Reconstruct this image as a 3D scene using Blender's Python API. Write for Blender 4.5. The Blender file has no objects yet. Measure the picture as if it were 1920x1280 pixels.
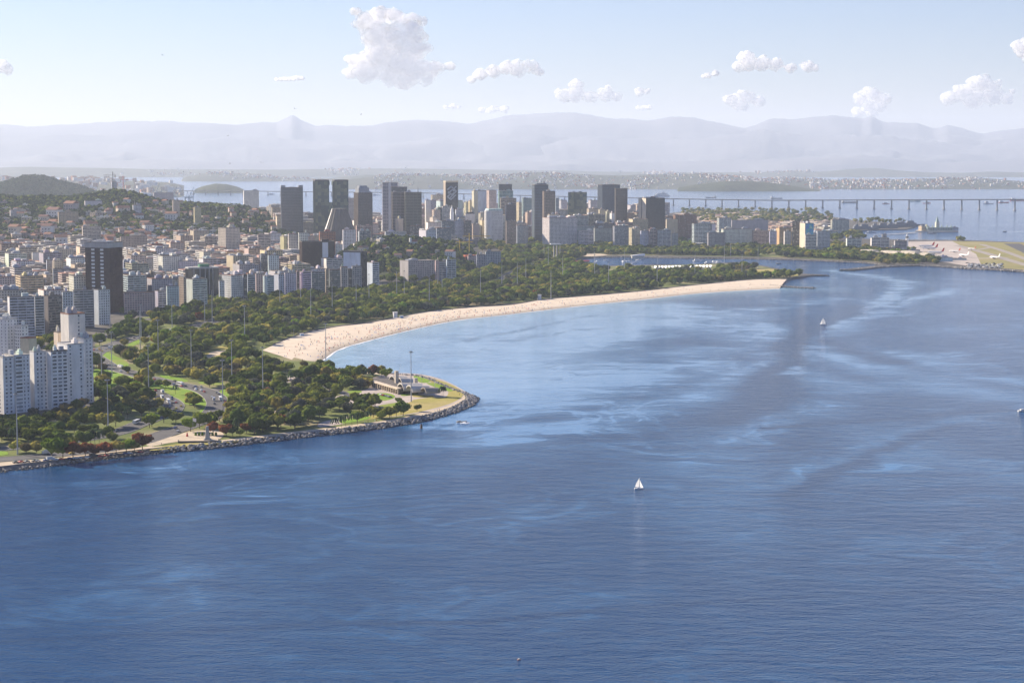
import bpy, bmesh, math, random
import numpy as np
from mathutils import Vector, Matrix
from mathutils.geometry import tessellate_polygon

# ------------------------------------------------------------------ camera, sky, sun, exposure
SC = bpy.context.scene
COL = SC.collection
CAMH, FOC, PITCH = 215.0, 3600.0, math.atan(344.0 / 3600.0)   # viewpoint on a 215 m summit
cam_d = bpy.data.cameras.new('camera'); cam = bpy.data.objects.new('camera', cam_d); COL.objects.link(cam)
cam.location = (0, 0, CAMH); cam.rotation_euler = (math.pi / 2 - PITCH, 0, 0)
cam_d.sensor_width = 36; cam_d.lens = FOC / 1920 * 36; cam_d.clip_start = 1; cam_d.clip_end = 400000
SC.camera = cam

SUN_AZ, SUN_EL = math.radians(-53), math.radians(25)          # azimuth from +Y, to the left and beyond
SUNDIR = Vector((math.sin(SUN_AZ) * math.cos(SUN_EL), math.cos(SUN_AZ) * math.cos(SUN_EL), math.sin(SUN_EL)))
world = bpy.data.worlds.new('World'); SC.world = world; world.use_nodes = True
wn = world.node_tree; wn.nodes.clear()
wo = wn.nodes.new('ShaderNodeOutputWorld'); wb = wn.nodes.new('ShaderNodeBackground'); ws = wn.nodes.new('ShaderNodeTexSky')
ws.sky_type = 'NISHITA'; ws.sun_disc = False; ws.sun_elevation = SUN_EL; ws.sun_rotation = SUN_AZ
ws.altitude = 200; ws.air_density = 1.15; ws.dust_density = 0.08; ws.ozone_density = 2.0
wb.inputs['Strength'].default_value = 0.051
wt = wn.nodes.new('ShaderNodeMix'); wt.data_type = 'RGBA'; wt.blend_type = 'MULTIPLY'; wt.inputs[0].default_value = 1; wt.inputs[7].default_value = (.75, .81, 1.19, 1)   # white balance of the sky light
wn.links.new(ws.outputs[0], wt.inputs[6]); wn.links.new(wt.outputs[2], wb.inputs[0]); wn.links.new(wb.outputs[0], wo.inputs[0])
sun_d = bpy.data.lights.new('sun', 'SUN'); sun = bpy.data.objects.new('sun', sun_d); COL.objects.link(sun)
sun_d.energy = 5.0; sun_d.angle = math.radians(0.5); sun_d.color = (1.0, 0.86, 0.68)
sun.rotation_euler = SUNDIR.to_track_quat('Z', 'Y').to_euler()
SC.view_settings.view_transform = 'Standard'; SC.view_settings.look = 'None'
SC.view_settings.exposure = 1.15; SC.view_settings.gamma = 1; SC.view_settings.use_curve_mapping = False
SC.cycles.volume_bounces = 1; SC.cycles.max_bounces = 8; SC.cycles.diffuse_bounces = 4; SC.cycles.glossy_bounces = 2
SC.cycles.transparent_max_bounces = 32

# ------------------------------------------------------------------ helpers
RN = random.Random(7)
_cp, _sp = math.cos(PITCH), math.sin(PITCH)
def drop(r):                     # the earth's curve, for what lies beyond the city
    return max(0.0, r - 7000.0) ** 2 / 1.12e7
def ray(px, py):
    u = (px - 960) / FOC; v = (640 - py) / FOC
    return Vector((u, _cp + v * _sp, -_sp + v * _cp))
def G(px, py, z=0.0):            # where the ground of height z is seen in that direction
    d = ray(px, py); dz = min(d.z, -0.004)
    t = (z - CAMH) / dz
    if t > 7000:
        t = 6500.0
        while t < 70000:
            p = d * t
            if CAMH + p.z <= z - drop(math.hypot(p.x, p.y)): break
            t += 20
    p = d * t
    return Vector((p.x, p.y, CAMH + p.z))
def AT(px, D, z=0.0):            # at distance D (along y) in the direction of a column
    return Vector(((px - 960) / FOC * (D * _cp + (CAMH - z) * _sp), D, z))
def ZT(py, D):                   # height seen on row py at distance D
    d = ray(960, py); return CAMH + d.z / d.y * D
def proj(p):
    x, y, z = p[0], p[1], p[2] - CAMH
    dep = y * _cp - z * _sp; up = y * _sp + z * _cp
    return 960 + FOC * x / dep, 640 - FOC * up / dep

def vnoise(x, y, s=0):           # numpy value noise, -1..1
    xi = np.floor(x).astype(np.int64); yi = np.floor(y).astype(np.int64)
    fx = x - xi; fy = y - yi; fx = fx * fx * (3 - 2 * fx); fy = fy * fy * (3 - 2 * fy)
    def h(a, b):
        n = (a * 374761393 + b * 668265263 + s * 1274126177) & 0x7fffffff
        n = ((n ^ (n >> 13)) * 1274126177) & 0x7fffffff
        return ((n ^ (n >> 16)) & 0xffff) / 32767.5 - 1
    return (h(xi, yi) * (1 - fx) + h(xi + 1, yi) * fx) * (1 - fy) + (h(xi, yi + 1) * (1 - fx) + h(xi + 1, yi + 1) * fx) * fy
def fbm(x, y, o=4, s=0):
    x = np.asarray(x, float); y = np.asarray(y, float)
    r = 0; a = 1.0; t = 0
    for i in range(o):
        r = r + a * vnoise(x * 2 ** i, y * 2 ** i, s + i); t += a; a *= .5
    return r / t

_names = {}
def link(o, parent=None):
    COL.objects.link(o)
    if parent is not None: o.parent = parent
    return o
def tag(o, label=None, cat=None, group=None, kind=None):
    if label: o['label'] = label
    if cat: o['category'] = cat
    if group: o['group'] = group
    if kind: o['kind'] = kind
    return o
def empty(name, loc=(0, 0, 0), rz=0.0):
    o = bpy.data.objects.new(name, None); o.location = loc; o.rotation_euler = (0, 0, rz); o.empty_display_size = 1
    return link(o)
def mesh(name, V, F, mat=None, smooth=False):
    me = bpy.data.meshes.new(name)
    V = np.asarray(V, np.float32).reshape(-1, 3)
    if isinstance(F, np.ndarray):
        n, k = F.shape
        me.vertices.add(len(V)); me.vertices.foreach_set('co', V.ravel())
        me.loops.add(n * k); me.loops.foreach_set('vertex_index', F.astype(np.int32).ravel())
        me.polygons.add(n); me.polygons.foreach_set('loop_start', np.arange(0, n * k, k, dtype=np.int32))
        me.polygons.foreach_set('loop_total', np.full(n, k, np.int32))
        me.update(calc_edges=True)
    else:
        me.from_pydata(V.tolist(), [], F); me.update()
    if smooth: me.polygons.foreach_set('use_smooth', [True] * len(me.polygons))
    if mat is not None:
        for m in (mat if isinstance(mat, (list, tuple)) else [mat]): me.materials.append(m)
    return me
def mobj(name, V, F, mat=None, parent=None, smooth=False, color=None):
    me = V if F is None else mesh(name, V, F, mat, smooth)
    o = bpy.data.objects.new(name, me); link(o, parent)
    if color: o.color = (*color, 1)
    return o
_BF = np.array([[0, 3, 2, 1], [4, 5, 6, 7], [0, 1, 5, 4], [1, 2, 6, 5], [2, 3, 7, 6], [3, 0, 4, 7]])
class MB:                        # collects boxes, prisms and tubes into one mesh
    def __init__(s): s.V = []; s.F = []; s.n = 0
    def box(s, x0, x1, y0, y1, z0, z1):
        s.V.append(np.array([[x0, y0, z0], [x1, y0, z0], [x1, y1, z0], [x0, y1, z0], [x0, y0, z1], [x1, y0, z1], [x1, y1, z1], [x0, y1, z1]], float))
        s.F.extend((_BF + s.n).tolist()); s.n += 8; return s
    def obox(s, c, sz, rz=0.0):
        V = np.array([[-1, -1, 0], [1, -1, 0], [1, 1, 0], [-1, 1, 0], [-1, -1, 1], [1, -1, 1], [1, 1, 1], [-1, 1, 1]], float) * [sz[0] / 2, sz[1] / 2, sz[2]]
        ca, sa = math.cos(rz), math.sin(rz)
        V = np.stack([V[:, 0] * ca - V[:, 1] * sa + c[0], V[:, 0] * sa + V[:, 1] * ca + c[1], V[:, 2] + c[2]], 1)
        s.V.append(V); s.F.extend((_BF + s.n).tolist()); s.n += 8; return s
    def tube(s, a, b, ra, rb=None, n=6, cap=True):
        rb = ra if rb is None else rb
        a = Vector(a); b = Vector(b); d = (b - a).normalized()
        u = d.orthogonal().normalized(); w = d.cross(u)
        V = [a + (u * math.cos(t) + w * math.sin(t)) * ra for t in (2 * math.pi * k / n for k in range(n))]
        V += [b + (u * math.cos(t) + w * math.sin(t)) * rb for t in (2 * math.pi * k / n for k in range(n))]
        s.V.append(np.array([list(v) for v in V]))
        for k in range(n): s.F.append([s.n + k, s.n + (k + 1) % n, s.n + n + (k + 1) % n, s.n + n + k])
        if cap: s.F.append([s.n + n + k for k in range(n)]); s.F.append([s.n + k for k in range(n)][::-1])
        s.n += 2 * n; return s
    def prism(s, pts, z0, z1):   # footprint polygon, counter-clockwise
        n = len(pts)
        s.V.append(np.array([[p[0], p[1], z0] for p in pts] + [[p[0], p[1], z1] for p in pts], float))
        for k in range(n): s.F.append([s.n + k, s.n + (k + 1) % n, s.n + n + (k + 1) % n, s.n + n + k])
        s.F.append([s.n + n + k for k in range(n)]); s.F.append([s.n + k for k in range(n)][::-1])
        s.n += 2 * n; return s
    def poly(s, V, F):
        s.V.append(np.array(V, float)); s.F.extend([[i + s.n for i in f] for f in F]); s.n += len(V); return s
    def build(s, name, mat, parent=None, color=None, smooth=False):
        if not s.V: return None
        return mobj(name, np.concatenate(s.V), s.F, mat, parent, smooth, color)
    def data(s, name, mat, smooth=False): return mesh(name, np.concatenate(s.V), s.F, mat, smooth)

# ------------------------------------------------------------------ materials
class NT:
    def __init__(s, name):
        s.m = bpy.data.materials.new(name); s.m.use_nodes = True; s.t = s.m.node_tree; s.t.nodes.clear()
        s.out = s.t.nodes.new('ShaderNodeOutputMaterial')
    def n(s, ty, **kw):
        nd = s.t.nodes.new('ShaderNode' + ty)
        for k, v in kw.items():
            if isinstance(v, bpy.types.NodeSocket): s.t.links.new(v, nd.inputs[k.replace('_', ' ')])
            elif k.replace('_', ' ') in nd.inputs and not hasattr(nd, k): nd.inputs[k.replace('_', ' ')].default_value = v
            else: setattr(nd, k, v)
        return nd
    def lk(s, a, b): s.t.links.new(a, b)
    def coord(s, kind='Object', scale=(1, 1, 1)):
        c = s.n('TexCoord') if kind != 'Position' else s.n('NewGeometry')
        m = s.n('Mapping'); m.inputs['Scale'].default_value = scale
        s.lk(c.outputs[kind], m.inputs['Vector']); return m.outputs[0]
    def noise(s, vec, scale, detail=4, rough=.55):
        n = s.n('TexNoise'); n.inputs['Scale'].default_value = scale; n.inputs['Detail'].default_value = detail; n.inputs['Roughness'].default_value = rough
        s.lk(vec, n.inputs['Vector']); return n.outputs['Fac']
    def ramp(s, fac, stops):
        r = s.n('ValToRGB'); e = r.color_ramp.elements
        while len(e) < len(stops): e.new(0.5)
        for i, (p, c) in enumerate(stops):
            e[i].position = p; e[i].color = (*c, 1) if len(c) == 3 else c
        s.lk(fac, r.inputs[0]); return r.outputs[0]
    def mix(s, fac, a, b, mode='MIX'):
        m = s.n('Mix', data_type='RGBA', blend_type=mode)
        for sock, v in ((m.inputs[0], fac), (m.inputs[6], a), (m.inputs[7], b)):
            if isinstance(v, bpy.types.NodeSocket): s.lk(v, sock)
            else: sock.default_value = v if isinstance(v, (int, float)) else (*v, 1)
        return m.outputs[2]
    def math(s, op, a, b=0.0, c=0.0, clamp=False):
        m = s.n('Math', operation=op, use_clamp=clamp)
        for i, v in enumerate((a, b, c)):
            if isinstance(v, bpy.types.NodeSocket): s.lk(v, m.inputs[i])
            else: m.inputs[i].default_value = v
        return m.outputs[0]
    def maprange(s, v, a, b, c, d):
        m = s.n('MapRange'); s.lk(v, m.inputs[0])
        for i, q in enumerate((a, b, c, d)): m.inputs[i + 1].default_value = q
        return m.outputs[0]
    def bsdf(s, col, rough=.8, normal=None, spec=.3, metal=0.0):
        b = s.n('BsdfPrincipled')
        for k, v in (('Base Color', col), ('Roughness', rough), ('Metallic', metal), ('Specular IOR Level', spec)):
            if isinstance(v, bpy.types.NodeSocket): s.lk(v, b.inputs[k])
            else: b.inputs[k].default_value = (*v, 1) if isinstance(v, tuple) else v
        if normal is not None: s.lk(normal, b.inputs['Normal'])
        s.lk(b.outputs[0], s.out.inputs[0]); return b
    def bump(s, h, strength=.5, dist=1.0):
        b = s.n('Bump'); b.inputs['Strength'].default_value = strength if not isinstance(strength, bpy.types.NodeSocket) else 1
        if isinstance(strength, bpy.types.NodeSocket): s.lk(strength, b.inputs['Strength'])
        b.inputs['Distance'].default_value = dist
        s.lk(h, b.inputs['Height']); return b.outputs[0]

def flat_mat(name, col, rough=.7, var=.15, scale=.5, spec=.3, metal=0.0):
    t = NT(name); f = t.noise(t.coord('Object'), scale, 5, .6)
    c = t.ramp(f, [(.3, tuple(v * (1 - var) for v in col)), (.7, tuple(min(1, v * (1 + var)) for v in col))])
    t.bsdf(c, rough, spec=spec, metal=metal); return t.m
def objcol_mat(name, rough=.8, stain=.22, scale=.25, spec=.25):
    t = NT(name); oi = t.n('ObjectInfo'); v = t.coord('Object', (1, 1, .22))
    f = t.noise(v, scale, 5, .65); g = t.noise(t.coord('Object'), scale * .3, 3)
    k = t.maprange(f, .3, .7, 1 - stain, 1.05); k2 = t.maprange(g, .3, .7, .88, 1.06)
    kk = t.math('MULTIPLY', k, k2)
    c = t.mix(1.0, oi.outputs['Color'], (1, 1, 1), 'MULTIPLY'); vm = t.n('VectorMath', operation='SCALE')
    t.lk(c, vm.inputs[0]); t.lk(kk, vm.inputs['Scale'])
    t.bsdf(vm.outputs[0], rough, spec=spec); return t.m
M = {}
M['wall'] = objcol_mat('wall_paint')
M['roofm'] = objcol_mat('roof_surface', .9, .35, .4)
def glass_mat(name, dark, light, cell=(.3, .3, .3), share=.72, rough=.18):
    t = NT(name); vo = t.n('TexVoronoi'); vo.inputs['Scale'].default_value = 1; vo.inputs['Randomness'].default_value = .35
    t.lk(t.coord('Object', cell), vo.inputs['Vector'])
    sp = t.n('SeparateColor'); t.lk(vo.outputs['Color'], sp.inputs[0])
    c = t.ramp(sp.outputs[0], [(0, dark), (share, tuple(v * 1.6 for v in dark)), (share + .06, tuple((a + b) / 2 for a, b in zip(dark, light))), (1, light)])
    t.bsdf(c, rough, spec=.6); return t.m
M['glass'] = glass_mat('window_glass', (.03, .035, .045), (.32, .31, .29))
M['glass_dark'] = glass_mat('dark_tower_glass', (.012, .017, .028), (.05, .055, .07), share=.85, rough=.12)
M['glass_brown'] = glass_mat('brown_tower_glass', (.03, .022, .02), (.09, .065, .05), share=.8)
M['glass_green'] = glass_mat('green_tower_glass', (.02, .05, .055), (.16, .2, .12), cell=(.12, .12, .12), share=.5, rough=.1)
M['concrete'] = flat_mat('concrete', (.38, .36, .33)); M['asphalt'] = flat_mat('asphalt', (.085, .083, .085), .9, .2, .06)
M['white'] = flat_mat('white_paint', (.78, .77, .74), .5, .06); M['dark'] = flat_mat('dark_metal', (.04, .042, .05), .5)
M['steel'] = flat_mat('galvanised_steel', (.42, .42, .43), .45, .1, 2, .5); M['orange'] = flat_mat('orange_paint', (.6, .16, .08), .6)
M['yellow'] = flat_mat('yellow_paint', (.75, .5, .08), .5); M['red'] = flat_mat('red_paint', (.55, .05, .04), .5)
M['navy'] = flat_mat('navy_grey_paint', (.2, .23, .26), .6); M['bark'] = flat_mat('bark', (.11, .085, .065), .9, .3, 2)
M['water_jet'] = flat_mat('foam', (.8, .82, .84), .7, .1)
M['car'] = objcol_mat('car_paint', .3, .05, 1, .5); M['skin'] = objcol_mat('clothes', .8, .1, 3)

# ------------------------------------------------------------------ haze (one closed box of even air)
def build_haze():
    V = [(-32000, -2500, -330), (32000, -2500, -330), (32000, 57000, -330), (-32000, 57000, -330)]
    V += [(x, y, 1400) for x, y, _ in V]
    t = NT('haze_air'); v = t.n('VolumePrincipled')
    v.inputs['Color'].default_value = (.74, .84, 1.0, 1); v.inputs['Density'].default_value = HAZE; v.inputs['Anisotropy'].default_value = .15
    t.lk(v.outputs[0], t.out.inputs['Volume'])
    o = mobj('haze', V, _BF.tolist(), t.m); tag(o, kind='stuff')
HAZE = 2.9e-5

# ------------------------------------------------------------------ outlines traced on the ground
BEACH_WATER = [(580, 688), (600, 678), (635, 655), (685, 640), (735, 627), (785, 615), (860, 600), (940, 591), (1085, 574), (1210, 561), (1310, 550), (1400, 544), (1462, 541)]
POINT = [(0, 886), (100, 874), (200, 861), (280, 852), (400, 840), (480, 831), (560, 821), (650, 811), (740, 799), (800, 788), (850, 774), (880, 761), (892, 752),
         (888, 744), (870, 737), (845, 727), (820, 716), (797, 709), (770, 706), (735, 703), (690, 698), (640, 694), (600, 690)]
MARINA = [(1500, 541), (1528, 541), (1500, 538), (1440, 533), (1445, 529), (1477, 525), (1500, 521), (1522, 518), (1552, 517.5), (1520, 516), (1490, 514), (1465, 507), (1440, 502),
          (1395, 493), (1350, 495), (1290, 498), (1225, 498), (1160, 500), (1115, 500), (1085, 493), (1080, 487), (1115, 483), (1185, 482), (1285, 484.5), (1360, 484.5), (1440, 486),
          (1547, 490), (1600, 492), (1652, 496), (1640, 500), (1576, 507.5), (1600, 508), (1665, 501), (1727, 499), (1760, 500), (1815, 504), (1865, 506.5), (1920, 510), (2300, 530)]
NORTH = [(2300, 458), (1900, 455.5), (1815, 452), (1715, 451), (1650, 450), (1560, 447), (1518, 442), (1525, 434.5), (1600, 433), (1700, 431), (1716, 426), (1700, 421), (1600, 414), (1540, 404),
         (1440, 398), (1320, 393), (1255, 401), (1200, 409), (1100, 413), (900, 415), (700, 414), (550, 413), (450, 408), (420, 396), (330, 384), (260, 376), (0, 372), (-700, 372)]
BEACH_TOP = [(492, 657), (512, 648), (535, 638), (560, 629), (580, 623), (610, 617), (640, 612), (685, 607), (740, 597), (805, 585), (885, 577), (960, 572), (1022, 562), (1110, 555), (1210, 546), (1260, 540), (1335, 532), (1397, 526), (1440, 524), (1475, 524)]
def inset(P, r):
    n = len(P); Q = []
    for i in range(n):
        e = (P[min(i + 1, n - 1)] - P[max(i - 1, 0)]); nn = Vector((-e.y, e.x, 0)).normalized(); Q.append(P[i] + nn * r)
    return Q
def smooth_pts(P, k=5, closed=False):
    Q = []; n = len(P)
    for i in range(n if closed else n - 1):
        g = (lambda j: P[j % n]) if closed else (lambda j: P[max(0, min(n - 1, j))])
        p0, p1, p2, p3 = g(i - 1), g(i), g(i + 1), g(i + 2)
        for q in range(k):
            t = q / k; Q.append(0.5 * ((2 * p1) + (p2 - p0) * t + (2 * p0 - 5 * p1 + 4 * p2 - p3) * t * t + (3 * p1 - p0 - 3 * p2 + p3) * t ** 3))
    if not closed: Q.append(P[-1])
    return Q
def flat_sheet(name, pts, z, mat, world=False, skirt=0.0, slope=0.0):
    P = [Vector((p[0], p[1], z)) if world else G(p[0], p[1], z) for p in pts]
    for p in P: p.z = z - drop(math.hypot(p.x, p.y))
    F = [list(f) for f in tessellate_polygon([P])]
    V = [tuple(p) for p in P]; n = len(V)
    a = sum(P[i].x * P[(i + 1) % n].y - P[(i + 1) % n].x * P[i].y for i in range(n))
    F2 = []
    for f in F:
        p, q, r = (P[i] for i in f)
        F2.append(f if (q - p).cross(r - p).z > 0 else f[::-1])
    if skirt:
        sgn = 1 if a > 0 else -1
        for i in range(n):
            e = (P[(i + 1) % n] - P[i - 1]); nrm = Vector((e.y, -e.x, 0)).normalized() * sgn * slope
            V.append((P[i].x + nrm.x, P[i].y + nrm.y, P[i].z - skirt))
        for i in range(n):
            j = (i + 1) % n; F2.append([i, n + i, n + j, j] if a > 0 else [i, j, n + j, n + i])
    o = mobj(name, V, F2, mat); tag(o, kind='structure'); return o
def ribbon(name, pts, width, z, mat, world=False, close=False):
    P = [Vector((p[0], p[1], z)) if world else G(p[0], p[1], z) for p in pts]
    Q = []
    for i in range(len(P) - 1):                     # smooth with Catmull-Rom
        p0, p1, p2, p3 = P[max(i - 1, 0)], P[i], P[i + 1], P[min(i + 2, len(P) - 1)]
        for k in range(6):
            t = k / 6
            Q.append(0.5 * ((2 * p1) + (p2 - p0) * t + (2 * p0 - 5 * p1 + 4 * p2 - p3) * t * t + (3 * p1 - p0 - 3 * p2 + p3) * t ** 3))
    Q.append(P[-1]); V = []; F = []
    for i, q in enumerate(Q):
        e = Q[min(i + 1, len(Q) - 1)] - Q[max(i - 1, 0)]; nn = Vector((-e.y, e.x, 0)).normalized() * width / 2
        V += [(q.x + nn.x, q.y + nn.y, z), (q.x - nn.x, q.y - nn.y, z)]
        if i: F.append([2 * i - 2, 2 * i - 1, 2 * i + 1, 2 * i])
    o = mobj(name, V, F, mat); tag(o, kind='structure'); o['_path'] = 0; del o['_path']
    return o, Q
def in_poly(x, y, P):
    c = False; j = len(P) - 1
    for i in range(len(P)):
        xi, yi = P[i][0], P[i][1]; xj, yj = P[j][0], P[j][1]
        if (yi > y) != (yj > y) and x < (xj - xi) * (y - yi) / (yj - yi) + xi: c = not c
        j = i
    return c
def np_in_poly(X, Y, P):
    c = np.zeros(X.shape, bool); j = len(P) - 1
    for i in range(len(P)):
        xi, yi = P[i][0], P[i][1]; xj, yj = P[j][0], P[j][1]
        if yi != yj:
            c ^= ((yi > Y) != (yj > Y)) & (X < (xj - xi) * (Y - yi) / (yj - yi) + xi)
        j = i
    return c
def np_dist(X, Y, L):            # distance to a polyline
    d = np.full(X.shape, 1e9)
    for a, b in zip(L[:-1], L[1:]):
        ex, ey = b[0] - a[0], b[1] - a[1]; q = ex * ex + ey * ey + 1e-9
        t = np.clip(((X - a[0]) * ex + (Y - a[1]) * ey) / q, 0, 1)
        d = np.minimum(d, np.hypot(X - a[0] - t * ex, Y - a[1] - t * ey))
    return d

# ------------------------------------------------------------------ water
def build_water():
    # polar sheet centred under the viewpoint; dense where the photograph looks
    a_in = np.linspace(-.36, .36, 460); a_out = np.concatenate([np.linspace(-math.pi, -.37, 60), a_in, np.linspace(.37, math.pi, 60)])
    r1 = np.geomspace(520, 7500, 430); r = np.concatenate([[5], np.linspace(100, 515, 8), r1, np.geomspace(7700, 62000, 70)])
    A, R = np.meshgrid(a_out, r); X = R * np.sin(A); Y = R * np.cos(A)
    Z = -np.maximum(0, R - 7000) ** 2 / 1.12e7
    nr, na = A.shape; V = np.stack([X, Y, Z], -1).reshape(-1, 3)
    i = np.arange(nr - 1)[:, None] * na + np.arange(na - 1)[None, :]
    F = np.stack([i, i + 1, i + na + 1, i + na], -1).reshape(-1, 4)[:, ::-1]
    # shallows off the beach
    bw = [G(*p) for p in BEACH_WATER]; d = np_dist(X, Y, bw)
    shallow = np.exp(-d / 45.0)
    # calm, slick-covered water: in the lee of the point, off the beach
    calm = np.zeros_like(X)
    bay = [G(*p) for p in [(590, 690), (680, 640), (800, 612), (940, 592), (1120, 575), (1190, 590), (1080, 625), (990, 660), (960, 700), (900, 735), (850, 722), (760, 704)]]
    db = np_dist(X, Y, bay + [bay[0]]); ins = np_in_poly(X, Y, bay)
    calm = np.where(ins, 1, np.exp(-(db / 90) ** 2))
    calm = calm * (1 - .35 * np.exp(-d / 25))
    st = [([(880, 790), (960, 770), (1080, 740), (1200, 700), (1270, 680), (1330, 690)], 34, .55), ([(890, 830), (1040, 800), (1200, 770), (1330, 735), (1420, 700), (1460, 660), (1440, 620), (1380, 590), (1250, 575)], 22, .5),
          ([(1500, 700), (1520, 650), (1560, 615), (1640, 580), (1700, 545), (1695, 530), (1640, 518), (1560, 507)], 13, .75), ([(1540, 640), (1640, 590), (1730, 560), (1800, 540)], 11, .5),
          ([(1530, 640), (1600, 680), (1700, 700), (1790, 730), (1880, 745)], 26, .5), ([(1500, 700), (1600, 730), (1700, 720), (1760, 735)], 24, .5),
          ([(1250, 570), (1350, 600), (1440, 640), (1480, 650)], 24, .45), ([(1100, 640), (1200, 610), (1330, 600), (1420, 640)], 30, .45),
          ([(1700, 660), (1800, 700), (1920, 720), (2000, 730)], 20, .4), ([(1470, 905), (1560, 870), (1680, 820), (1760, 790), (1900, 770)], 9, .35),
          ([(1350, 900), (1320, 950), (1380, 1000)], 30, .25), ([(1500, 760), (1420, 800), (1300, 850), (1230, 900)], 26, .25), ([(1640, 800), (1740, 860), (1840, 890), (1920, 900)], 22, .22),
          ([(1560, 507), (1600, 514), (1700, 520), (1850, 526)], 9, .35), ([(600, 860), (760, 840), (900, 812)], 26, .4), ([(560, 930), (800, 890), (1000, 850)], 30, .22),
          ([(1180, 680), (1300, 660), (1400, 655)], 30, .4), ([(1130, 720), (1300, 700), (1450, 690)], 30, .35), ([(1560, 560), (1500, 575), (1400, 582)], 16, .4),
          ([(320, 860), (440, 870), (560, 850)], 20, .3)]
    slick = np.zeros_like(X)
    wob = fbm(X / 120, Y / 120, 3, 5) * 28
    for L, w, s in st:
        P = [G(*p) for p in L]
        dd = np_dist(X + wob, Y + wob * .7, P); slick = np.maximum(slick, s * np.exp(-(dd / (w * 1.5)) ** 2))
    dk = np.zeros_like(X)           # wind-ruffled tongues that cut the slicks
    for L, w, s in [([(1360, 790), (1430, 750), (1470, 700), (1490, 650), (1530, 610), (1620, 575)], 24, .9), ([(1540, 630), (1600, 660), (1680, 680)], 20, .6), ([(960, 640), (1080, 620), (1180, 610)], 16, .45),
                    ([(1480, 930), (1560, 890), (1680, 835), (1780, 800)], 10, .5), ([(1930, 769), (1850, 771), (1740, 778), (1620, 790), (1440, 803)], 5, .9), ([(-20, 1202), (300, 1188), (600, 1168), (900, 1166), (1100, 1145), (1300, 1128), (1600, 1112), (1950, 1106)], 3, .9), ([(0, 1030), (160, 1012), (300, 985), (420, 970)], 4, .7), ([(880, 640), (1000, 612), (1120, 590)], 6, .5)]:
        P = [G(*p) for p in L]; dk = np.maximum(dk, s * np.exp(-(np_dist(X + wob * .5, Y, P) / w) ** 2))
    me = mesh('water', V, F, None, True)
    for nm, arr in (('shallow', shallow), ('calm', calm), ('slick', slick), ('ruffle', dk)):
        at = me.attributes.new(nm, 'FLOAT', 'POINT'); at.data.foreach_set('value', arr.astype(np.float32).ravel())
    t = NT('sea_water')
    def att(nm):
        a = t.n('Attribute'); a.attribute_name = nm; return a.outputs['Fac']
    pos = t.coord('Position')
    big = t.noise(pos, .0042, 5, .6); mid = t.noise(t.coord('Position', (1, .55, 1)), .02, 5, .65)
    streak_v = t.n('Mapping'); wn_ = t.n('TexNoise'); wn_.inputs['Scale'].default_value = .0035; wn_.inputs['Detail'].default_value = 3; t.lk(pos, wn_.inputs['Vector'])
    wsc = t.n('VectorMath', operation='SCALE'); wsc.inputs['Scale'].default_value = 260; t.lk(wn_.outputs['Color'], wsc.inputs[0]); wad = t.n('VectorMath', operation='ADD'); t.lk(pos, wad.inputs[0]); t.lk(wsc.outputs[0], wad.inputs[1])
    streak_v.inputs['Rotation'].default_value = (0, 0, math.radians(-58)); streak_v.inputs['Scale'].default_value = (.22, 1, 1); t.lk(wad.outputs[0], streak_v.inputs[0])
    streak = t.noise(streak_v.outputs[0], .03, 6, .7)
    streak2 = t.noise(streak_v.outputs[0], .11, 4, .6)
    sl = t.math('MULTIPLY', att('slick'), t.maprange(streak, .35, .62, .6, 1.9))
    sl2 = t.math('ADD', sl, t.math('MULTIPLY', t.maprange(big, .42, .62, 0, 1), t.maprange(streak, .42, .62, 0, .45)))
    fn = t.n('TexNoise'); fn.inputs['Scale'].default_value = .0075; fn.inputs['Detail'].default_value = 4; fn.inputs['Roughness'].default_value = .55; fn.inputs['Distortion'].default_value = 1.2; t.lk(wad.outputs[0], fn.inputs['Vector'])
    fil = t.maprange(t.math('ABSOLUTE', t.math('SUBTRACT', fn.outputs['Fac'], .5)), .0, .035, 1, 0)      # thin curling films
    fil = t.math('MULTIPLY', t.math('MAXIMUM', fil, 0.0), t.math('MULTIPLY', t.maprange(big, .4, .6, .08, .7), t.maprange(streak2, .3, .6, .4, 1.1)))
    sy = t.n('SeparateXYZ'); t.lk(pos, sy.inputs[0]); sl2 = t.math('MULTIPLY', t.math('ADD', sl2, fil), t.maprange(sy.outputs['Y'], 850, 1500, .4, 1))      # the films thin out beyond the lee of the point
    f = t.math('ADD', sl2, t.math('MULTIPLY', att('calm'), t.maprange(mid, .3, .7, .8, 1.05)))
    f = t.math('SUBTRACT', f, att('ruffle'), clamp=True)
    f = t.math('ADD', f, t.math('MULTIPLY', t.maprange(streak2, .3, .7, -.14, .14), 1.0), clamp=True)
    # less sky reflection on ruffled, more on slick water, put into the base colour
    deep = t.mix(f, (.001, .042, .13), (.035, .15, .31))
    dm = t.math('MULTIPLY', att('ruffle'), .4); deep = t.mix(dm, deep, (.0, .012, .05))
    pale = t.mix(t.math('MULTIPLY', att('calm'), t.maprange(streak, .3, .65, .25, .85)), deep, (.20, .33, .46))     # cove paled in its base colour to stand for bright sky reflection
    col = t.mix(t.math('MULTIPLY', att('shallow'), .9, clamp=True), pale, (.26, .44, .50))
    rough = t.maprange(f, 0, 1, WR0, WR1)
    w1v = t.n('Mapping'); w1v.inputs['Rotation'].default_value = (0, 0, math.radians(12)); w1v.inputs['Scale'].default_value = (.5, 1, 1); t.lk(pos, w1v.inputs[0])
    w1 = t.noise(w1v.outputs[0], .10, 6, .62); w2 = t.noise(pos, .5, 3, .6)
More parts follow.
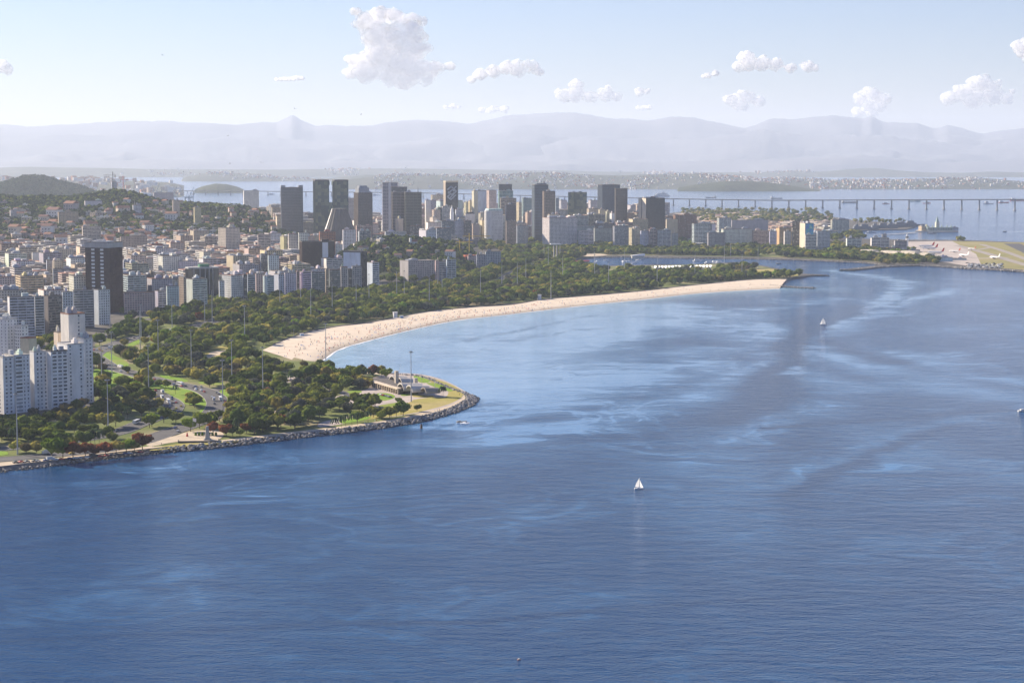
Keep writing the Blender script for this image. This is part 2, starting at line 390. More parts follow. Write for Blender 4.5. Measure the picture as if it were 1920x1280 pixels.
    #, wave_type='BANDS', bands_direction='Y'); wv.inputs['Scale'].default_value = .018; wv.inputs['Distortion'].default_value = 9; wv.inputs['Detail'].default_value = 3; wv.inputs['Detail Scale'].default_value = .6
    h = t.math('ADD', t.math('MULTIPLY', w1, 1.5), t.math('MULTIPLY', w2, .55))
    bs = t.maprange(f, 0, 1, WB0, WB1)
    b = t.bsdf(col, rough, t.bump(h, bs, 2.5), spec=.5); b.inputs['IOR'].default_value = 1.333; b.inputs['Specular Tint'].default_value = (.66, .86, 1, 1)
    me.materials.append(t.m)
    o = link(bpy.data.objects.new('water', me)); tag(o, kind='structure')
WR0, WR1, WB0, WB1 = .11, .08, .55, .07

# ------------------------------------------------------------------ hills and mountains
HILLS = []                       # height functions used to stand houses and trees on them
def ridge(name, pts, D, depth, mat, base=2.0, nx=260, ny=14, rough=.06, seed=1, front=None, jag=0.0):
    """crest traced as columns/rows at distance D; the ground falls to base in front and behind"""
    px = np.array([p[0] for p in pts], float); cz = np.array([ZT(p[1], D) + drop(D) for p in pts])
    u = np.linspace(px[0], px[-1], nx); c = np.interp(u, px, cz)
    k = np.ones(5) / 5; cc = np.concatenate([[c[0]] * 2, c, [c[-1]] * 2]); c = .5 * c + .5 * np.convolve(cc, k, 'valid')
    cj = jag * D / FOC * (fbm(u / 26, u * 0, 5, seed + 50) + .3 * fbm(u / 6, u * 0, 2, seed + 60)); cj[0] = cj[-1] = 0
    c[0] = c[-1] = base - 4
    v = np.linspace(-1, 1, ny)
    U, Vv = np.meshgrid(u, v); C = np.broadcast_to(c, U.shape)
    fr = front if front else depth
    Y = D + np.where(Vv < 0, Vv * fr, Vv * depth)
    prof = np.cos(Vv * math.pi / 2) ** 1.15
    X = (U - 960) / FOC * (Y * _cp + CAMH * _sp)
    nz = fbm(X / (depth * .5), Y / (depth * .5), 5, seed)
    H = base + (C - base) * np.clip(prof + rough * 3 * nz * np.clip(1 - prof, 0, 1) * (np.abs(Vv) < .99), 0, 1.4) + (C - base) * rough * nz * .35
    H = H + cj[None, :] * np.clip(prof, 0, 1) ** 10
    H = np.where(np.abs(Vv) > .999, base - 6, H)
    rr = np.hypot(X, Y); Z = H - np.maximum(0, rr - 7000) ** 2 / 1.12e7
    i = np.arange(ny - 1)[:, None] * nx + np.arange(nx - 1)[None, :]
    F = np.stack([i, i + 1, i + nx + 1, i + nx], -1).reshape(-1, 4)
    o = mobj(name, np.stack([X, Y, Z], -1).reshape(-1, 3), F, mat, smooth=True)
    tag(o, kind='structure'); return (X, Y, Z, o)
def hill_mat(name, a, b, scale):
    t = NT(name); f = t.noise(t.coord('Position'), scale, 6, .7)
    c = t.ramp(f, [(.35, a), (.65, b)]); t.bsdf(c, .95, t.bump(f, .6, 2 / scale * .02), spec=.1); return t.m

class Hill:                      # heightfield of a nearer hill in (column, distance) space
    def __init__(s, name, crest, D0, D1, D2, seed, bump=7.0, u0=None, u1=None):
        s.px = np.array([c[0] for c in crest], float); s.cz = np.array([ZT(c[1], D1) for c in crest])
        s.D0, s.D1, s.D2, s.seed, s.b = D0, D1, D2, seed, bump; s.name = name
    def h(s, x, y):
        x = np.asarray(x, float); y = np.asarray(y, float)
        u = 960 + FOC * x / np.maximum(y * _cp + CAMH * _sp, 1)
        c = np.interp(u, s.px, s.cz, left=0, right=0)
        t = np.where(y < s.D1, (y - s.D0) / (s.D1 - s.D0), (s.D2 - y) / (s.D2 - s.D1)); t = np.clip(t, 0, 1)
        p = np.where(y < s.D1, .55 * t + .45 * t * t * (3 - 2 * t), t * t * (3 - 2 * t))
        n = fbm(x / 260, y / 260, 3, s.seed)
        z = c * p * (1 + .16 * n * np.clip((1 - p) * 2.2, 0, 1)) + s.b * n * np.clip(p * (1 - p) * 4, 0, 1)
        return np.where(c * p > .5, z, 0)
    def build(s, mat, nx=170, ny=70):
        u = np.linspace(s.px[0], s.px[-1], nx); y = np.linspace(s.D0, s.D2, ny)
        U, Y = np.meshgrid(u, y); X = (U - 960) / FOC * (Y * _cp + CAMH * _sp)
        Z = s.h(X, Y) + 1.9; Z[0] -= 3; Z[-1] -= 3; Z[:, 0] = 0; Z[:, -1] = 0
        i = np.arange(ny - 1)[:, None] * nx + np.arange(nx - 1)[None, :]
        F = np.stack([i, i + 1, i + nx + 1, i + nx], -1).reshape(-1, 4)
        o = mobj(s.name, np.stack([X, Y, Z], -1).reshape(-1, 3), F, mat, smooth=True); tag(o, kind='structure'); HILLS.append(s)
def ground_h(x, y):
    h = 2.2
    for k in HILLS:
        h = np.maximum(h, k.h(x, y) + 1.9)
    return h
def GH(px, py):                  # first point of land seen there, hills included
    d = ray(px, py); t = 1400.0
    ts = np.arange(1400, 9000, 12.0); P = np.outer(ts, np.array(d)); z = P[:, 2] + CAMH
    hh = ground_h(P[:, 0], P[:, 1]); k = np.argmax(z <= hh)
    if not (z <= hh).any(): return None
    return Vector((P[k, 0], P[k, 1], float(hh[k])))

# ------------------------------------------------------------------ clouds (beyond the mountains, above the haze)
def cloud_mat():
    t = NT('cloud_vapour'); lw = t.n('LayerWeight'); lw.inputs['Blend'].default_value = .5
    f = t.noise(t.coord('Position'), .0011, 6, .65)
    a = t.math('SUBTRACT', 1.0, lw.outputs['Facing'])          # 1 face-on, 0 at the rim
    a = t.math('ADD', a, t.maprange(f, .3, .7, -.42, .36))
    a = t.maprange(a, .12, 1.05, 0, .96)
    m1 = t.n('BsdfPrincipled'); m1.inputs['Base Color'].default_value = (.99, .98, .96, 1); m1.inputs['Roughness'].default_value = 1; m1.inputs['Specular IOR Level'].default_value = 0
    m1.inputs['Subsurface Weight'].default_value = 1; m1.inputs['Subsurface Radius'].default_value = (1, 1, 1); m1.inputs['Subsurface Scale'].default_value = 2600   # light wanders through the vapour
    tr = t.n('BsdfTransparent'); m2 = t.n('MixShader'); t.lk(a, m2.inputs[0]); t.lk(tr.outputs[0], m2.inputs[1]); t.lk(m1.outputs[0], m2.inputs[2])
    t.lk(m2.outputs[0], t.out.inputs[0]); return t.m
_ct = {}
def cloud_tex(px):
    px = round(px, 1)
    if px not in _ct:
        t = bpy.data.textures.new('billow', 'CLOUDS'); t.noise_scale = px * 20.5; t.noise_depth = 2; t.noise_basis = 'BLENDER_ORIGINAL'; _ct[px] = t
    return _ct[px]
def build_cloud(puffs, label, D=72000, seed=0):
    """puffs: (px, py, radius px) on the cloud's plane; each is a lumpy ball"""
    rn = random.Random(seed); Vs = []; Fs = []; n = 0
    bm = bmesh.new(); bmesh.ops.create_icosphere(bm, subdivisions=3, radius=1); bv = np.array([v.co[:] for v in bm.verts]); bf = np.array([[v.index for v in f.verts] for f in bm.faces]); bm.free()
    al = []
    for (px, py, r) in puffs:
        r *= 1.12; al.append((px, py, r, 0))
        for k in range(int(6 + r / 3)):
            a = rn.uniform(0, 2 * math.pi); q = rn.uniform(.5, 1.0)
            al.append((px + math.cos(a) * r * q, py - abs(math.sin(a)) * r * q * .8 + r * .1, r * rn.uniform(.28, .5), rn.uniform(-1, 1) * r * .6))
    for (px, py, r, dd) in al:
        s = D / FOC; c = np.array([(px - 960) * s, D + dd * s, ZT(py, D)])
        o = rn.uniform(0, 99); dis = 1 + .28 * fbm(bv[:, 0] * 1.6 + o, bv[:, 1] * 1.6 + bv[:, 2] * 2.1 + o, 4, seed)
        v = bv * dis[:, None] * [r * s, r * s, r * s * .82] + c
        Vs.append(v); Fs.append(bf + n); n += len(bv)
    o = mobj('cloud', np.concatenate(Vs), np.concatenate(Fs), M['cloud'], smooth=True)
    ext = max(p[2] for p in puffs)
    md = o.modifiers.new('skin', 'REMESH'); md.mode = 'VOXEL'; md.voxel_size = max(24, ext * 2.4); md.use_smooth_shade = True
    for sz, st in ((14, 7), (6, 5), (2.6, 2.8), (1.1, 1.2)):
        q = min(1, ext / 16); md = o.modifiers.new('billow', 'DISPLACE'); md.texture = cloud_tex(sz * q); md.strength = st * 20.5 * q; md.mid_level = .45; md.texture_coords = 'GLOBAL'
    tag(o, label, 'cloud', 'clouds over the far mountains')

# ------------------------------------------------------------------ place the setting
def setting():
    build_water()
    M['far_land'] = hill_mat('far_land', (.05, .07, .055), (.11, .115, .095), .004)
    M['mount'] = hill_mat('mountain_hazed', (.13, .14, .17), (.19, .19, .21), .0006)  # pale and bluish: distance haze put into the base colour
    M['forest'] = hill_mat('forest_floor', (.03, .045, .02), (.07, .08, .04), .03)
    serra = [(-500, 240), (-200, 232), (0, 235), (60, 238), (120, 236), (250, 229), (320, 228), (400, 229), (440, 234), (500, 229), (520, 232), (535, 224), (549, 217), (565, 228), (590, 236), (640, 237), (700, 237), (725, 230), (800, 228), (880, 233),
             (960, 220), (1040, 215), (1075, 212), (1150, 222), (1220, 226), (1260, 220), (1300, 222), (1370, 236), (1400, 240), (1440, 224), (1480, 226), (1500, 225), (1560, 219), (1590, 222), (1615, 225), (1632, 217), (1650, 228), (1700, 230),
             (1720, 230), (1750, 242), (1775, 234), (1840, 251), (1880, 243), (1920, 238), (2100, 246), (2400, 240)]
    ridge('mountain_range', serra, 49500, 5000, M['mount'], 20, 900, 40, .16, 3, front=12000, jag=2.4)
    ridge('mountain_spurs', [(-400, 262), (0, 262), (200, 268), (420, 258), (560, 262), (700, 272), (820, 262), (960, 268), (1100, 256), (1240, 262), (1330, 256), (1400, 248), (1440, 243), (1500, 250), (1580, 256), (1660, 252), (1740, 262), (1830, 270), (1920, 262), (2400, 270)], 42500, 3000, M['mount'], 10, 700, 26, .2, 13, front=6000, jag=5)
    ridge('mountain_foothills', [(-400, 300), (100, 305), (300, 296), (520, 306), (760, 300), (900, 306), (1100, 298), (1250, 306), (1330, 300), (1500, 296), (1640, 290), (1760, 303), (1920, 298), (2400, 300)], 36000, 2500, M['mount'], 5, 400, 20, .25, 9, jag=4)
    ridge('far_plain', [(-500, 318), (0, 314), (60, 312), (160, 314), (300, 317), (500, 318), (760, 316), (900, 318), (1030, 320), (1060, 319), (1100, 322), (1300, 323), (1430, 323), (1480, 320), (1540, 322), (1600, 316), (1640, 314), (1680, 319), (1740, 323), (1800, 324), (1860, 321), (1920, 323), (2400, 318)],
          26000, 1800, M['far_land'], 4, 300, 12, .15, 5)
    ridge('far_island', [(340, 334), (370, 327), (400, 323), (450, 324), (500, 327), (540, 333), (620, 334), (690, 328), (760, 327), (820, 329), (900, 332), (960, 336)], 19500, 900, M['far_land'], 3, 200, 12, .15, 6)
    ridge('far_shore', [(640, 338), (720, 329), (800, 327), (850, 329), (960, 328), (1000, 323), (1060, 326), (1160, 329), (1240, 326), (1310, 325), (1380, 330), (1430, 336), (1480, 333), (1560, 338), (1700, 336), (1790, 333), (1860, 335), (1920, 341), (2060, 336), (2400, 330)],
          15500, 1700, M['far_land'], 3, 400, 18, .2, 7, front=2100)
    ridge('wooded_headland', [(1270, 352), (1310, 345), (1360, 340), (1400, 339), (1440, 342), (1480, 348), (1530, 356), (1550, 360)], 12900, 350, M['forest'], 2, 120, 12, .15, 8)
    ridge('small_island', [(364, 356), (380, 349), (405, 344), (425, 345), (445, 350), (458, 356)], 12200, 260, M['forest'], 2, 60, 10, .15, 8)
    ridge('port_land', [(-500, 336), (0, 334), (80, 336), (170, 338), (260, 339), (320, 342), (345, 349)], 14500, 1200, M['far_land'], 3, 120, 10, .1, 18, front=4200)
    ridge('wooded_hill', [(-200, 352), (-60, 344), (0, 350), (30, 340), (50, 334), (85, 335), (110, 343), (140, 350), (165, 357), (190, 368), (200, 376)], 9400, 600, M['forest'], 2, 160, 22, .12, 11, front=800)
    Hill('santa_hill', [(-260, 350), (-100, 362), (0, 372), (40, 376), (80, 373), (130, 375), (180, 368), (215, 362), (240, 364), (262, 370), (300, 381), (345, 386), (400, 389), (450, 391), (500, 404), (540, 414), (580, 428), (600, 440)], 3900, 5450, 6300, 21).build(M['forest'])
    Hill('church_hill', [(620, 500), (660, 470), (700, 457), (745, 452), (800, 457), (850, 463), (880, 476), (900, 496)], 3480, 3860, 4250, 31, 3).build(M['forest'], 80, 40)
    # land
    t = NT('city_ground'); f = t.noise(t.coord('Position'), .03, 5, .7)
    t.bsdf(t.ramp(f, [(.35, (.07, .068, .062)), (.6, (.14, .13, .115)), (.75, (.2, .18, .15))]), .95, spec=.1); M['city'] = t.m
    PW = inset(smooth_pts([G(*p) for p in POINT], 5), 8)
    W = [G(-900, 985)] + PW + [G(*p) for p in [(575, 681), (545, 672), (505, 660)] + [(x, y + 1.5) for x, y in BEACH_TOP] + [(1490, 523)] + MARINA[7:] + NORTH]
    flat_sheet('ground', W, 2.2, M['city'], world=True, skirt=3.6, slope=7)
M['cloud'] = cloud_mat()
setting()
build_haze()
CL = [
 ([(690, 45, 20), (715, 28, 16), (740, 30, 15), (775, 42, 18), (795, 40, 9), (712, 70, 30), (755, 75, 34), (780, 90, 22), (715, 110, 28), (750, 125, 26), (670, 112, 14), (690, 135, 22), (660, 138, 12), (730, 142, 20), (780, 135, 24), (815, 130, 16), (845, 125, 9), (800, 150, 14), (760, 152, 18), (668, 22, 9)], 'tall white tower of cumulus, the largest cloud, above the dark twin towers'),
 ([(900, 140, 10), (925, 135, 12), (950, 128, 13), (970, 130, 17), (995, 125, 13), (1008, 135, 9), (885, 150, 7)], 'ragged white cloud just right of the tallest cumulus'),
 ([(1060, 180, 13), (1080, 160, 12), (1078, 178, 15), (1105, 182, 12), (1135, 178, 14), (1155, 182, 9), (1045, 172, 6)], 'low cloud with one raised puff, left of centre right sky'),
 ([(1198, 173, 8), (1210, 172, 6)], 'small single puff of cloud between two larger low clouds'),
 ([(1380, 125, 10), (1395, 108, 13), (1400, 122, 14), (1425, 120, 14), (1450, 122, 12), (1478, 128, 9), (1510, 125, 11), (1522, 128, 7)], 'flat-based white cloud with a rounded head at its left end'),
 ([(1325, 142, 6), (1338, 138, 6), (1316, 144, 4)], 'tiny cloud wisp left of the flat-based white cloud'),
 ([(1370, 188, 12), (1395, 184, 15), (1420, 190, 11), (1385, 198, 12), (1356, 186, 5)], 'loose pale cloud low above the mountain saddle'),
 ([(1610, 185, 13), (1630, 178, 14), (1655, 185, 11), (1625, 198, 12), (1645, 200, 10), (1605, 212, 10), (1630, 214, 9)], 'ring-shaped puffy cloud above the pointed mountain peak'),
 ([(1775, 185, 14), (1800, 175, 16), (1830, 158, 18), (1850, 165, 16), (1855, 182, 18), (1820, 188, 18), (1880, 186, 12), (1890, 170, 5)], 'broad heaped cloud near the right edge of the sky'),
 ([(1900, 88, 12), (1915, 95, 16), (1930, 110, 18), (1912, 82, 9)], 'white cloud cut by the right edge of the sky'),
 ([(12, 125, 12), (22, 132, 9), (2, 130, 10)], 'faint cloud at the far left edge of the sky'),
 ([(905, 206, 6), (925, 204, 8), (945, 205, 7), (915, 210, 5)], 'thin cloud strip low over the mountains in the middle'),
 ([(838, 201, 5), (850, 199, 6), (860, 202, 4)], 'small thin cloud strip left of another, low over the mountains'),
 ([(522, 149, 4), (530, 149, 4), (538, 148, 5), (546, 148, 5), (554, 148, 5), (562, 147, 5), (570, 147, 4)], 'thin flat wisp of cloud in the pale left sky'),
 ([(1195, 203, 5), (1202, 203, 5), (1209, 202, 5), (1215, 202, 5)], 'faint low wisp under the single puff of cloud'),
]
for i, (p, l) in enumerate(CL): build_cloud(p, l, 74000 + 1500 * (i % 3), i)

# ------------------------------------------------------------------ buildings
COLS = dict(W=(.74, .72, .68), C=(.66, .58, .46), T=(.50, .40, .31), B=(.15, .09, .075), G=(.42, .42, .42), P=(.60, .46, .41), L=(.58, .63, .68), K=(.05, .052, .06), R=(.45, .16, .10), S=(.34, .37, .42), N=(.13, .16, .21), Y=(.70, .58, .36), M=(.24, .20, .18))
CNAME = dict(W='white', C='cream', T='tan', B='dark brown', G='grey', P='pinkish', L='pale bluish', K='black', R='rust red', S='slate grey', N='navy', Y='pale yellow', M='brownish')
STN = dict(grid='with a grid of small windows', ribbon='with long window bands', balcony='with balcony bands', fins='with upright ribs', glass='with a smooth glass front', blank='with a bare wall')
FOOT = []                        # (x, y, radius) of what already stands
BUILT = []                       # (object, column, row, label bits) for the labels
def facade(w, d, h, style, side, bay=3.4, fh=3.2, blank=False):
    """frame in front of a glass core: slabs, piers and blind walls; returns wall MB and core box"""
    m = MB(); X, Y = w / 2, d / 2
    nf = max(1, int(round(h / fh))); fh = h / nf
    sp = {'grid': .50, 'ribbon': .46, 'balcony': .34, 'fins': .10, 'glass': .07, 'blank': .5}[style] * fh
    pr = .9 if style == 'balcony' else 0
    e = .04
    for k in range(nf + 1):
        z0 = max(0, k * fh - sp * .65); z1 = min(h, k * fh + sp * .35)
        if z1 - z0 > .02: m.box(-X, X, -Y - pr, Y, z0, z1)
    def piers(axis, sgn, L, st):
        if st == 'blank':
            if axis == 'y': m.box(-X - e, X + e, sgn * Y - .3, sgn * Y + .3 if sgn > 0 else sgn * Y + .3, 0, h - e) if False else m.box(-X + e, X - e, min(sgn * Y, sgn * (Y + .25)), max(sgn * Y, sgn * (Y + .25)), 0, h - e)
            else: m.box(min(sgn * X, sgn * (X + .25)), max(sgn * X, sgn * (X + .25)), -Y + e, Y - e, 0, h - e)
            return
        b, pw = {'grid': (bay, bay * .46), 'ribbon': (bay * 3.2, .5), 'balcony': (bay * 2.6, .45), 'fins': (1.9, .55), 'glass': (3.0, .18)}[st]
        n = max(1, int(round(L / b))); st2 = L / n
        for k in range(n + 1):
            q = -L / 2 + k * st2; w2 = pw * (.9 if 0 < k < n else 1.2) / 2
            a0, a1 = max(-L / 2 - e, q - w2), min(L / 2 + e, q + w2)
            if axis == 'y': m.box(a0, a1, min(sgn * (Y - .5), sgn * (Y + e * 2)), max(sgn * (Y - .5), sgn * (Y + e * 2)), 0, h - e)
            else: m.box(min(sgn * (X - .5), sgn * (X + e * 2)), max(sgn * (X - .5), sgn * (X + e * 2)), a0, a1, 0, h - e)
    piers('y', -1, w, style); piers('y', 1, w, 'blank' if side == 'blank' else style)
    piers('x', -1, d, side if side == 'blank' else style); piers('x', 1, d, side if side == 'blank' else style)
    return m, nf
_floor_pref = {}
def place(x0, xm, x1, D, turn=None, depth=None):
    """corner at column xm, distance D; the front runs to x1 and the lit side to x0 (or the mirror image)"""
    def u(px): return (px - 960) / FOC
    k = lambda y: y * _cp + CAMH * _sp
    C = AT(xm, D)
    if x0 < xm or (x0 == xm and (turn is None or turn >= 0)):
        t = .42 if turn is None else turn
        if x0 == xm and turn is None: t = .16
        th = t - u(xm)
        w = (u(x1) * k(C.y) - C.x) / (math.cos(th) - u(x1) * math.sin(th) * _cp)
        if x0 < xm: d = (u(x0) * k(C.y) - C.x) / (-math.sin(th) - u(x0) * math.cos(th) * _cp)
        else: d = depth or 14
        if depth: d = depth
        d = min(abs(d), 60)
        c = C + Vector((math.cos(th), math.sin(th), 0)) * w / 2 + Vector((-math.sin(th), math.cos(th), 0)) * d / 2
    else:
        th = turn - u(xm)
        w = (u(x0) * k(C.y) - C.x) / (-math.cos(th) - u(x0) * -math.sin(th) * _cp * -1)
        w = abs(w); d = (u(x1) * k(C.y) - C.x) / (-math.sin(th) - u(x1) * math.cos(th) * _cp); d = min(abs(d), 60)
        if depth: d = depth
        c = C + Vector((-math.cos(th), -math.sin(th), 0)) * w / 2 + Vector((-math.sin(th), math.cos(th), 0)) * d / 2
    return c, th, w, d
def roof_parts(root, w, d, h, col, rn, clutter=True, tank=True, roofcol=None):
    m = MB(); X, Y = w / 2, d / 2
    m.box(-X - .1, X + .1, -Y - .1, Y + .1, h, h + .25)
    for a in ((-X, X, -Y, -Y + .3), (-X, X, Y - .3, Y), (-X, -X + .3, -Y + .3, Y - .3), (X - .3, X, -Y + .3, Y - .3)): m.box(*a, h + .25, h + 1.15)
    m.build('roof', M['roofm'], root, roofcol or rn.choice([(.20, .16, .13), (.28, .23, .19), (.33, .29, .25), (.26, .14, .10), (.38, .34, .3), (.16, .14, .13)]))
    if clutter:
        m = MB(); c = MB(); n = rn.randint(1, 2) + int(w * d > 500)
        for k in range(n):
            a = rn.uniform(.16, .34) * w; b = rn.uniform(.2, .36) * d; x = rn.uniform(-X + a / 2 + 1, X - a / 2 - 1); y = rn.uniform(-Y + b / 2 + 1, Y - b / 2 - 1); z = rn.uniform(2.4, 5)
            q = c if k else m
            q.box(x - a / 2, x + a / 2, y - b / 2, y + b / 2, h + .25, h + z)
            if rn.random() < .5: q.box(x - a / 4, x + a / 4, y - b / 4, y + b / 4, h + z - .01, h + z + 1.8)
        m.build('penthouse', M['wall'], root, tuple(v * rn.uniform(.85, 1.05) for v in col))
        if tank and rn.random() < .6:
            for k in range(rn.randint(1, 4)):
                x = rn.uniform(-X + 2, X - 2); y = rn.uniform(-Y + 2, Y - 2); c.box(x - .9, x + .9, y - .9, y + .9, h + .25, h + 1.9)
        if c.V: c.build('roof_clutter', M['roofm'], root, (.5, .52, .56))['kind'] = 'stuff'
def bld(x0, xm, x1, ytop, D, style='grid', side=None, col='W', label=None, turn=None, depth=None, name='apartment_block', cat='apartment building', glass='glass', fh=3.2, bay=3.4, clutter=True, group=None, roofcol=None, ret=False, lm=None, landmark=None):
    c, th, w, d = place(x0, xm, x1, D, turn, depth)
    z0 = min(float(ground_h(c.x + a * w * .4, c.y + b * d * .4)) for a in (-1, 1) for b in (-1, 1)) - .3
    z0 = min(z0, float(ground_h(c.x, c.y)))
    h = ZT(ytop, D) - z0
    rn = random.Random(int(x0 * 7 + x1 * 13 + ytop * 3)); colv = COLS[col] if isinstance(col, str) else col
    root = empty(name, (c.x, c.y, z0), th)
    m, nf = facade(w, d, h, style, side or style, bay, fh)
    m.build('wall', M['wall'], root, tuple(v * rn.uniform(.93, 1.07) for v in colv))
    g = MB().box(-w / 2 + .45, w / 2 - .45, -d / 2 + .45, d / 2 - .45, .1, h - .3).build('window_glass', M[glass], root)
    g['kind'] = 'stuff'
    roof_parts(root, w, d, h, colv, rn, clutter, roofcol=roofcol)
    FOOT.append((c.x, c.y, math.hypot(w, d) / 2))
    BUILT.append([root, (x0 + x1) / 2, ytop, label, col, style, group, cat, h, D])
    if label: tag(root, label, cat, group)
    else: root['category'] = cat
    root['_dim'] = (w, d, h)
    return root, w, d, h
def DB(yb): return G(960, yb, 2.2).y

# ---- the white slab and tower group at the left edge, windows set one by one
def near_block(x0, xm, x1, ytop, D, label, cols, sidecol='blank', col=(.82, .81, .79), floors=None, turn=.44, top=None, roofcol=(.6, .58, .55), depth=None):
    """cols: list of (from, to, kind) along the front as fractions; kind: win | band | blank | recess"""
    c, th, w, d = place(x0, xm, x1, D, turn, depth)
    z0 = 2.2; h = ZT(ytop, D) - z0; nf = floors or int(round(h / 3.2)); fh = h / nf
    root = empty('apartment_block', (c.x, c.y, z0), th)
    m = MB(); X, Y = w / 2, d / 2
    m.box(-X, X, -Y + .5, Y, 0, h)                                    # body
    PM = {}; AC = MB(); AR = random.Random(int(x1 * 3))
    for a, b, kind in cols:
        xa, xb = -X + a * w, -X + b * w
        if kind == 'blank': m.box(xa, xb, -Y, -Y + .5, 0, h); continue
        if kind == 'recess': continue
        n = {'win': 1, 'two': 2, 'three': 3, 'band': 1, 'bay': 1}[kind]
        yo = -Y - (1.1 if kind == 'bay' else 0)
        ww = (xb - xa) / n * (.46 if kind in ('win', 'two', 'three') else .84); wh = fh * (.46 if kind != 'band' else .5)
        cw = (xb - xa) / n
        zs = []
        for k in range(nf):
            za = k * fh + fh * .36; zb = za + wh
            m.box(xa, xb, yo, -Y + .5, k * fh if k else 0, za)         # spandrel
            m.box(xa, xb, yo, -Y + .5, zb, (k + 1) * fh)
            for q in range(n):
                xc = xa + (q + .5) * cw
                lo = xa if q == 0 else xa + q * cw; hi = xb if q == n - 1 else xa + (q + 1) * cw
                m.box(lo, xc - ww / 2, yo, -Y + .5, za, zb); m.box(xc + ww / 2, hi, yo, -Y + .5, za, zb)
                key = (round(ww, 2), round(wh, 2))
                if key not in PM:
                    p = MB(); p.box(-ww / 2, ww / 2, .28, .34, 0, wh)
                    nm = max(1, int(ww / 1.3))
                    for j in range(1, nm + 0): p.box(-ww / 2 + j * ww / nm - .05, -ww / 2 + j * ww / nm + .05, .2, .28, 0, wh)
                    PM[key] = p.data('window', [M['glass_near']])
                o = bpy.data.objects.new('window', PM[key]); o.location = (xc, yo, za); link(o, root)
                if AR.random() < .3: AC.box(xc - .4, xc + .4, yo - .5, yo, za - .75, za - .25)
                if AR.random() < .12: AC.box(xc - ww / 2, xc + ww / 2, yo - .6, yo, zb + .02, zb + .12)
    m.build('wall', M['wall'], root, col)
    if AC.V: AC.build('air_conditioners', M['steel'], root)['kind'] = 'stuff'
    rn = random.Random(int(x0 + 1000)); roof_parts(root, w, d, h, col, rn, True, roofcol=roofcol)
    if sidecol != 'blank':
        p = MB()
        for k in range(nf):
            for q in range(sidecol):
                y = -Y + (q + .5) * d / sidecol; p.box(-X - .06, -X, y - .6, y + .6, k * fh + fh * .36, k * fh + fh * .8)
        o = p.build('side_windows', M['glass_near'], root); o['kind'] = 'stuff'
    tag(root, label, 'apartment building', 'white apartment blocks at the water end of the avenue'); FOOT.append((c.x, c.y, math.hypot(w, d) / 2))
    BUILT.append([root, (x0 + x1) / 2, ytop, label, 'W', 'grid', None, 'apartment building', h, D])
    return root, w, d, h
t = NT('near_window_glass'); oi = t.n('ObjectInfo')
t.bsdf(t.ramp(oi.outputs['Random'], [(0, (.03, .04, .055)), (.5, (.05, .065, .085)), (.62, (.2, .22, .25)), (.8, (.3, .32, .34)), (1, (.5, .5, .5))]), .2, spec=.6); M['glass_near'] = t.m

def near_city():
    near_block(-34, 8, 28, 671, 1588, 'white slab cut by the left edge of the picture with a sunlit bare end wall', [(0, .1, 'blank'), (.1, .5, 'win'), (.5, .9, 'win'), (.9, 1, 'blank')], 3)
    near_block(28, 28.5, 58, 668, 1596, 'white block with a column of broad window bands between narrow window columns', [(0, .05, 'blank'), (.05, .52, 'bay'), (.52, .56, 'blank'), (.56, .74, 'win'), (.74, .78, 'blank'), (.78, .97, 'win'), (.97, 1, 'blank')], depth=18)
    near_block(58, 66, 90, 661, 1612, 'white block with three narrow window columns beside a deep shaded recess', [(0, .14, 'blank'), (.14, .42, 'win'), (.42, .7, 'win'), (.7, .74, 'blank'), (.74, 1, 'win')])
    near_block(90, 98, 129, 660, 1612, 'white block with rows of triple windows and a dark flat roof', [(0, .06, 'blank'), (.06, .36, 'band'), (.36, .4, 'blank'), (.4, .67, 'band'), (.67, .71, 'blank'), (.71, .97, 'band'), (.97, 1, 'blank')], roofcol=(.13, .12, .12))
    r, w, d, h = near_block(128, 129, 160, 647, 1628, 'white block with a tall bare middle strip under the slim tower', [(0, .06, 'blank'), (.06, .28, 'win'), (.28, .68, 'blank'), (.68, .92, 'win'), (.92, 1, 'blank')], depth=20)
    near_block(160, 160.5, 176, 636, 1662, 'white end wing at the right of the near group with two window columns', [(0, .1, 'blank'), (.1, .5, 'win'), (.5, .94, 'win'), (.94, 1, 'blank')], depth=22)
    near_block(117, 132, 163, 590, 1668, 'slim white tower rising above the near white blocks, brown stained sunlit side', [(0, .5, 'blank'), (.5, .72, 'win'), (.72, 1, 'blank')], col=(.72, .68, .62), roofcol=(.35, .2, .15))
    bld(104, 112, 124, 624, 1690, 'blank', 'blank', 'C', 'small cream rooftop block just left of the slim white tower', name='apartment_block')
    near_block(-20, 16, 34, 600, 1905, 'stepped white block behind the near group, second step from the left edge', [(0, .3, 'win'), (.3, .6, 'win'), (.6, 1, 'win')], 5, turn=.75)
    near_block(-60, -30, 12, 592, 1930, 'stepped white block behind the near group at the very left edge', [(0, .3, 'win'), (.3, .6, 'win'), (.6, 1, 'win')], 4, turn=.75)
    near_block(30, 42, 55, 612, 1900, 'lower white step of the stepped block behind the near group, nearest the dark trees', [(0, .5, 'win'), (.5, 1, 'win')], 3, turn=.75)
    bld(40, 56, 70, 635, 1850, 'blank', 'blank', 'C', 'low cream building in sun between the near white group and the stepped block', turn=.8, clutter=False)

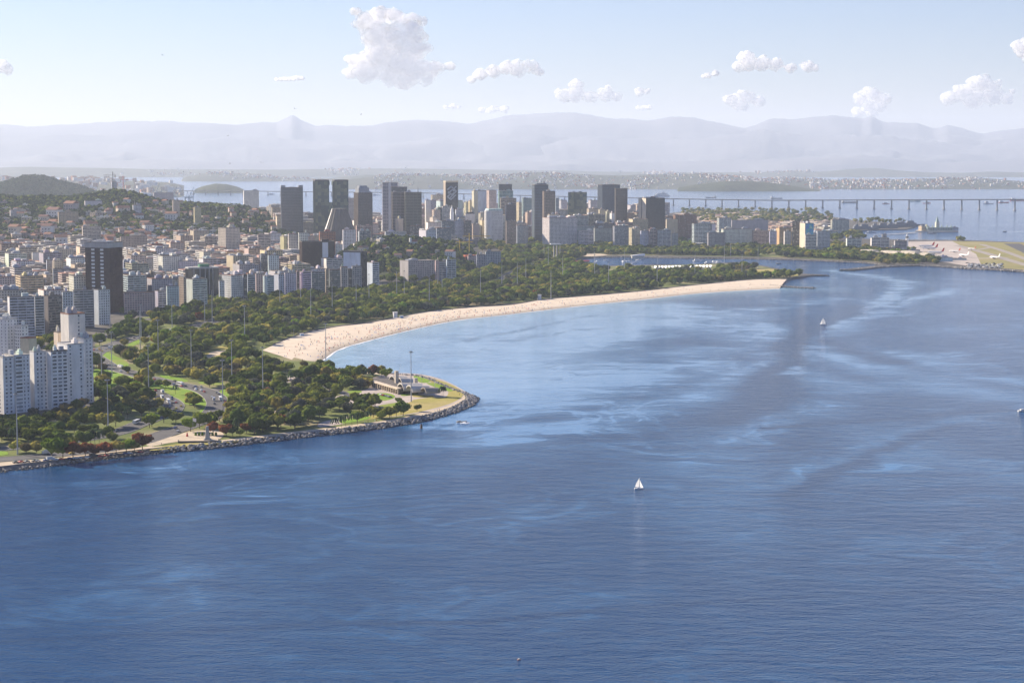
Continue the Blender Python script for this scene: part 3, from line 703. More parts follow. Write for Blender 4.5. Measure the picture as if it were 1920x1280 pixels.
def outer_blocks():
    for k, (px, D, ht) in enumerate(((-66, 1590, 62), (-150, 1580, 70), (-240, 1570, 66), (-330, 1600, 74), (-120, 1700, 82), (-210, 1720, 84))):
        p = AT(px, D, 2.2); r = empty('apartment_block', p, .6); m, nf = facade(30, 22, ht, 'grid', 'grid'); m.build('wall', M['wall'], r, COLS['W']); MB().box(-14.5, 14.5, -10.5, 10.5, 0, ht - .4).build('window_glass', M['glass'], r)['kind'] = 'stuff'
        roof_parts(r, 30, 22, ht, COLS['W'], random.Random(k)); tag(r, f"white block at the water end, {['first', 'second', 'third', 'fourth', 'first of the rear row', 'second of the rear row'][k]} past the left edge", 'apartment building', 'white apartment blocks at the water end of the avenue')
def landmark_city():
    g2 = 'apartment blocks along the park avenue'
    # dark tower with two pale strips
    r, w, d, h = bld(162, 207, 232, 456, 2640, 'fins', None, 'B', None, turn=.98, name='office_tower', cat='office tower', glass='glass_brown', clutter=False)
    tag(r, 'tall dark tower with two strips of pale panels and a pale grey cap', 'office tower')
    ch = ZT(465, 2640) - r.location.z
    MB().box(-w / 2 - .4, w / 2 + .4, -d / 2 - .4, d / 2 + .4, ch, h + .4).build('cap', M['wall'], r, (.45, .44, .43))
    p = MB().box(-.1, .1, -2.6, 2.6, 0, 2.6).data('panel', M['white'])
    n = 17
    for a in (.33, .70):
        for k in range(int(ch / 5.0)):
            o = bpy.data.objects.new('panel', p); o.location = (-w / 2 - .35, d / 2 - a * d, ch - 4 - k * 5.0); link(o, r)
    m = MB(); m.box(-w * .3, w * .2, -d * .3, d * .35, h + .4, h + 2.6); m.box(-w * .2, 0, -d * .1, d * .2, h + 2.6, h + 4.4); m.build('plant_room', M['wall'], r, (.6, .58, .56))
    # dark tower with fins
    r, w, d, h = bld(352, 354, 411, 503, 2960, 'glass', None, 'K', None, name='office_tower', cat='office tower', glass='glass_dark', clutter=False, turn=.2, depth=24)
    tag(r, 'dark glass tower with thin pale uprights and green plant on its roof', 'office tower')
    for k in (.18, .38, .55, .68, .8):
        MB().box(-w / 2 + k * w - .35, -w / 2 + k * w + .35, -d / 2 - .6, -d / 2 - .1, 0, h + .2).build('upright', M['wall'], r, (.6, .6, .6))
    MB().box(-w * .1, w * .22, -d * .2, d * .3, h + 1.2, h + 5).build('plant_room', M['wall'], r, (.05, .22, .12))
    MB().box(-w / 2 - .3, w / 2 + .3, -d / 2 - .8, d / 2, h - 1, h + 1.2).build('cap', M['wall'], r, (.4, .4, .4))
    # brown slab tower with pale strip
    r, w, d, h = bld(566, 567, 628, 454, 3330, 'fins', None, (.085, .05, .045), None, name='office_tower', cat='office tower', glass='glass_brown', turn=.2, depth=24, clutter=False)
    tag(r, 'dark brown slab tower with a bare white vertical strip', 'office tower')
    MB().box(w * .12, w * .295, -d / 2 - .7, -d / 2 - .1, 8, h - 1).build('pale_strip', M['white'], r)
    MB().box(w * .295, w * .36, -d / 2 - .7, -d / 2 - .1, 8, h * .42).build('pale_strip', M['white'], r)
    MB().box(w * .13, w * .34, -d * .3, d * .3, h, h + 4.5).build('plant_room', M['wall'], r, (.06, .04, .04))
    # dark tower with blank pale wall
    r, w, d, h = bld(644, 677, 689, 472, 3160, 'glass', 'blank', 'K', None, turn=.95, name='office_tower', cat='office tower', glass='glass_dark', clutter=False)
    tag(r, 'dark tower with a huge bare pale wall facing left of the park', 'office tower')
    MB().box(-w / 2 - .5, -w / 2 - .25, -d / 2 + .6, d / 2 - .6, 2, h - 1.5).build('pale_wall', M['wall'], r, (.62, .68, .78))
    T = [  # x0 xm x1 ytop ybase style side col label
     (20, 20, 66, 558, 632, 'ribbon', 'blank', 'L', 'pale blue avenue block with a wide bare front, nearest the stepped white block'),
     (66, 67, 84, 557, 628, 'balcony', 'blank', 'W', 'narrow white balcony block between the pale blue block and a brown one'),
     (84, 92, 118, 556, 622, 'balcony', 'blank', 'M', 'brown sided block with pale balcony bands on the park avenue'),
     (118, 119, 138, 548, 614, 'grid', 'blank', 'L', 'narrow pale blue block left of the curved avenue block'),
     (138, 139, 177, 545, 612, 'ribbon', 'blank', 'G', 'grey block with long curved window bands under the tall dark tower'),
     (177, 186, 207, 544, 606, 'grid', 'blank', 'L', 'pale block with brown side at the foot of the tall dark tower'),
     (233, 234, 291, 549, 584, 'grid', 'blank', 'P', 'long low pinkish grid block right of the tall dark tower'),
     (291, 297, 313, 546, 580, 'balcony', 'blank', 'L', 'narrow block with balconies left of the pale blue peaked block'),
     (313, 314, 336, 537, 582, 'grid', 'blank', 'L', 'pale blue block with a narrow raised peak on the park avenue'),
     (336, 345, 350, 520, 578, 'grid', 'grid', 'T', 'thin tan block squeezed beside the white banded block'),
     (350, 362, 389, 524, 575, 'ribbon', 'blank', 'W', 'white block with strong dark bands in front of the dark glass tower'),
     (411, 412, 421, 527, 566, 'grid', 'blank', 'L', 'sliver of a pale block right of the dark glass tower'),
     (417, 434, 456, 517, 566, 'grid', 'grid', 'W', 'white corner block with a brightly sunlit left side'),
     (456, 457, 464, 515, 566, 'glass', 'blank', 'S', 'narrow dark slate block right of the sunlit corner block'),
     (464, 465, 479, 516, 560, 'balcony', 'blank', 'L', 'pale balcony block right of the narrow slate block'),
     (479, 481, 493, 514, 557, 'grid', 'blank', 'P', 'pinkish block just left of a block with a sunlit edge'),
     (493, 501, 514, 518, 557, 'ribbon', 'blank', 'L', 'pale block with a sunlit pinkish left side, mid avenue'),
     (514, 523, 534, 515, 556, 'grid', 'blank', 'L', 'pale block between the sunlit pinkish one and the long white grid block'),
     (534, 535, 556, 512, 555, 'grid', 'blank', 'W', 'white grid block in the middle of the avenue row'),
     (556, 557, 562, 509, 551, 'balcony', 'blank', 'M', 'very narrow brown block with balconies beside a lilac wall'),
     (562, 568, 584, 510, 551, 'ribbon', 'blank', (.5, .45, .55), 'block with a lilac side wall under the brown slab tower'),
     (584, 585, 610, 510, 549, 'ribbon', 'blank', 'S', 'blue grey banded block right of the lilac walled one'),
     (610, 611, 617, 505, 546, 'balcony', 'blank', 'T', 'slender tan bay front in the shaded avenue row'),
     (617, 618, 639, 506, 545, 'fins', 'blank', 'S', 'shaded ribbed block right of the slender tan front'),
     (639, 640, 652, 501, 544, 'grid', 'blank', 'G', 'grey shaded block left of the narrow black block'),
     (652, 653, 660, 505, 543, 'glass', 'blank', 'N', 'narrow black block in the shaded avenue row'),
     (660, 661, 678, 500, 543, 'grid', 'blank', 'G', 'grey block in front of the huge bare pale wall'),
     (689, 699, 711, 493, 540, 'ribbon', 'blank', 'L', 'pale banded block at the right foot of the dark walled tower'),
     (750, 766, 816, 490, 526, 'grid', 'blank', 'G', 'broad grey block with a regular window grid and a glowing tan end'),
     (816, 817, 823, 489, 527, 'grid', 'blank', 'P', 'narrow pinkish block right of the broad grid block'),
     (823, 824, 837, 490, 527, 'ribbon', 'blank', 'S', 'blue grey block between the pinkish one and the last balcony block'),
     (837, 838, 855, 487, 528, 'balcony', 'blank', 'L', 'last pale balcony block before the dark wooded gap'),
     (826, 827, 850, 464, 484, 'blank', 'blank', 'W', 'plain white block with a wide blank front above the avenue end'),
     (877, 878, 893, 480, 503, 'grid', 'blank', 'P', 'pink fronted block under the red scaffold roof'),
     (893, 894, 910, 478, 502, 'grid', 'blank', 'S', 'grey block in the middle of the construction site row'),
     (910, 911, 939, 472, 502, 'grid', 'blank', 'S', 'dark banded block with a red roof edge at the right of the site'),
    ]
    for x0, xm, x1, yt, yb, st, sd, col, lab in T:
        bld(x0, xm, x1, yt, DB(yb + 3), st, sd, col, lab, group=g2, turn=.16 if xm - x0 <= 1.5 else .5)
    # mid city landmarks
    T = [
     (226, 228, 277, 444, 3700, 'grid', 'blank', 'T', 'wide tan block with a fine window grid behind the tall dark tower'),
     (1, 4, 43, 458, 3650, 'balcony', 'blank', 'T', 'stepped tan block against the wooded slope at the far left'),
     (280, 285, 306, 458, 3600, 'grid', 'blank', 'R', 'rust red block with a sunlit white left edge'),
     (251, 262, 268, 473, 3500, 'blank', 'blank', 'C', 'slim cream block with a bright sunlit left edge behind the dark tower'),
     (396, 397, 433, 477, 3420, 'blank', 'blank', 'T', 'large windowless tan block above the park avenue'),
     (424, 425, 458, 473, 3520, 'blank', 'blank', 'Y', 'large windowless yellowish block right of the tan one'),
     (410, 424, 450, 428, 3950, 'grid', 'grid', 'C', 'tall cream stepped tower block high on the slope'),
     (320, 321, 352, 476, 3420, 'ribbon', 'blank', 'W', 'white block with dark window bands in the mid city'),
     (61, 62, 88, 474, 3420, 'blank', 'blank', 'W', 'plain white block with a bare front below the left slope'),
     (22, 29, 52, 507, 3080, 'grid', 'blank', 'C', 'cream block with a sunlit left end and deep windows, far left'),
     (60, 61, 94, 532, 2900, 'grid', 'blank', 'M', 'brown block with a dark square opening in the left city'),
     (94, 105, 134, 540, 2850, 'blank', 'blank', 'C', 'long low cream block below the dark tower, left side'),
     (88, 89, 98, 488, 3250, 'fins', 'blank', 'L', 'slim pale blue ribbed tower in the left city'),
     (99, 103, 122, 489, 3200, 'grid', 'blank', 'C', 'twin cream blocks with blank ends left of the dark tower'),
     (100, 101, 144, 505, 3000, 'ribbon', 'blank', 'S', 'long dark banded block in shade left of the dark tower'),
     (143, 144, 163, 510, 3000, 'grid', 'blank', 'L', 'pale blue topped block touching the dark tower at left'),
     (285, 286, 297, 512, 3180, 'blank', 'blank', 'C', 'pale bare slab standing over the middle roofs'),
     (240, 241, 280, 512, 3120, 'ribbon', 'blank', 'W', 'long white banded block right of the dark tower'),
     (303, 304, 330, 492, 3300, 'grid', 'blank', 'T', 'tan gabled block in the middle city'),
     (488, 490, 503, 477, 3300, 'glass', 'blank', 'S', 'slate glass block with pale end strips near the avenue'),
     (503, 504, 523, 479, 3280, 'grid', 'blank', 'L', 'blue grey block with an orange roof line near the avenue'),
     (484, 484.5, 508, 440, 3900, 'ribbon', 'blank', 'C', 'cream banded block left of the hill gap'),
     (526, 533, 539, 444, 3900, 'grid', 'blank', 'Y', 'narrow sunlit yellow block among cream blocks'),
     (541, 542, 560, 439, 3850, 'grid', 'blank', 'C', 'left one of two cream grid blocks behind the brown slab tower'),
     (560, 561, 578, 437, 3870, 'grid', 'blank', 'W', 'right one of two cream grid blocks behind the brown slab tower'),
     (599, 600, 629, 435, 3950, 'grid', 'blank', 'R', 'orange topped block behind the brown slab tower'),
     (643, 644, 668, 431, 4150, 'grid', 'blank', 'L', 'pale blue block with a red stripe below the cone building'),
     (668, 669, 697, 423, 4250, 'balcony', 'blank', 'P', 'pink banded block below the cone building, right'),
     (672, 674, 695, 434, 4080, 'glass', 'blank', 'L', 'pale glass block in front of the pink banded one'),
     (696, 697, 721, 447, 3870, 'grid', 'blank', 'W', 'white villa-like block with square windows on the church hill'),
     (722, 723, 762, 435, 4250, 'ribbon', 'blank', 'L', 'long pale block behind the church hill'),
     (762, 763, 786, 440, 4200, 'grid', 'blank', 'G', 'grey block with a sunlit lower wall behind the church hill'),
     (786, 799, 800, 432, 4260, 'blank', 'blank', 'W', 'curved white end wall catching the sun behind the church hill'),
     (800, 801, 818, 431, 4260, 'grid', 'blank', 'L', 'pale grid block right of the curved white wall'),
     (818, 819, 846, 428, 4300, 'fins', 'blank', 'S', 'wide blue grey ribbed block before the old centre trees'),
     (155, 156, 190, 425, 4300, 'ribbon', 'blank', 'C', 'cream block half hidden in trees on the left slope'),
     (110, 111, 148, 398, 4700, 'grid', 'blank', 'T', 'tan hillside block with two wings among dark trees'),
     (160, 161, 193, 377, 5100, 'blank', 'blank', 'W', 'bare white block on the hill crest left'),
     (20, 21, 39, 394, 4850, 'grid', 'blank', 'W', 'small white block on the far left slope'),
     (0, 1, 15, 378, 5200, 'grid', 'blank', 'P', 'pinkish block at the left edge high on the hill'),
     (324, 326, 338, 376, 4950, 'grid', 'grid', 'C', 'tall cream tower block with reddish roof on the hill, right'),
     (250, 251, 266, 385, 4900, 'grid', 'blank', 'L', 'pale block with a thin spire on the middle of the hill'),
     (364, 366, 378, 389, 4800, 'grid', 'blank', 'Y', 'small sunlit yellow block on the right shoulder of the hill'),
     (457, 458, 486, 358, 6300, 'grid', 'blank', 'W', 'tall pale block with masts on its roof beyond the hill'),
     (288, 289, 326, 362, 6900, 'grid', 'blank', 'G', 'faint hazy grey block beyond the hill near the port cranes'),
     (210, 211, 220, 341, 6900, 'grid', 'blank', 'S', 'unfinished hazy tower under a crane beyond the hill'),
     (505, 506, 526, 384, 5900, 'glass', 'blank', (.35, .5, .42), 'low greenish block left of the notched tower'),
    ]
    for x0, xm, x1, yt, D, st, sd, col, lab in T:
        bld(x0, xm, x1, yt, D, st, sd, col, lab, group='blocks of the middle city', turn=.16 if xm - x0 <= 1.5 else .5)
    MB().tube((0, 0, 0), (0, 0, 22), 1.2, .1, 6).build('spire', M['concrete'], [b[0] for b in BUILT if (b[3] or '').startswith('pale block with a thin spire')][0]).location = (-6, 0, 20)
    # old centre towers
    T = [
     (527, 528, 569, 352, 4800, 'fins', None, 'S', 'glass_dark', 'broad dark tower with a notched roofline at the left of the centre'),
     (652, 653, 664, 372, 5600, 'grid', None, 'G', 'glass', 'small hazy block squeezed between two dark towers'),
     (664, 672, 699, 362, 4750, 'fins', None, 'M', 'glass_dark', 'dark brownish tower with stepped top and tan left side'),
     (717, 718, 746, 343, 5200, 'ribbon', None, 'S', 'glass_dark', 'slate tower with a pale vertical strip in the centre'),
     (734, 735, 764, 351, 5000, 'glass', None, 'N', 'glass_dark', 'dark topped tower just right of the one with a pale strip'),
     (735, 736, 759, 361, 4750, 'ribbon', None, 'M', 'glass_brown', 'brown banded front block before the dark topped tower'),
     (759, 760, 791, 361, 4720, 'ribbon', None, (.16, .15, .12), 'glass_brown', 'brownish banded tower with a small mast on its roof'),
     (895, 895.5, 912, 358, 5200, 'blank', 'blank', 'L', 'glass', 'pale bare slab tower with a bright sunlit edge'),
     (885, 889, 896, 358, 5150, 'blank', 'grid', 'C', 'glass', 'thin sunlit cream tower at the left of the pale slab'),
     (912, 917, 931, 357, 5250, 'grid', None, 'C', 'glass', 'cream tower with a brightly lit left face in the white group'),
     (935, 936, 960, 346, 5500, 'glass', None, 'N', 'glass_dark', 'dark crowned tower behind the white group'),
     (934, 936, 962, 358, 5300, 'ribbon', None, (.3, .42, .44), 'glass_green', 'teal topped banded tower before the dark crowned one'),
     (938, 939, 968, 372, 5050, 'ribbon', None, 'T', 'glass', 'tan banded tower under the teal topped one'),
     (947, 949, 968, 384, 4850, 'fins', None, 'N', 'glass_dark', 'near black tower in front of the tan banded one'),
     (968, 973, 978, 380, 5100, 'grid', None, 'C', 'glass', 'thin cream tower with a lit edge right of the black one'),
     (978, 981, 997, 372, 5500, 'grid', None, (.3, .38, .38), 'glass_green', 'greenish hazy block between the black and ribbed towers'),
     (985, 989, 995, 398, 4980, 'blank', 'grid', 'T', 'glass', 'thin tan tower with a sunlit edge left of the ribbed dark tower'),
     (997, 1002, 1028, 347, 4850, 'grid', None, 'N', 'glass_brown', 'tall dark ribbed tower with twin masts on its roof'),
     (1017, 1020, 1041, 359, 4750, 'fins', None, 'T', 'glass_brown', 'tan ribbed tower with a lit left edge beside the dark one'),
     (1041, 1042, 1048, 372, 5300, 'grid', None, 'S', 'glass_dark', 'dark sliver of a block right of the tan ribbed tower'),
     (1048, 1052, 1063, 376, 5600, 'grid', None, 'L', 'glass', 'pale hazy block left of the teal glass block'),
     (1065, 1066, 1100, 361, 5300, 'glass', None, (.04, .12, .13), 'glass_green', 'teal glass block standing alone right of the ribbed towers'),
     (1103, 1107, 1120, 376, 5500, 'grid', None, 'W', 'glass', 'whitish block left of the tall twin navy slab'),
     (1120, 1129, 1162, 347, 5400, 'fins', None, 'N', 'glass_dark', 'tall navy slab tower with a vertical joint, right of centre'),
     (1152, 1154, 1176, 354, 4950, 'fins', None, 'M', 'glass_brown', 'slim brown ribbed tower in front of the tall navy slab'),
     (1176, 1177, 1186, 394, 5100, 'grid', None, 'S', 'glass_dark', 'small dark block right of the slim brown tower'),
     (1186, 1187, 1197, 398, 5150, 'grid', None, 'M', 'glass', 'small brown block left of the tower with a notched pale edge'),
     (1192, 1196, 1199, 384, 5400, 'grid', None, 'C', 'glass', 'thin cream block peeping out behind the notched pale edge'),
     (1197, 1211, 1246, 372, 4900, 'fins', 'blank', (.05, .05, .06), 'glass_dark', 'black tower with a broad sunlit white end wall, rightmost of the centre'),
    ]
    for x0, xm, x1, yt, D, st, sd, col, gl, lab in T:
        r, w, d, h = bld(x0, xm, x1, yt, D, st, sd, col, lab, group='office towers of the old centre', turn=.16 if xm - x0 <= 1.5 else .42, name='office_tower', cat='office tower', glass=gl, fh=3.8, clutter=(yt > 357))
        if 'notched roofline' in lab:
            for a, b in ((-.5, -.3), (.3, .5), (-.12, .12)):
                MB().box(a * w, b * w, -d / 2, d / 2, h + .25, h + (6 if abs(a) > .2 else 2)).build('roof_block', M['wall'], r, COLS['S'])
        if 'stepped top' in lab:
            MB().box(-w * .42, w * .3, -d * .4, d * .4, h, h + 13).build('upper_tier', M['wall'], r, COLS['S'])
            MB().box(-w * .34, w * .2, -d * .3, d * .3, h + 13, h + 18).build('upper_tier', M['wall'], r, COLS['S'])
        if 'pale vertical strip in' in lab: MB().box(-w * .12, w * .04, -d / 2 - .6, -d / 2 - .1, 0, h + .4).build('pale_strip', M['wall'], r, (.5, .52, .56))
        if 'twin masts' in lab:
            MB().box(-w * .3, w * .4, -d * .3, d * .3, h, h + 4).build('plant_room', M['wall'], r, COLS['N'])
            for k in (-.2, .1, .3): MB().tube((k * w, 0, h + 4), (k * w, 0, h + 12), .5, .3).build('mast', M['dark'], r)
        if 'small mast' in lab: MB().tube((w * .3, 0, h), (w * .3, 0, h + 14), 1.0, .3).build('mast', M['dark'], r)
        if 'white end wall' in lab:
            MB().box(-w / 2 - .6, -w / 2 - .26, -d / 2, d * .02, 0, h).build('end_wall', M['wall'], r, COLS['C']); MB().box(-w / 2 - .6, -w / 2 - .26, d * .12, d / 2, 0, h).build('end_wall', M['wall'], r, COLS['C'])
        if 'pale bare slab tower' in lab: pass
    # twin green glass towers joined at the waist
    for x0, x1, D, lab in ((591, 618, 4700, 'left one of the twin green glass towers'), (627, 654, 4720, 'right one of the twin green glass towers')):
        r, w, d, h = bld(x0, x0 + 1, x1, 338, D, 'glass', None, (.05, .08, .08), lab, group='twin glass towers of the old centre', turn=.16, name='office_tower', cat='office tower', glass='glass_green', depth=34, clutter=False)
        MB().box(-w / 2 - .3, w / 2 + .3, -d / 2 - .3, d / 2 + .3, h - 2.5, h + .6).build('cap', M['wall'], r, (.05, .06, .07))
        s = 1 if x0 < 600 else -1
        MB().box(min(s * w / 2, s * (w / 2 + 8)), max(s * w / 2, s * (w / 2 + 8)), -d * .3, d * .3, 0, h * .66).build('link_wing', M['glass_green'], r)
        MB().box(min(s * w / 2, s * (w / 2 + 3)), max(s * w / 2, s * (w / 2 + 3)), -d * .3, d * .3, h - 12, h - 3).build('link_wing', M['glass_green'], r)
    # cone-shaped ribbed building
    c = AT(637, 4560); z0 = 2.2; h = ZT(391, 4560) - z0; root = empty('cathedral', (c.x, c.y, z0))
    tag(root, 'huge truncated cone building with ribbed sides and a bright lit strip', 'cathedral')
    R0, R1, n = 54, 17, 40; V = []; F = []
    L = 10
    for k in range(L + 1):
        f = k / L; r = R0 + (R1 - R0) * (f ** .86)
        for j in range(n): a = 2 * math.pi * j / n; q = r + (1.2 if j % 2 else 0); V.append((q * math.cos(a), q * math.sin(a), f * h))
    for k in range(L):
        for j in range(n): F.append([k * n + j, k * n + (j + 1) % n, (k + 1) * n + (j + 1) % n, (k + 1) * n + j])
    F.append([L * n + j for j in range(n)]); mobj('shell', V, F, M['wall'], root, color=(.13, .115, .105))
    V = [((R0 + 2 + (R1 - R0) * (f ** .86)) * math.cos(a), (R0 + 2 + (R1 - R0) * (f ** .86)) * math.sin(a), f * h) for f in [k / L for k in range(L + 1)] for a in (math.radians(206), math.radians(213))]
    mobj('glass_strip', V, [[2 * k, 2 * k + 1, 2 * k + 3, 2 * k + 2] for k in range(L)], M['white'], root)
    FOOT.append((c.x, c.y, 56)); BUILT.append([root, 637, 391, 'the ribbed cone building', 'M', 'fins', None, 'cathedral', h, 4500])
    # tower with the interlaced emblem
    r, w, d, h = bld(832, 836, 859, 342, 5100, 'glass', 'blank', (.05, .05, .055), None, turn=.4, name='office_tower', cat='office tower', glass='glass_dark', fh=3.8, clutter=False)
    tag(r, 'dark tower with a big pale interlaced emblem on its front', 'office tower', 'office towers of the old centre')
    MB().box(-w / 2 - .5, w / 2 + .5, -d / 2 - .5, d / 2 + .5, h - .5, h + 4).build('cap', M['wall'], r, (.70, .6, .42))
    MB().box(-w / 2 - .5, -w / 2 - .26, -d / 2, d / 2, 0, h - .5).build('side_wall', M['wall'], r, (.5, .42, .34))
    s = w * .0; e = MB(); yy = -d / 2 - .5
    def bar(x0_, z0_, x1_, z1_, wd):
        a = Vector((x0_, 0, z0_)); b = Vector((x1_, 0, z1_)); q = (b - a).normalized(); nn = Vector((-q.z, 0, q.x)) * wd / 2
        P = [a - nn - q * wd * .0, b - nn, b + nn, a + nn]
        e.poly([(p.x, yy, p.z) for p in P] + [(p.x, yy + .3, p.z) for p in P], [[0, 1, 2, 3], [7, 6, 5, 4], [0, 4, 5, 1], [1, 5, 6, 2], [2, 6, 7, 3], [3, 7, 4, 0]])
    U = w * .42; zc = h - 28
    def pt(a, b): return (a * U, zc + b * U)
    for (a, b, c2, d2) in ((-.9, .55, -.15, 1.15), (-.15, 1.15, .85, .28), (.85, .28, .2, -.28), (-.75, -.1, .12, .6), (.85, 1.15, .45, .8), (.12, .6, .45, .3), (-.75, .25, -.05, -.35), (-.05, -.35, .5, .1), (.78, -.35, -.2, -1.2), (-.2, -1.2, -.85, -.65), (-.85, -.65, -.4, -.28), (-.35, -.85, .35, -.28)):
        x_, z_ = pt(a, b); x2_, z2_ = pt(c2, d2); bar(x_, z_, x2_, z2_, U * .24)
    e.build('emblem', M['wall'], r, (.42, .46, .5))
    # pale group and low buildings of the centre
    T = [
     (808, 811, 832, 366, 5400, 'grid', None, 'C', 'low cream block with a bright left end left of the emblem tower'),
     (797, 799, 808, 376, 5000, 'blank', 'blank', 'W', 'bright white slab left of the wide lilac block'),
     (807, 808, 818, 376, 5050, 'grid', None, 'S', 'grey block right of the bright white slab'),
     (818, 826, 868, 377, 5150, 'blank', 'blank', 'L', 'very wide bare pale block below the emblem tower'),
     (810, 818, 826, 394, 4950, 'grid', None, 'C', 'stepped sunlit cream block below the wide pale one'),
     (806, 812, 820, 408, 4880, 'blank', 'blank', 'C', 'lower step of sunlit cream block near the white spire'),
     (829, 830, 847, 387, 4980, 'ribbon', 'blank', 'W', 'white banded slab just left of the white spire'),
     (820, 824, 830, 390, 4990, 'glass', None, (.15, .3, .25), 'narrow green edged block left of the white banded slab'),
     (854, 855, 866, 393, 5000, 'grid', 'blank', 'L', 'pale block right of the white spire'),
     (870, 874, 878, 380, 5200, 'grid', None, 'C', 'thin sunlit block, left of a pair left of the pale slab tower'),
     (878, 881, 886, 377, 5250, 'grid', None, 'Y', 'thin sunlit block, right of a pair left of the pale slab tower'),
     (872, 873, 890, 401, 4950, 'blank', 'blank', 'W', 'white hall with a dark arched roof in the centre'),
     (852, 853, 870, 414, 4750, 'grid', 'blank', 'L', 'pale grid block above the park trees'),
     (870, 871, 884, 414, 4740, 'fins', None, 'M', 'dark brown block right of the pale grid block'),
     (885, 887, 899, 421, 4750, 'blank', 'blank', 'T', 'rounded tan block in half shade above the trees'),
     (900, 904, 909, 413, 4850, 'blank', 'blank', 'Y', 'thin strongly sunlit yellow slab above the trees'),
     (897, 901, 910, 400, 5000, 'grid', None, 'C', 'cream block behind the thin sunlit yellow slab'),
     (767, 769, 792, 424, 4600, 'fins', None, 'M', 'low brown block below the masted tower'),
     (742, 748, 756, 410, 4600, 'blank', 'blank', 'Y', 'small sunlit stepped tower below the brown banded tower'),
     (828, 829, 853, 415, 4700, 'fins', None, 'S', 'shaded slate block left of the pale grid block'),
     (948, 950, 968, 415, 4600, 'grid', None, 'M', 'low shaded palace with arcades at the foot of the black tower'),
     (968, 970, 990, 423, 4550, 'grid', None, 'S', 'low dark shaded block right of the arcaded palace'),
     (1017, 1030, 1082, 409, 4500, 'grid', 'grid', 'W', 'large white old block with a rounded sunlit left end'),
     (1027, 1030, 1050, 402, 4640, 'grid', None, 'C', 'upper storeys of a cream block behind the large white one'),
     (1084, 1086, 1113, 433, 4500, 'ribbon', None, 'W', 'low white banded block with a dark roof'),
     (1080, 1082, 1115, 424, 4700, 'grid', None, 'S', 'wide dark block behind the low white banded one'),
     (1113, 1115, 1147, 428, 4650, 'grid', None, 'G', 'grey shaded block in the right centre'),
     (1100, 1104, 1122, 392, 5000, 'grid', None, 'C', 'sunlit cream stepped block below the whitish one'),
     (1122, 1124, 1134, 393, 5020, 'blank', 'blank', 'C', 'small blank cream block left of the slim brown tower'),
     (1134, 1138, 1146, 397, 5000, 'grid', None, 'C', 'thin cream block before the navy slab'),
     (1143, 1147, 1152, 400, 4900, 'blank', 'blank', 'W', 'thin bright white slab left of the slim brown tower'),
     (1149, 1152, 1178, 424, 4450, 'fins', None, 'L', 'pale blue gabled block below the slim brown tower'),
     (1179, 1189, 1200, 428, 4450, 'grid', 'grid', 'C', 'stepped cream block with bright left face near the water front'),
     (1200, 1202, 1216, 433, 4430, 'grid', None, 'L', 'pale block right of the stepped cream one'),
     (1216, 1218, 1232, 430, 4430, 'balcony', None, 'P', 'pinkish block in the water front row'),
     (1232, 1234, 1258, 432, 4430, 'ribbon', None, 'L', 'pale banded block in the water front row'),
     (1258, 1260, 1271, 438, 4440, 'grid', None, 'G', 'grey end block of the water front row'),
     (1248, 1250, 1270, 412, 4700, 'blank', None, 'T', 'tan block behind the end of the water front row'),
     (1262, 1266, 1306, 404, 5000, 'grid', None, (.3, .19, .14), 'long brown institutional block behind the trees'),
     (1297, 1301, 1334, 420, 4550, 'ribbon', 'grid', 'L', 'pale blue banded block with a lit left edge, right city'),
     (1334, 1335, 1341, 420, 4560, 'blank', None, 'W', 'narrow white end of the pale blue banded block'),
     (1326, 1328, 1360, 437, 4480, 'grid', None, 'G', 'low grey block right of the pale blue banded one'),
     (1352, 1356, 1410, 430, 4600, 'grid', None, 'W', 'long white grid block in the right city'),
     (1410, 1412, 1442, 433, 4620, 'ribbon', None, 'C', 'cream banded block right of the long white grid block'),
     (1344, 1348, 1371, 409, 5300, 'ribbon', None, 'W', 'white flat roofed block behind the long white grid block'),
     (1371, 1372, 1440, 413, 5400, 'blank', None, 'G', 'very long low grey shed on the naval shore'),
     (1442, 1443, 1456, 434, 4500, 'grid', None, 'L', 'shaded pale block left of the orange sided one'),
     (1455, 1461, 1484, 428, 4550, 'grid', 'blank', (.62, .4, .22), 'orange tan block with a lit left side near the black slab'),
     (1469, 1471, 1482, 434, 4450, 'grid', None, 'W', 'small white block before the orange tan one'),
     (1499, 1509, 1525, 419, 4350, 'blank', 'blank', 'C', 'tan slab with a bright blue painted picture wall'),
     (1485, 1486, 1499, 415, 4420, 'glass', None, 'K', 'black glass slab touching the tan slab with the blue picture wall'),
     (1509, 1510, 1531, 441, 4250, 'ribbon', None, 'W', 'white ribbed block in front of the blue picture wall'),
     (1531, 1532, 1556, 434, 4400, 'grid', None, 'L', 'pale grid block right of the blue picture wall'),
     (1557, 1560, 1592, 412, 5600, 'ribbon', None, 'C', 'large cream shed on the naval shore'),
    ]
    for x0, xm, x1, yt, D, st, sd, col, lab in T:
        r, w, d, h = bld(x0, xm, x1, yt, D, st, sd, col, lab, group='blocks of the old centre', turn=.16 if xm - x0 <= 1.5 else .42)
        if lab.startswith('tan slab with'):
            t = NT('painted_picture'); f = t.noise(t.coord('Object'), .12, 4, .7)
            t.bsdf(t.ramp(f, [(.3, (.02, .1, .35)), (.48, (.05, .3, .65)), (.6, (.1, .5, .45)), (.7, (.7, .7, .65))]), .6)
            MB().box(-w / 2 + .5, w / 2 - .5, -d / 2 - .55, -d / 2 - .28, h * .3, h - .5).build('picture_wall', t.m, r)
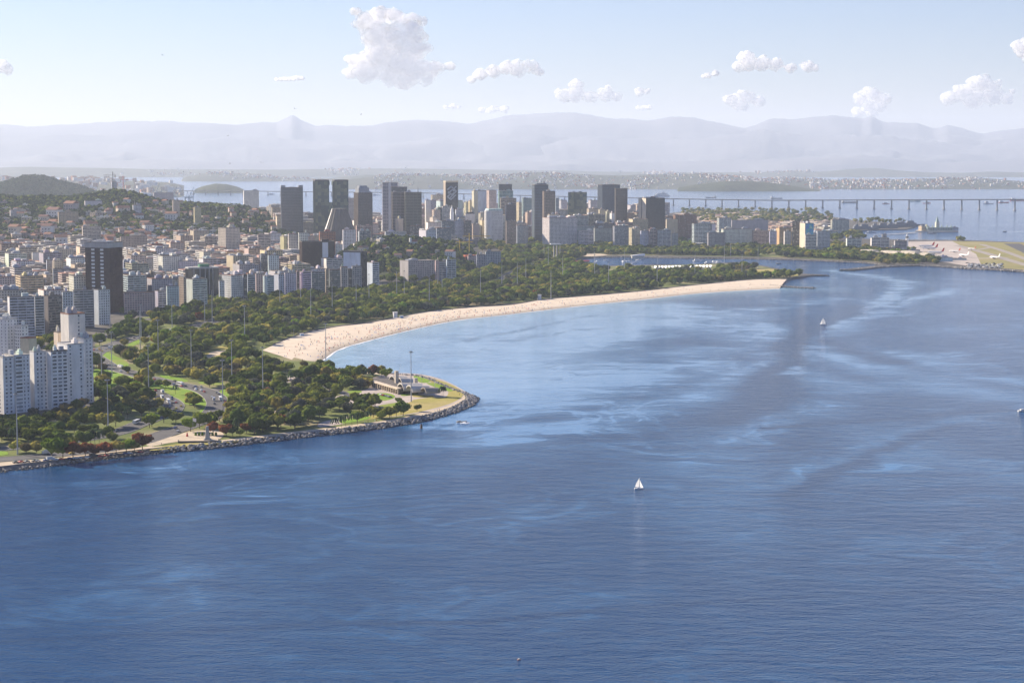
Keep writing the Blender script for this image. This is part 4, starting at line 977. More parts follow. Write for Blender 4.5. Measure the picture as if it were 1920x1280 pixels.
        if 'arched roof' in lab:
            MB().prism([(-w * .5, -d / 2), (w * .5, -d / 2), (w * .5, d / 2), (-w * .5, d / 2)], h + .2, h + 2).build('arched_roof', M['dark'], r)
            MB().box(-w * .35, w * .35, -d / 2, d / 2, h + 2, h + 4.5).build('arched_roof', M['dark'], r)
    # round white tower
    c = AT(924, 4800); z0 = 2.2; h = ZT(395, 4800) - z0; root = empty('office_tower', (c.x, c.y, z0), .3)
    tag(root, 'round ended white tower with square window grid and a pale cream sunlit side', 'office tower', 'office towers of the old centre')
    W_, D_ = 21, 15
    def outline(e):
        P = [(W_ + e, -D_ - e), (W_ + e, D_ + e)] + [(-W_ + 14 + (D_ + e) * math.cos(a) * .95, (D_ + e) * math.sin(a)) for a in np.linspace(math.pi / 2, 3 * math.pi / 2, 12)]
        return P
    m = MB(); nf = int(h / 3.6)
    for k in range(nf + 1): m.prism(outline(0), k * h / nf - (1.5 if k else 0), k * h / nf + .2)
    m.prism(outline(-.3)[2:], 0, h - .1)
    for k in range(14): x = -W_ + 14 + k * (2 * W_ - 14) / 13; m.box(x - .7, x + .7, -D_ - .1, -D_ + .5, 0, h)
    m.build('wall', M['wall'], root, COLS['W']); g = MB(); g.box(-W_ + 14, W_ - .5, -D_ + .4, D_ - .5, 0, h - .2); g.build('window_glass', M['glass'], root)['kind'] = 'stuff'
    MB().box(-W_ + 6, W_, -D_, D_, h + .2, h + 5).build('crown', M['wall'], root, (.45, .6, .58)); MB().tube((-W_ + 12, 0, h + .2), (-W_ + 12, 0, h + 3), 11, 10, 12).build('crown', M['white'], root)
    FOOT.append((c.x, c.y, 28)); BUILT.append([root, 924, 395, 'the round ended white tower', 'W', 'grid', None, 'office tower', h, 4800])
    # white church spire
    c = AT(847.5, 4800); h = ZT(384, 4800) - 2.2; root = empty('church_spire', (c.x, c.y, 2.2), .3); tag(root, 'slim white spire with a pointed top in the old centre', 'church tower')
    MB().box(-4, 4, -4, 4, 0, h * .82).build('shaft', M['white'], root); MB().box(-3, 3, -3, 3, h * .82, h * .9).tube((0, 0, h * .9), (0, 0, h), 2.6, .2, 4).build('spire', M['white'], root)

def filler_city():
    """the close-packed blocks between the landmarks, on street grids"""
    rn = random.Random(5); n = 0; far = MB(); far_g = MB()
    palette = ['W', 'W', 'C', 'C', 'C', 'T', 'P', 'G', 'L', 'Y', 'M', 'W']
    cand = []
    def grid(ax, x0, x1, y0, y1, sx, sy, test, hr, D_ok=None):
        ca, sa = math.cos(ax), math.sin(ax)
        for i in range(-140, 140):
            for j in range(-140, 140):
                lx = i * sx + rn.uniform(-3, 3) + (rn.uniform(8, 12) if i % 3 == 0 else 0); ly = j * sy + rn.uniform(-3, 3)
                x = lx * ca - ly * sa; y = 3500 + lx * sa + ly * ca
                if not (y0 < y < y1): continue
                px, py = proj((x, y, 2.2))
                if not (x0 < px < x1) or not test(px, py, x, y): continue
                w = sx * rn.uniform(.72, .98); d = sy * rn.uniform(.62, .9)
                cand.append((x, y, ax + rn.choice([0, 0, .03]), w, d, hr(rn, px, py, x, y)))
    def mid(px, py, x, y):
        g = float(ground_h(x, y))
        # behind the avenue row, in front of the steep slope
        return y > avenue(px) + 34 and (g < np.interp(px, [0, 200, 300, 640], [11, 13, 24, 40])) and not (600 < px < 900 and y > 3450) and not (px > 560 and y > 3500)
    def avenue(px): return float(np.interp(px, [-60, 0, 60, 120, 207, 290, 390, 480, 560, 620, 690, 860], [2020, 2250, 2440, 2560, 2660, 2830, 2930, 3100, 3200, 3250, 3320, 3480]))
    grid(.45, -60, 640, 2100, 4350, 36, 40, mid, lambda r, px, py, x, y: r.choice([16, 24, 28, 32, 36, 40, 48]) * (1.05 if y < 3600 else .8))
    def lapa(px, py, x, y): return 480 < px < 930 and not (610 < px < 905 and y < 4260) and not (850 < px < 960 and y < 4650) and float(ground_h(x, y)) < 12
    grid(.2, 480, 960, 4020, 4700, 40, 48, lapa, lambda r, px, py, x, y: r.choice([10, 13, 16, 22, 28]))
    def centre(px, py, x, y): return True
    grid(.15, 500, 1250, 4760, 6300, 52, 62, centre, lambda r, px, py, x, y: r.choice([22, 30, 38, 45, 52, 60, 70]) * (1 if px > 770 else .62))
    grid(.2, 1250, 1560, 4600, 7300, 60, 84, lambda px, py, x, y: (px < 1480 and y > 4650 and y < 5000) or (y > 5350 and py > np.interp(px, [1250, 1320, 1440, 1540, 1560], [404, 397, 401, 408, 412])), lambda r, px, py, x, y: r.choice([5, 6, 7, 9]))
    grid(.3, 330, 520, 5800, 7300, 60, 70, lambda px, py, x, y: float(ground_h(x, y)) < 5, lambda r, px, py, x, y: r.choice([10, 15, 20, 30]))
    cand.sort(key=lambda c: c[1])
    F = list(FOOT); acc = []
    for c in cand:
        x, y, a, w, d, h = c; rad = math.hypot(w, d) / 2 * .8
        if any((x - f[0]) ** 2 + (y - f[1]) ** 2 < (rad * .85 + f[2] * .8) ** 2 for f in F): continue
        if any((x - f[0]) ** 2 + (y - f[1]) ** 2 < (rad + f[2]) ** 2 * .62 for f in acc): continue
        acc.append((x, y, rad, c))
    # what the rows in front leave visible is built one by one, the rest joined
    vis = []; sky = np.full(2200, 9999.0)
    for k, (x, y, rad, c) in enumerate(acc):
        px, pt = proj((x, y, 2.2 + c[5])); hw = c[3] / y * FOC / 2; lo, hi = int(px - hw + 60), int(px + hw + 60)
        lo, hi = max(lo, 0), min(hi, 2199)
        seen = (sky[lo:hi + 1] > pt + 1.5).mean() if hi > lo else 0
        area = seen * hw * min(30, max(1, (np.clip(sky[lo:hi + 1], 0, pt + 40) - pt).mean() if hi > lo else 0))
        sky[lo:hi + 1] = np.minimum(sky[lo:hi + 1], pt)
        vis.append((area, k))
    order = {k for a, k in sorted(vis, reverse=True)[:170]}
    for k, (x, y, rad, (x_, y_, a, w, d, h)) in enumerate(acc):
        z0 = float(ground_h(x, y)) - 1.5; ci = rn.choice(palette); col = COLS[ci]; st = rn.choice(['grid', 'grid', 'ribbon', 'balcony', 'grid'])
        th = a
        if h < 17 and y > 5300: ci = 'T'
        if k in order:
            sd = rn.choice(['blank', 'blank', st])
            root = empty('apartment_block' if y < 4700 else 'office_block', (x, y, z0), th)
            m, nf = facade(w, d, h, st, sd, 3.6, 3.3); cv = tuple(v * rn.uniform(.9, 1.08) for v in col); m.build('wall', M['wall'], root, cv)
            MB().box(-w / 2 + .45, w / 2 - .45, -d / 2 + .45, d / 2 - .45, .1, h - .3).build('window_glass', M['glass'], root)['kind'] = 'stuff'
            roof_parts(root, w, d, h, cv, rn)
            px, py = proj((x, y, z0 + h)); BUILT.append([root, px, py, None, ci, st, None, 'apartment building' if y < 4700 else 'office building', h, y]); n += 1
            root['category'] = BUILT[-1][7]
        else:
            ix = ['W', 'C', 'T', 'P', 'G'].index(ci) if ci in 'WCTPG' else 0
            nf = max(2, int(h / 3.4)); far.cur = ix
            q0 = len(far.F)
            for f in range(nf + 1): far.obox((x, y, z0 + max(0, f * h / nf - 1.2)), (w, d, 1.7 if f else 1.2), th)
            far.obox((x, y, z0 + h), (w * .4, d * .4, 2.5), th)
            q1 = len(far.F); far.obox((x, y, z0 + h + .02), (w + .3, d + .3, .9), th)
            far.mi = getattr(far, 'mi', []) + [ix + 1] * (q1 - q0) + [6 + (k % 3)] * 6
            q0 = len(far.F); far.obox((x, y, z0), (w - .8, d - .8, h - .2), th); far.mi += [0] * (len(far.F) - q0)
    mats = [M['glass']] + [flat_mat('render_' + CNAME[c], tuple(v * .8 for v in COLS[c]), .85, .12, .05) for c in 'WCTPG'] + [flat_mat('far_roof_brown', (.2, .15, .12)), flat_mat('far_roof_red', (.28, .13, .08)), flat_mat('far_roof_grey', (.3, .28, .26))]
    o = far.build('city_blocks_behind', mats); o.data.polygons.foreach_set('material_index', far.mi); o.data.update()
    tag(o, 'mass of further flat-roofed blocks packed behind the visible rows', 'city blocks', kind='stuff')

def hill_houses():
    """small houses stepping up the wooded slope"""
    rn = random.Random(17); protos = []
    for k in range(10):
        w, d, h = rn.uniform(9, 17), rn.uniform(8, 13), rn.choice([5, 6, 8, 11, 14])
        m = MB(); nf = max(1, int(h / 3)); m.box(-w / 2, w / 2, -d / 2, d / 2, -4, h)
        roof = MB()
        if k % 2: roof.poly([(-w / 2 - .5, -d / 2 - .5, h), (w / 2 + .5, -d / 2 - .5, h), (w / 2 + .5, d / 2 + .5, h), (-w / 2 - .5, d / 2 + .5, h), (-w / 2 - .5, 0, h + 3), (w / 2 + .5, 0, h + 3)], [[0, 1, 5, 4], [2, 3, 4, 5], [0, 4, 3], [1, 2, 5], [3, 2, 1, 0]])
        else: roof.box(-w / 2 - .2, w / 2 + .2, -d / 2 - .2, d / 2 + .2, h, h + .5).box(-w * .2, w * .1, -1, 2, h + .5, h + 2.5)
        win = MB()
        for f in range(nf):
            for q in range(int(w / 3.2)):
                x = -w / 2 + (q + .5) * w / int(w / 3.2); win.box(x - .6, x + .6, -d / 2 - .05, -d / 2 + .1, f * 3 + 1, f * 3 + 2.3)
            for q in range(2): win.box(-w / 2 - .05, -w / 2 + .1, -d / 4 + q * d / 2 - .6, -d / 4 + q * d / 2 + .6, f * 3 + 1, f * 3 + 2.3)
        protos.append((m.data('house_wall', M['wall']), roof.data('house_roof', M['roofm']), win.data('house_windows', M['glass']), k % 2))
    big = [(0, 330, 398, 468, 34, 'WCCTWP')]
    reg = [  # columns, rows, count, palette
        (0, 130, 432, 470, 44, 'TPCGM'), (40, 320, 385, 430, 40, 'WPCTG'), (0, 60, 392, 430, 14, 'WPC'), (60, 200, 440, 468, 26, 'TRPGMW'), (200, 300, 422, 462, 26, 'GTPRM'), (0, 200, 420, 475, 40, 'CTPGM'), (290, 420, 418, 470, 40, 'CTPWGM'), (120, 260, 380, 425, 12, 'WPC'),
        (70, 160, 396, 420, 9, 'CPT'), (280, 400, 375, 412, 34, 'CPTWY'), (400, 520, 385, 440, 26, 'CPTW'), (640, 880, 455, 492, 18, 'CWTP'), (100, 190, 355, 380, 6, 'W'), (440, 600, 405, 445, 22, 'CWTG')]
    n = 0
    for x0, x1, y0, y1, c, pal in big + reg:
        for k in range(c):
            px, py = rn.uniform(x0, x1), rn.uniform(y0, y1); p = GH(px, py)
            if p is None or p.z < 4 or any((p.x - f[0]) ** 2 + (p.y - f[1]) ** 2 < (f[2] * .8 + 6) ** 2 for f in FOOT): continue
            wl, rf, wi, pitched = rn.choice(protos); root = empty('hillside_house', p, rn.uniform(-.6, .9)); ci = rn.choice(pal); s = rn.uniform(1.5, 2.3) if c == 34 and y0 == 398 else rn.uniform(.85, 1.35); root.scale = (s, s, s)
            for nm, me, col in (('wall', wl, COLS[ci]), ('roof', rf, rn.choice([(.35, .17, .11), (.42, .22, .14), (.3, .16, .12)]) if pitched else rn.choice([(.5, .48, .45), (.4, .35, .3), (.6, .6, .6)])), ('windows', wi, (1, 1, 1))):
                o = bpy.data.objects.new(nm, me); o.color = (*col, 1); link(o, root)
                if nm == 'windows': o['kind'] = 'stuff'
            FOOT.append((p.x, p.y, 7 * s)); root['category'] = 'house'
            BUILT.append([root, px, py, None, ci, 'pitched' if pitched else 'flat', None, 'house', 8, p.y]); n += 1
    # the crowded settlement on the slope: boxes nobody could count
    m = MB(); mi = []
    for x0, x1, y0, y1, c in ((0, 130, 428, 455, 90), (120, 330, 430, 475, 260), (290, 420, 440, 485, 260), (640, 870, 450, 480, 30), (280, 460, 382, 420, 60)):
        for k in range(c):
            p = GH(rn.uniform(x0, x1), rn.uniform(y0, y1))
            if p is None or p.z < 6: continue
            m.obox((p.x, p.y, p.z - 4), (rn.uniform(6, 11), rn.uniform(6, 10), rn.choice([8, 10, 12, 14])), rn.uniform(-.7, .9)); mi += [rn.randrange(5)] * 6
    mats = [flat_mat('shanty_' + n_, c, .9, .35, .1) for n_, c in (('brick', (.30, .14, .09)), ('cement', (.36, .33, .3)), ('lime', (.55, .5, .45)), ('blue', (.3, .4, .5)), ('ochre', (.5, .36, .2)))]
    o = m.build('hillside_settlement', mats); o.data.polygons.foreach_set('material_index', mi); tag(o, 'crowd of small brick and plaster houses covering the slope', 'settlement', kind='stuff')
    # church on its knoll
    p = GH(775, 462); r = empty('church', p, .3); tag(r, 'small white church with a red roof on the low wooded knoll', 'church')
    MB().box(-7, 7, -5, 5, -3, 8).box(-9, -5, -6, -2, 0, 16).build('wall', M['white'], r)
    MB().poly([(-7.4, -5.4, 8), (7.4, -5.4, 8), (7.4, 5.4, 8), (-7.4, 5.4, 8), (-7.4, 0, 12.5), (7.4, 0, 12.5)], [[0, 1, 5, 4], [2, 3, 4, 5], [0, 4, 3], [1, 2, 5], [3, 2, 1, 0]]).build('roof', M['roofm'], r, (.3, .13, .1))

def name_blocks():
    """labels for the blocks of the street grids: looks first, then the nearest landmark"""
    LM = [(197, 520, 'the dark tower with pale strips'), (382, 530, 'the dark tower with uprights'), (597, 480, 'the dark brown slab tower'), (667, 500, 'the tower with the bare pale wall'), (90, 700, 'the near white blocks'),
          (637, 410, 'the ribbed cone building'), (548, 385, 'the notched tower'), (622, 370, 'the twin green towers'), (845, 360, 'the emblem tower'), (924, 425, 'the round ended white tower'), (1012, 390, 'the masted ribbed tower'),
          (1082, 385, 'the teal glass block'), (1141, 370, 'the tall navy slab'), (1222, 400, 'the black tower with white end'), (415, 490, 'the windowless tan block'), (250, 455, 'the wide tan grid block'), (430, 450, 'the cream stepped tower block'),
          (22, 480, 'the stepped tan block at left'), (790, 510, 'the broad grey grid block'), (1510, 430, 'the blue picture wall'), (80, 345, 'the far wooded hill'), (845, 475, 'the construction site'), (1380, 440, 'the long white grid block'), (300, 470, 'the rust red block'), (740, 470, 'the church knoll')]
    ORD = ['nearest', 'second nearest', 'third nearest', 'fourth nearest', 'fifth nearest', 'sixth nearest', 'seventh nearest', 'eighth nearest', 'ninth nearest', 'tenth nearest', 'eleventh nearest', 'twelfth nearest']
    by = {}
    for b in BUILT:
        if b[3] or b[0].get('label'): continue
        px, py = b[1], b[2]; l = min(LM, key=lambda q: math.hypot(q[0] - px, (q[1] - py) * 2)); dx, dy = px - l[0], py - l[1]
        rel = ('left of' if dx < 0 else 'right of') if abs(dx) > abs(dy) * 1.2 else ('below' if dy > 0 else 'above')
        if b[7] == 'house': desc = f"{CNAME[b[4]]} {'red roofed' if b[5] == 'pitched' else 'flat roofed'} hillside house"
        else: desc = f"{'low' if b[8] < 18 else 'tall' if b[8] > 34 else 'medium'} {CNAME[b[4]]} block {dict(grid='with small windows', ribbon='with window bands', balcony='with balconies')[b[5]]}"
        by.setdefault((desc, rel, l[2]), []).append((math.hypot(dx, dy), b))
    for (desc, rel, l), L in by.items():
        L.sort(key=lambda q: q[0])
        for k, (dd, b) in enumerate(L):
            b[0]['label'] = f'{desc} {rel} {l}' if len(L) == 1 else f'{desc}, {ORD[min(k, 11)]} {rel} {l}'
            g = 'houses on the wooded slope' if b[7] == 'house' else 'packed blocks of the city'
            b[0]['group'] = g
    for o in COL.objects:
        if '_dim' in o: del o['_dim']
near_city(); outer_blocks(); landmark_city(); hill_houses(); filler_city(); name_blocks()

# ------------------------------------------------------------------ park ground, beach, roads
def grass_mat(name, a, b, dry, scale=.045):
    t = NT(name); p = t.coord('Position'); f = t.noise(p, scale, 6, .65); g = t.noise(p, scale * .25, 3, .6)
    c = t.ramp(f, [(.3, a), (.6, b)]); c = t.mix(t.maprange(g, .52, .66, 0, 1), c, dry)
    c = t.mix(t.maprange(t.noise(p, .6, 3, .7), .35, .65, .0, .35), c, tuple(v * .6 for v in a)); t.bsdf(c, .95, spec=.1); return t.m
M['park'] = grass_mat('park_floor', (.10, .14, .03), (.18, .20, .06), (.34, .28, .17))
M['lawn'] = grass_mat('mown_lawn', (.15, .28, .02), (.22, .34, .03), (.26, .3, .06))
M['dry'] = grass_mat('dry_lawn', (.32, .30, .08), (.40, .34, .10), (.48, .38, .18))
M['path'] = flat_mat('sandy_path', (.52, .43, .31), .95, .15, .08); M['plaza'] = flat_mat('pale_paving', (.42, .36, .32), .9, .18, .07)
t = NT('beach_sand'); p = t.coord('Position'); f = t.noise(p, .05, 6, .7); g = t.noise(p, .5, 4, .7); at = t.n('Attribute'); at.attribute_name = 'wet'
c = t.ramp(f, [(.3, (.60, .50, .38)), (.7, (.74, .64, .51))]); c = t.mix(t.maprange(g, .6, .75, 0, .35), c, (.36, .28, .2)); c = t.mix(at.outputs['Fac'], c, (.42, .35, .27)); t.bsdf(c, .95, t.bump(g, .4, .4), spec=.1); M['sand'] = t.m
ROADS = {
 'avenue': [(170, 668), (180, 660), (192, 655), (222, 643), (250, 634), (300, 624), (360, 612), (420, 598), (480, 590), (560, 578), (640, 570), (740, 556), (860, 545), (930, 530), (960, 512), (1000, 497), (1060, 480)],
 'avenue_south': [(176, 668), (188, 676), (208, 688), (232, 695), (274, 707), (320, 717), (352, 724), (380, 731), (400, 742), (409, 756), (402, 772), (384, 787), (352, 798), (308, 813), (262, 828), (200, 842), (130, 850), (60, 856), (-60, 866)],
 'slip_road': [(282, 731), (300, 742), (318, 751), (326, 761), (316, 774), (292, 782), (255, 797), (215, 812), (150, 824), (60, 836), (-60, 846)],
 'link_road': [(396, 738), (412, 727), (440, 722), (470, 724), (520, 730), (575, 722), (620, 728), (660, 742), (700, 752)],
 'park_road': [(610, 600), (700, 585), (800, 570), (900, 555), (1000, 540), (1100, 527), (1200, 522), (1290, 520), (1390, 512)],
 'front_avenue': [(-60, 700), (60, 672), (175, 640), (240, 607), (330, 590), (430, 573), (560, 559), (700, 549), (860, 535)],
}
CLEAR = [  # lawns and open ground, outlined on the ground: (material, points, keep trees out)
 ('lawn', [(189, 664), (202, 664), (218, 672), (238, 682), (240, 690), (220, 689), (205, 684), (193, 675)], 1),
 ('lawn', [(178, 696), (225, 700), (262, 708), (268, 716), (262, 724), (225, 730), (182, 724), (176, 712)], .85),
 ('lawn', [(280, 716), (330, 723), (372, 733), (398, 745), (402, 757), (385, 765), (350, 762), (310, 750), (284, 735)], .88),
 ('lawn', [(300, 706), (330, 711), (352, 717), (345, 720), (310, 714)], 1), ('lawn', [(412, 730), (424, 728), (430, 742), (424, 748), (412, 740)], 1),
 ('lawn', [(374, 720), (420, 721), (408, 726), (380, 725)], 1), ('lawn', [(212, 742), (240, 742), (240, 750), (214, 750)], 1), ('lawn', [(380, 768), (396, 766), (392, 778), (374, 782)], 1),
 ('dry', [(376, 668), (400, 656), (425, 652), (434, 662), (428, 676), (402, 690), (380, 684)], 1), ('path', [(395, 664), (430, 660), (432, 665), (400, 672), (395, 680), (412, 684), (384, 684)], 1),
 ('plaza', [(622, 752), (650, 742), (690, 733), (700, 712), (740, 704), (790, 706), (830, 716), (862, 732), (872, 742), (850, 762), (800, 776), (740, 786), (690, 790), (640, 800), (600, 806), (600, 798), (640, 788), (700, 778), (700, 768), (650, 762)], 1),
 ('dry', [(640, 799), (700, 790), (760, 782), (815, 770), (852, 758), (870, 744), (860, 733), (838, 722), (805, 712), (796, 715), (824, 728), (840, 738), (834, 750), (800, 764), (750, 772), (700, 779), (650, 789)], 1),
 ('lawn', [(700, 745), (716, 741), (736, 744), (740, 750), (722, 756), (704, 754), (690, 750)], 1), ('lawn', [(652, 738), (676, 737), (676, 741), (655, 742)], 1), ('lawn', [(654, 749), (676, 747), (680, 751), (660, 753)], 1),
 ('dry', [(776, 754), (806, 750), (832, 750), (840, 756), (815, 766), (780, 770), (740, 774), (700, 776), (730, 766), (764, 760)], 1), ('lawn', [(776, 708), (800, 711), (806, 720), (790, 722), (780, 716)], 1),
 ('lawn', [(800, 722), (828, 724), (848, 734), (846, 738), (830, 736), (810, 728)], 1), ('lawn', [(806, 736), (824, 738), (822, 742), (808, 740)], 1), ('dry', [(776, 745), (812, 747), (808, 750), (778, 749)], 1), ('lawn', [(752, 742), (780, 741), (782, 744), (756, 747)], 1),
 ('lawn', [(640, 792), (690, 786), (690, 791), (644, 799)], .8), ('lawn', [(708, 766), (740, 760), (750, 762), (730, 768)], 1),
 ('dry', [(284, 847), (330, 838), (400, 834), (440, 832), (440, 834), (350, 843), (290, 850)], 1), ('path', [(275, 834), (330, 822), (352, 815), (400, 812), (420, 820), (400, 832), (330, 834), (285, 842)], 1),
 ('path', [(-20, 875), (60, 868), (140, 861), (220, 852), (280, 842), (285, 848), (200, 858), (100, 870), (-20, 884)], 1), ('dry', [(-20, 868), (40, 862), (44, 866), (-20, 872)], 1), ('lawn', [(-20, 852), (10, 852), (14, 858), (-20, 861)], 1),
 ('dry', [(545, 700), (570, 694), (588, 690), (600, 694), (580, 702), (555, 706)], 1), ('path', [(440, 765), (470, 772), (540, 776), (560, 770), (560, 774), (520, 782), (450, 776)], 1),
 ('plaza', [(510, 714), (550, 708), (558, 716), (540, 722), (515, 722)], 1), ('dry', [(1370, 510), (1440, 506), (1480, 512), (1496, 519), (1440, 520), (1380, 518)], 1), ('lawn', [(1065, 520), (1100, 516), (1110, 522), (1075, 526)], 1), ('lawn', [(1130, 510), (1160, 512), (1150, 520), (1128, 516)], 1),
 ('lawn', [(500, 622), (520, 618), (550, 612), (560, 616), (520, 626)], .7), ('path', [(640, 590), (700, 586), (702, 588), (645, 594)], 1), ('plaza', [(680, 566), (706, 562), (708, 566), (684, 570)], 1), ('lawn', [(240, 650), (262, 640), (266, 644), (246, 654)], 1), ('path', [(1060, 480), (1110, 477), (1140, 480), (1100, 483)], 1),
]
WCL = []; WRO = []; ROADPTS = {}
def park_ground():
    global POINTW
    POINTW = smooth_pts([G(*p) for p in POINT], 5)
    ins = inset(POINTW, 9)
    park = [(-900, 900)] + [None] + [(600, 682), (575, 680), (545, 672), (505, 660)] + BEACH_TOP[1:] + [(1500, 519), (1440, 504), (1395, 495), (1350, 497), (1225, 500), (1115, 502), (1080, 494), (1076, 487), (1115, 481), (1185, 480), (1440, 484), (1600, 490), (1652, 494), (1720, 496), (1740, 488), (1600, 470), (1560, 456), (1480, 458), (1300, 457), (1130, 456), (1060, 455), (950, 470), (930, 500), (860, 533), (700, 547), (560, 557), (430, 571), (330, 587), (240, 603), (178, 640), (178, 768), (60, 790), (-900, 900)]
    W = []
    for p in park[:-1]:
        if p is None: W += ins
        elif p == (-900, 900): W.append(G(-300, 905))
        else: W.append(G(*p))
    W += [G(-300, 815)]
    W = W[1:] if False else W
    flat_sheet('park_ground', W, 2.26, M['park'], world=True)
    # walkway along the rocks
    V = []; F = []; a, b = inset(POINTW, 9.5), inset(POINTW, 19)
    for i in range(len(a)):
        V += [(a[i].x, a[i].y, 2.33), (b[i].x, b[i].y, 2.33)]
        if i: F.append([2 * i - 2, 2 * i, 2 * i + 1, 2 * i - 1])
    o = mobj('path', V, F, M['path']); tag(o, kind='structure')
    z = 2.30
    for k, (m, P, keep) in enumerate(CLEAR):
        Wp = smooth_pts([G(*p) for p in P], 3, True)
        flat_sheet({'lawn': 'lawn', 'dry': 'lawn', 'plaza': 'pavement', 'path': 'path'}[m], Wp, 2.29 + .005 * k, M[m], world=True); WCL.append((Wp, keep))
    WCL.append(([G(*p) for p in [(1212, 506), (1345, 504), (1348, 515), (1212, 517)]], .9))
    for nm, P in ROADS.items():
        w = {'avenue': 22, 'avenue_south': 20, 'slip_road': 18, 'link_road': 9, 'park_road': 8, 'front_avenue': 14}[nm]
        o, Q = ribbon('road', P, w, 2.46 + .01 * len(ROADPTS), M['asphalt']); ROADPTS[nm] = Q; WRO.append((Q, w / 2 + 4))
        if w > 12:
            V = []; F = []; n = 0
            for off in (-w * .25, 0, w * .25):
                for i in range(0, len(Q) - 1, 2):
                    e = (Q[i + 1] - Q[i]).normalized(); nn = Vector((-e.y, e.x, 0)); L = min(6, (Q[i + 1] - Q[i]).length)
                    for q in range(int((Q[i + 1] - Q[i]).length / 12)):
                        c = Q[i] + e * (q * 12) + nn * off
                        for s, tt in ((-.12, 0), (.12, 0), (.12, 5), (-.12, 5)): pnt = c + nn * s + e * tt; V.append((pnt.x, pnt.y, 2.56 + .01 * len(ROADPTS)))
                        F.append([n, n + 1, n + 2, n + 3]); n += 4
            if V: tag(mobj('lane_markings', V, F, M['white']), kind='structure')
            m = MB()                                              # kerbs, 12 cm
            for s in (-1, 1):
                for i in range(len(Q) - 1):
                    e = Q[i + 1] - Q[i]; nn = Vector((-e.y, e.x, 0)).normalized() * s; a_ = Q[i] + nn * (w / 2); b_ = Q[i + 1] + nn * (w / 2); c_ = (a_ + b_) / 2
                    m.obox((c_.x, c_.y, 2.2), (e.length, .3, .44), math.atan2(e.y, e.x))
            tag(m.build('kerb', M['concrete']), kind='structure')
    # beach: slopes into the water
    top = smooth_pts([G(p[0], p[1], 2.4) for p in BEACH_TOP], 4); bot = smooth_pts([G(*p) for p in BEACH_WATER], 4)
    n = 160
    def resample(P):
        d = [0]
        for i in range(1, len(P)): d.append(d[-1] + (P[i] - P[i - 1]).length)
        u = np.linspace(0, d[-1], n); return np.stack([np.interp(u, d, [p[k] for p in P]) for k in range(3)], 1)
    T_, B_ = resample(top), resample(bot); rows = [(0, 2.5, 0), (.35, 2.3, 0), (.75, 1.75, 0), (.9, 1.0, .15), (.98, .25, .9), (1.06, -.7, 1)]
    rows = [(f, z + .35, w) for f, z, w in rows[:4]] + rows[4:]
    V = np.concatenate([np.column_stack([(T_ + (B_ - T_) * f)[:, :2], np.full(n, z) + .12 * fbm(np.arange(n) * .4, np.full(n, f * 9), 3)]) for f, z, w in rows])
    F = [[r * n + i, (r + 1) * n + i, (r + 1) * n + i + 1, r * n + i + 1] for r in range(len(rows) - 1) for i in range(n - 1)]
    me = mesh('sand', V, F, M['sand'], True); a_ = me.attributes.new('wet', 'FLOAT', 'POINT'); a_.data.foreach_set('value', np.repeat([r[2] for r in rows], n).astype(np.float32))
    if me.polygons[0].normal.z < 0: me.flip_normals()
    o = link(bpy.data.objects.new('beach', me)); tag(o, kind='structure')
    # thin line of broken waves
    V = []; F = []; rn = random.Random(3)
    for i in range(n):
        d_ = (B_[i] - T_[i]); d_ = d_[:2] / np.hypot(*d_[:2]); w0 = .6 + 1.5 * float(fbm(i * .21, 3.3, 3)); w1 = 5.2 + 4 * float(fbm(i * .31, 7.1, 3))
        V += [(B_[i][0] + d_[0] * w0, B_[i][1] + d_[1] * w0, .1), (B_[i][0] + d_[0] * (w0 + max(.3, w1)), B_[i][1] + d_[1] * (w0 + max(.3, w1)), .06)]
        if i: F.append([2 * i - 2, 2 * i - 1, 2 * i + 1, 2 * i])
    me = mesh('foam', V, F, M['water_jet']);
    if me.polygons[0].normal.z < 0: me.flip_normals()
    o = link(bpy.data.objects.new('surf_foam', me)); tag(o, 'thin white line of surf along the beach', 'surf', kind='stuff')
    global BT, BB
    BT, BB = T_, B_

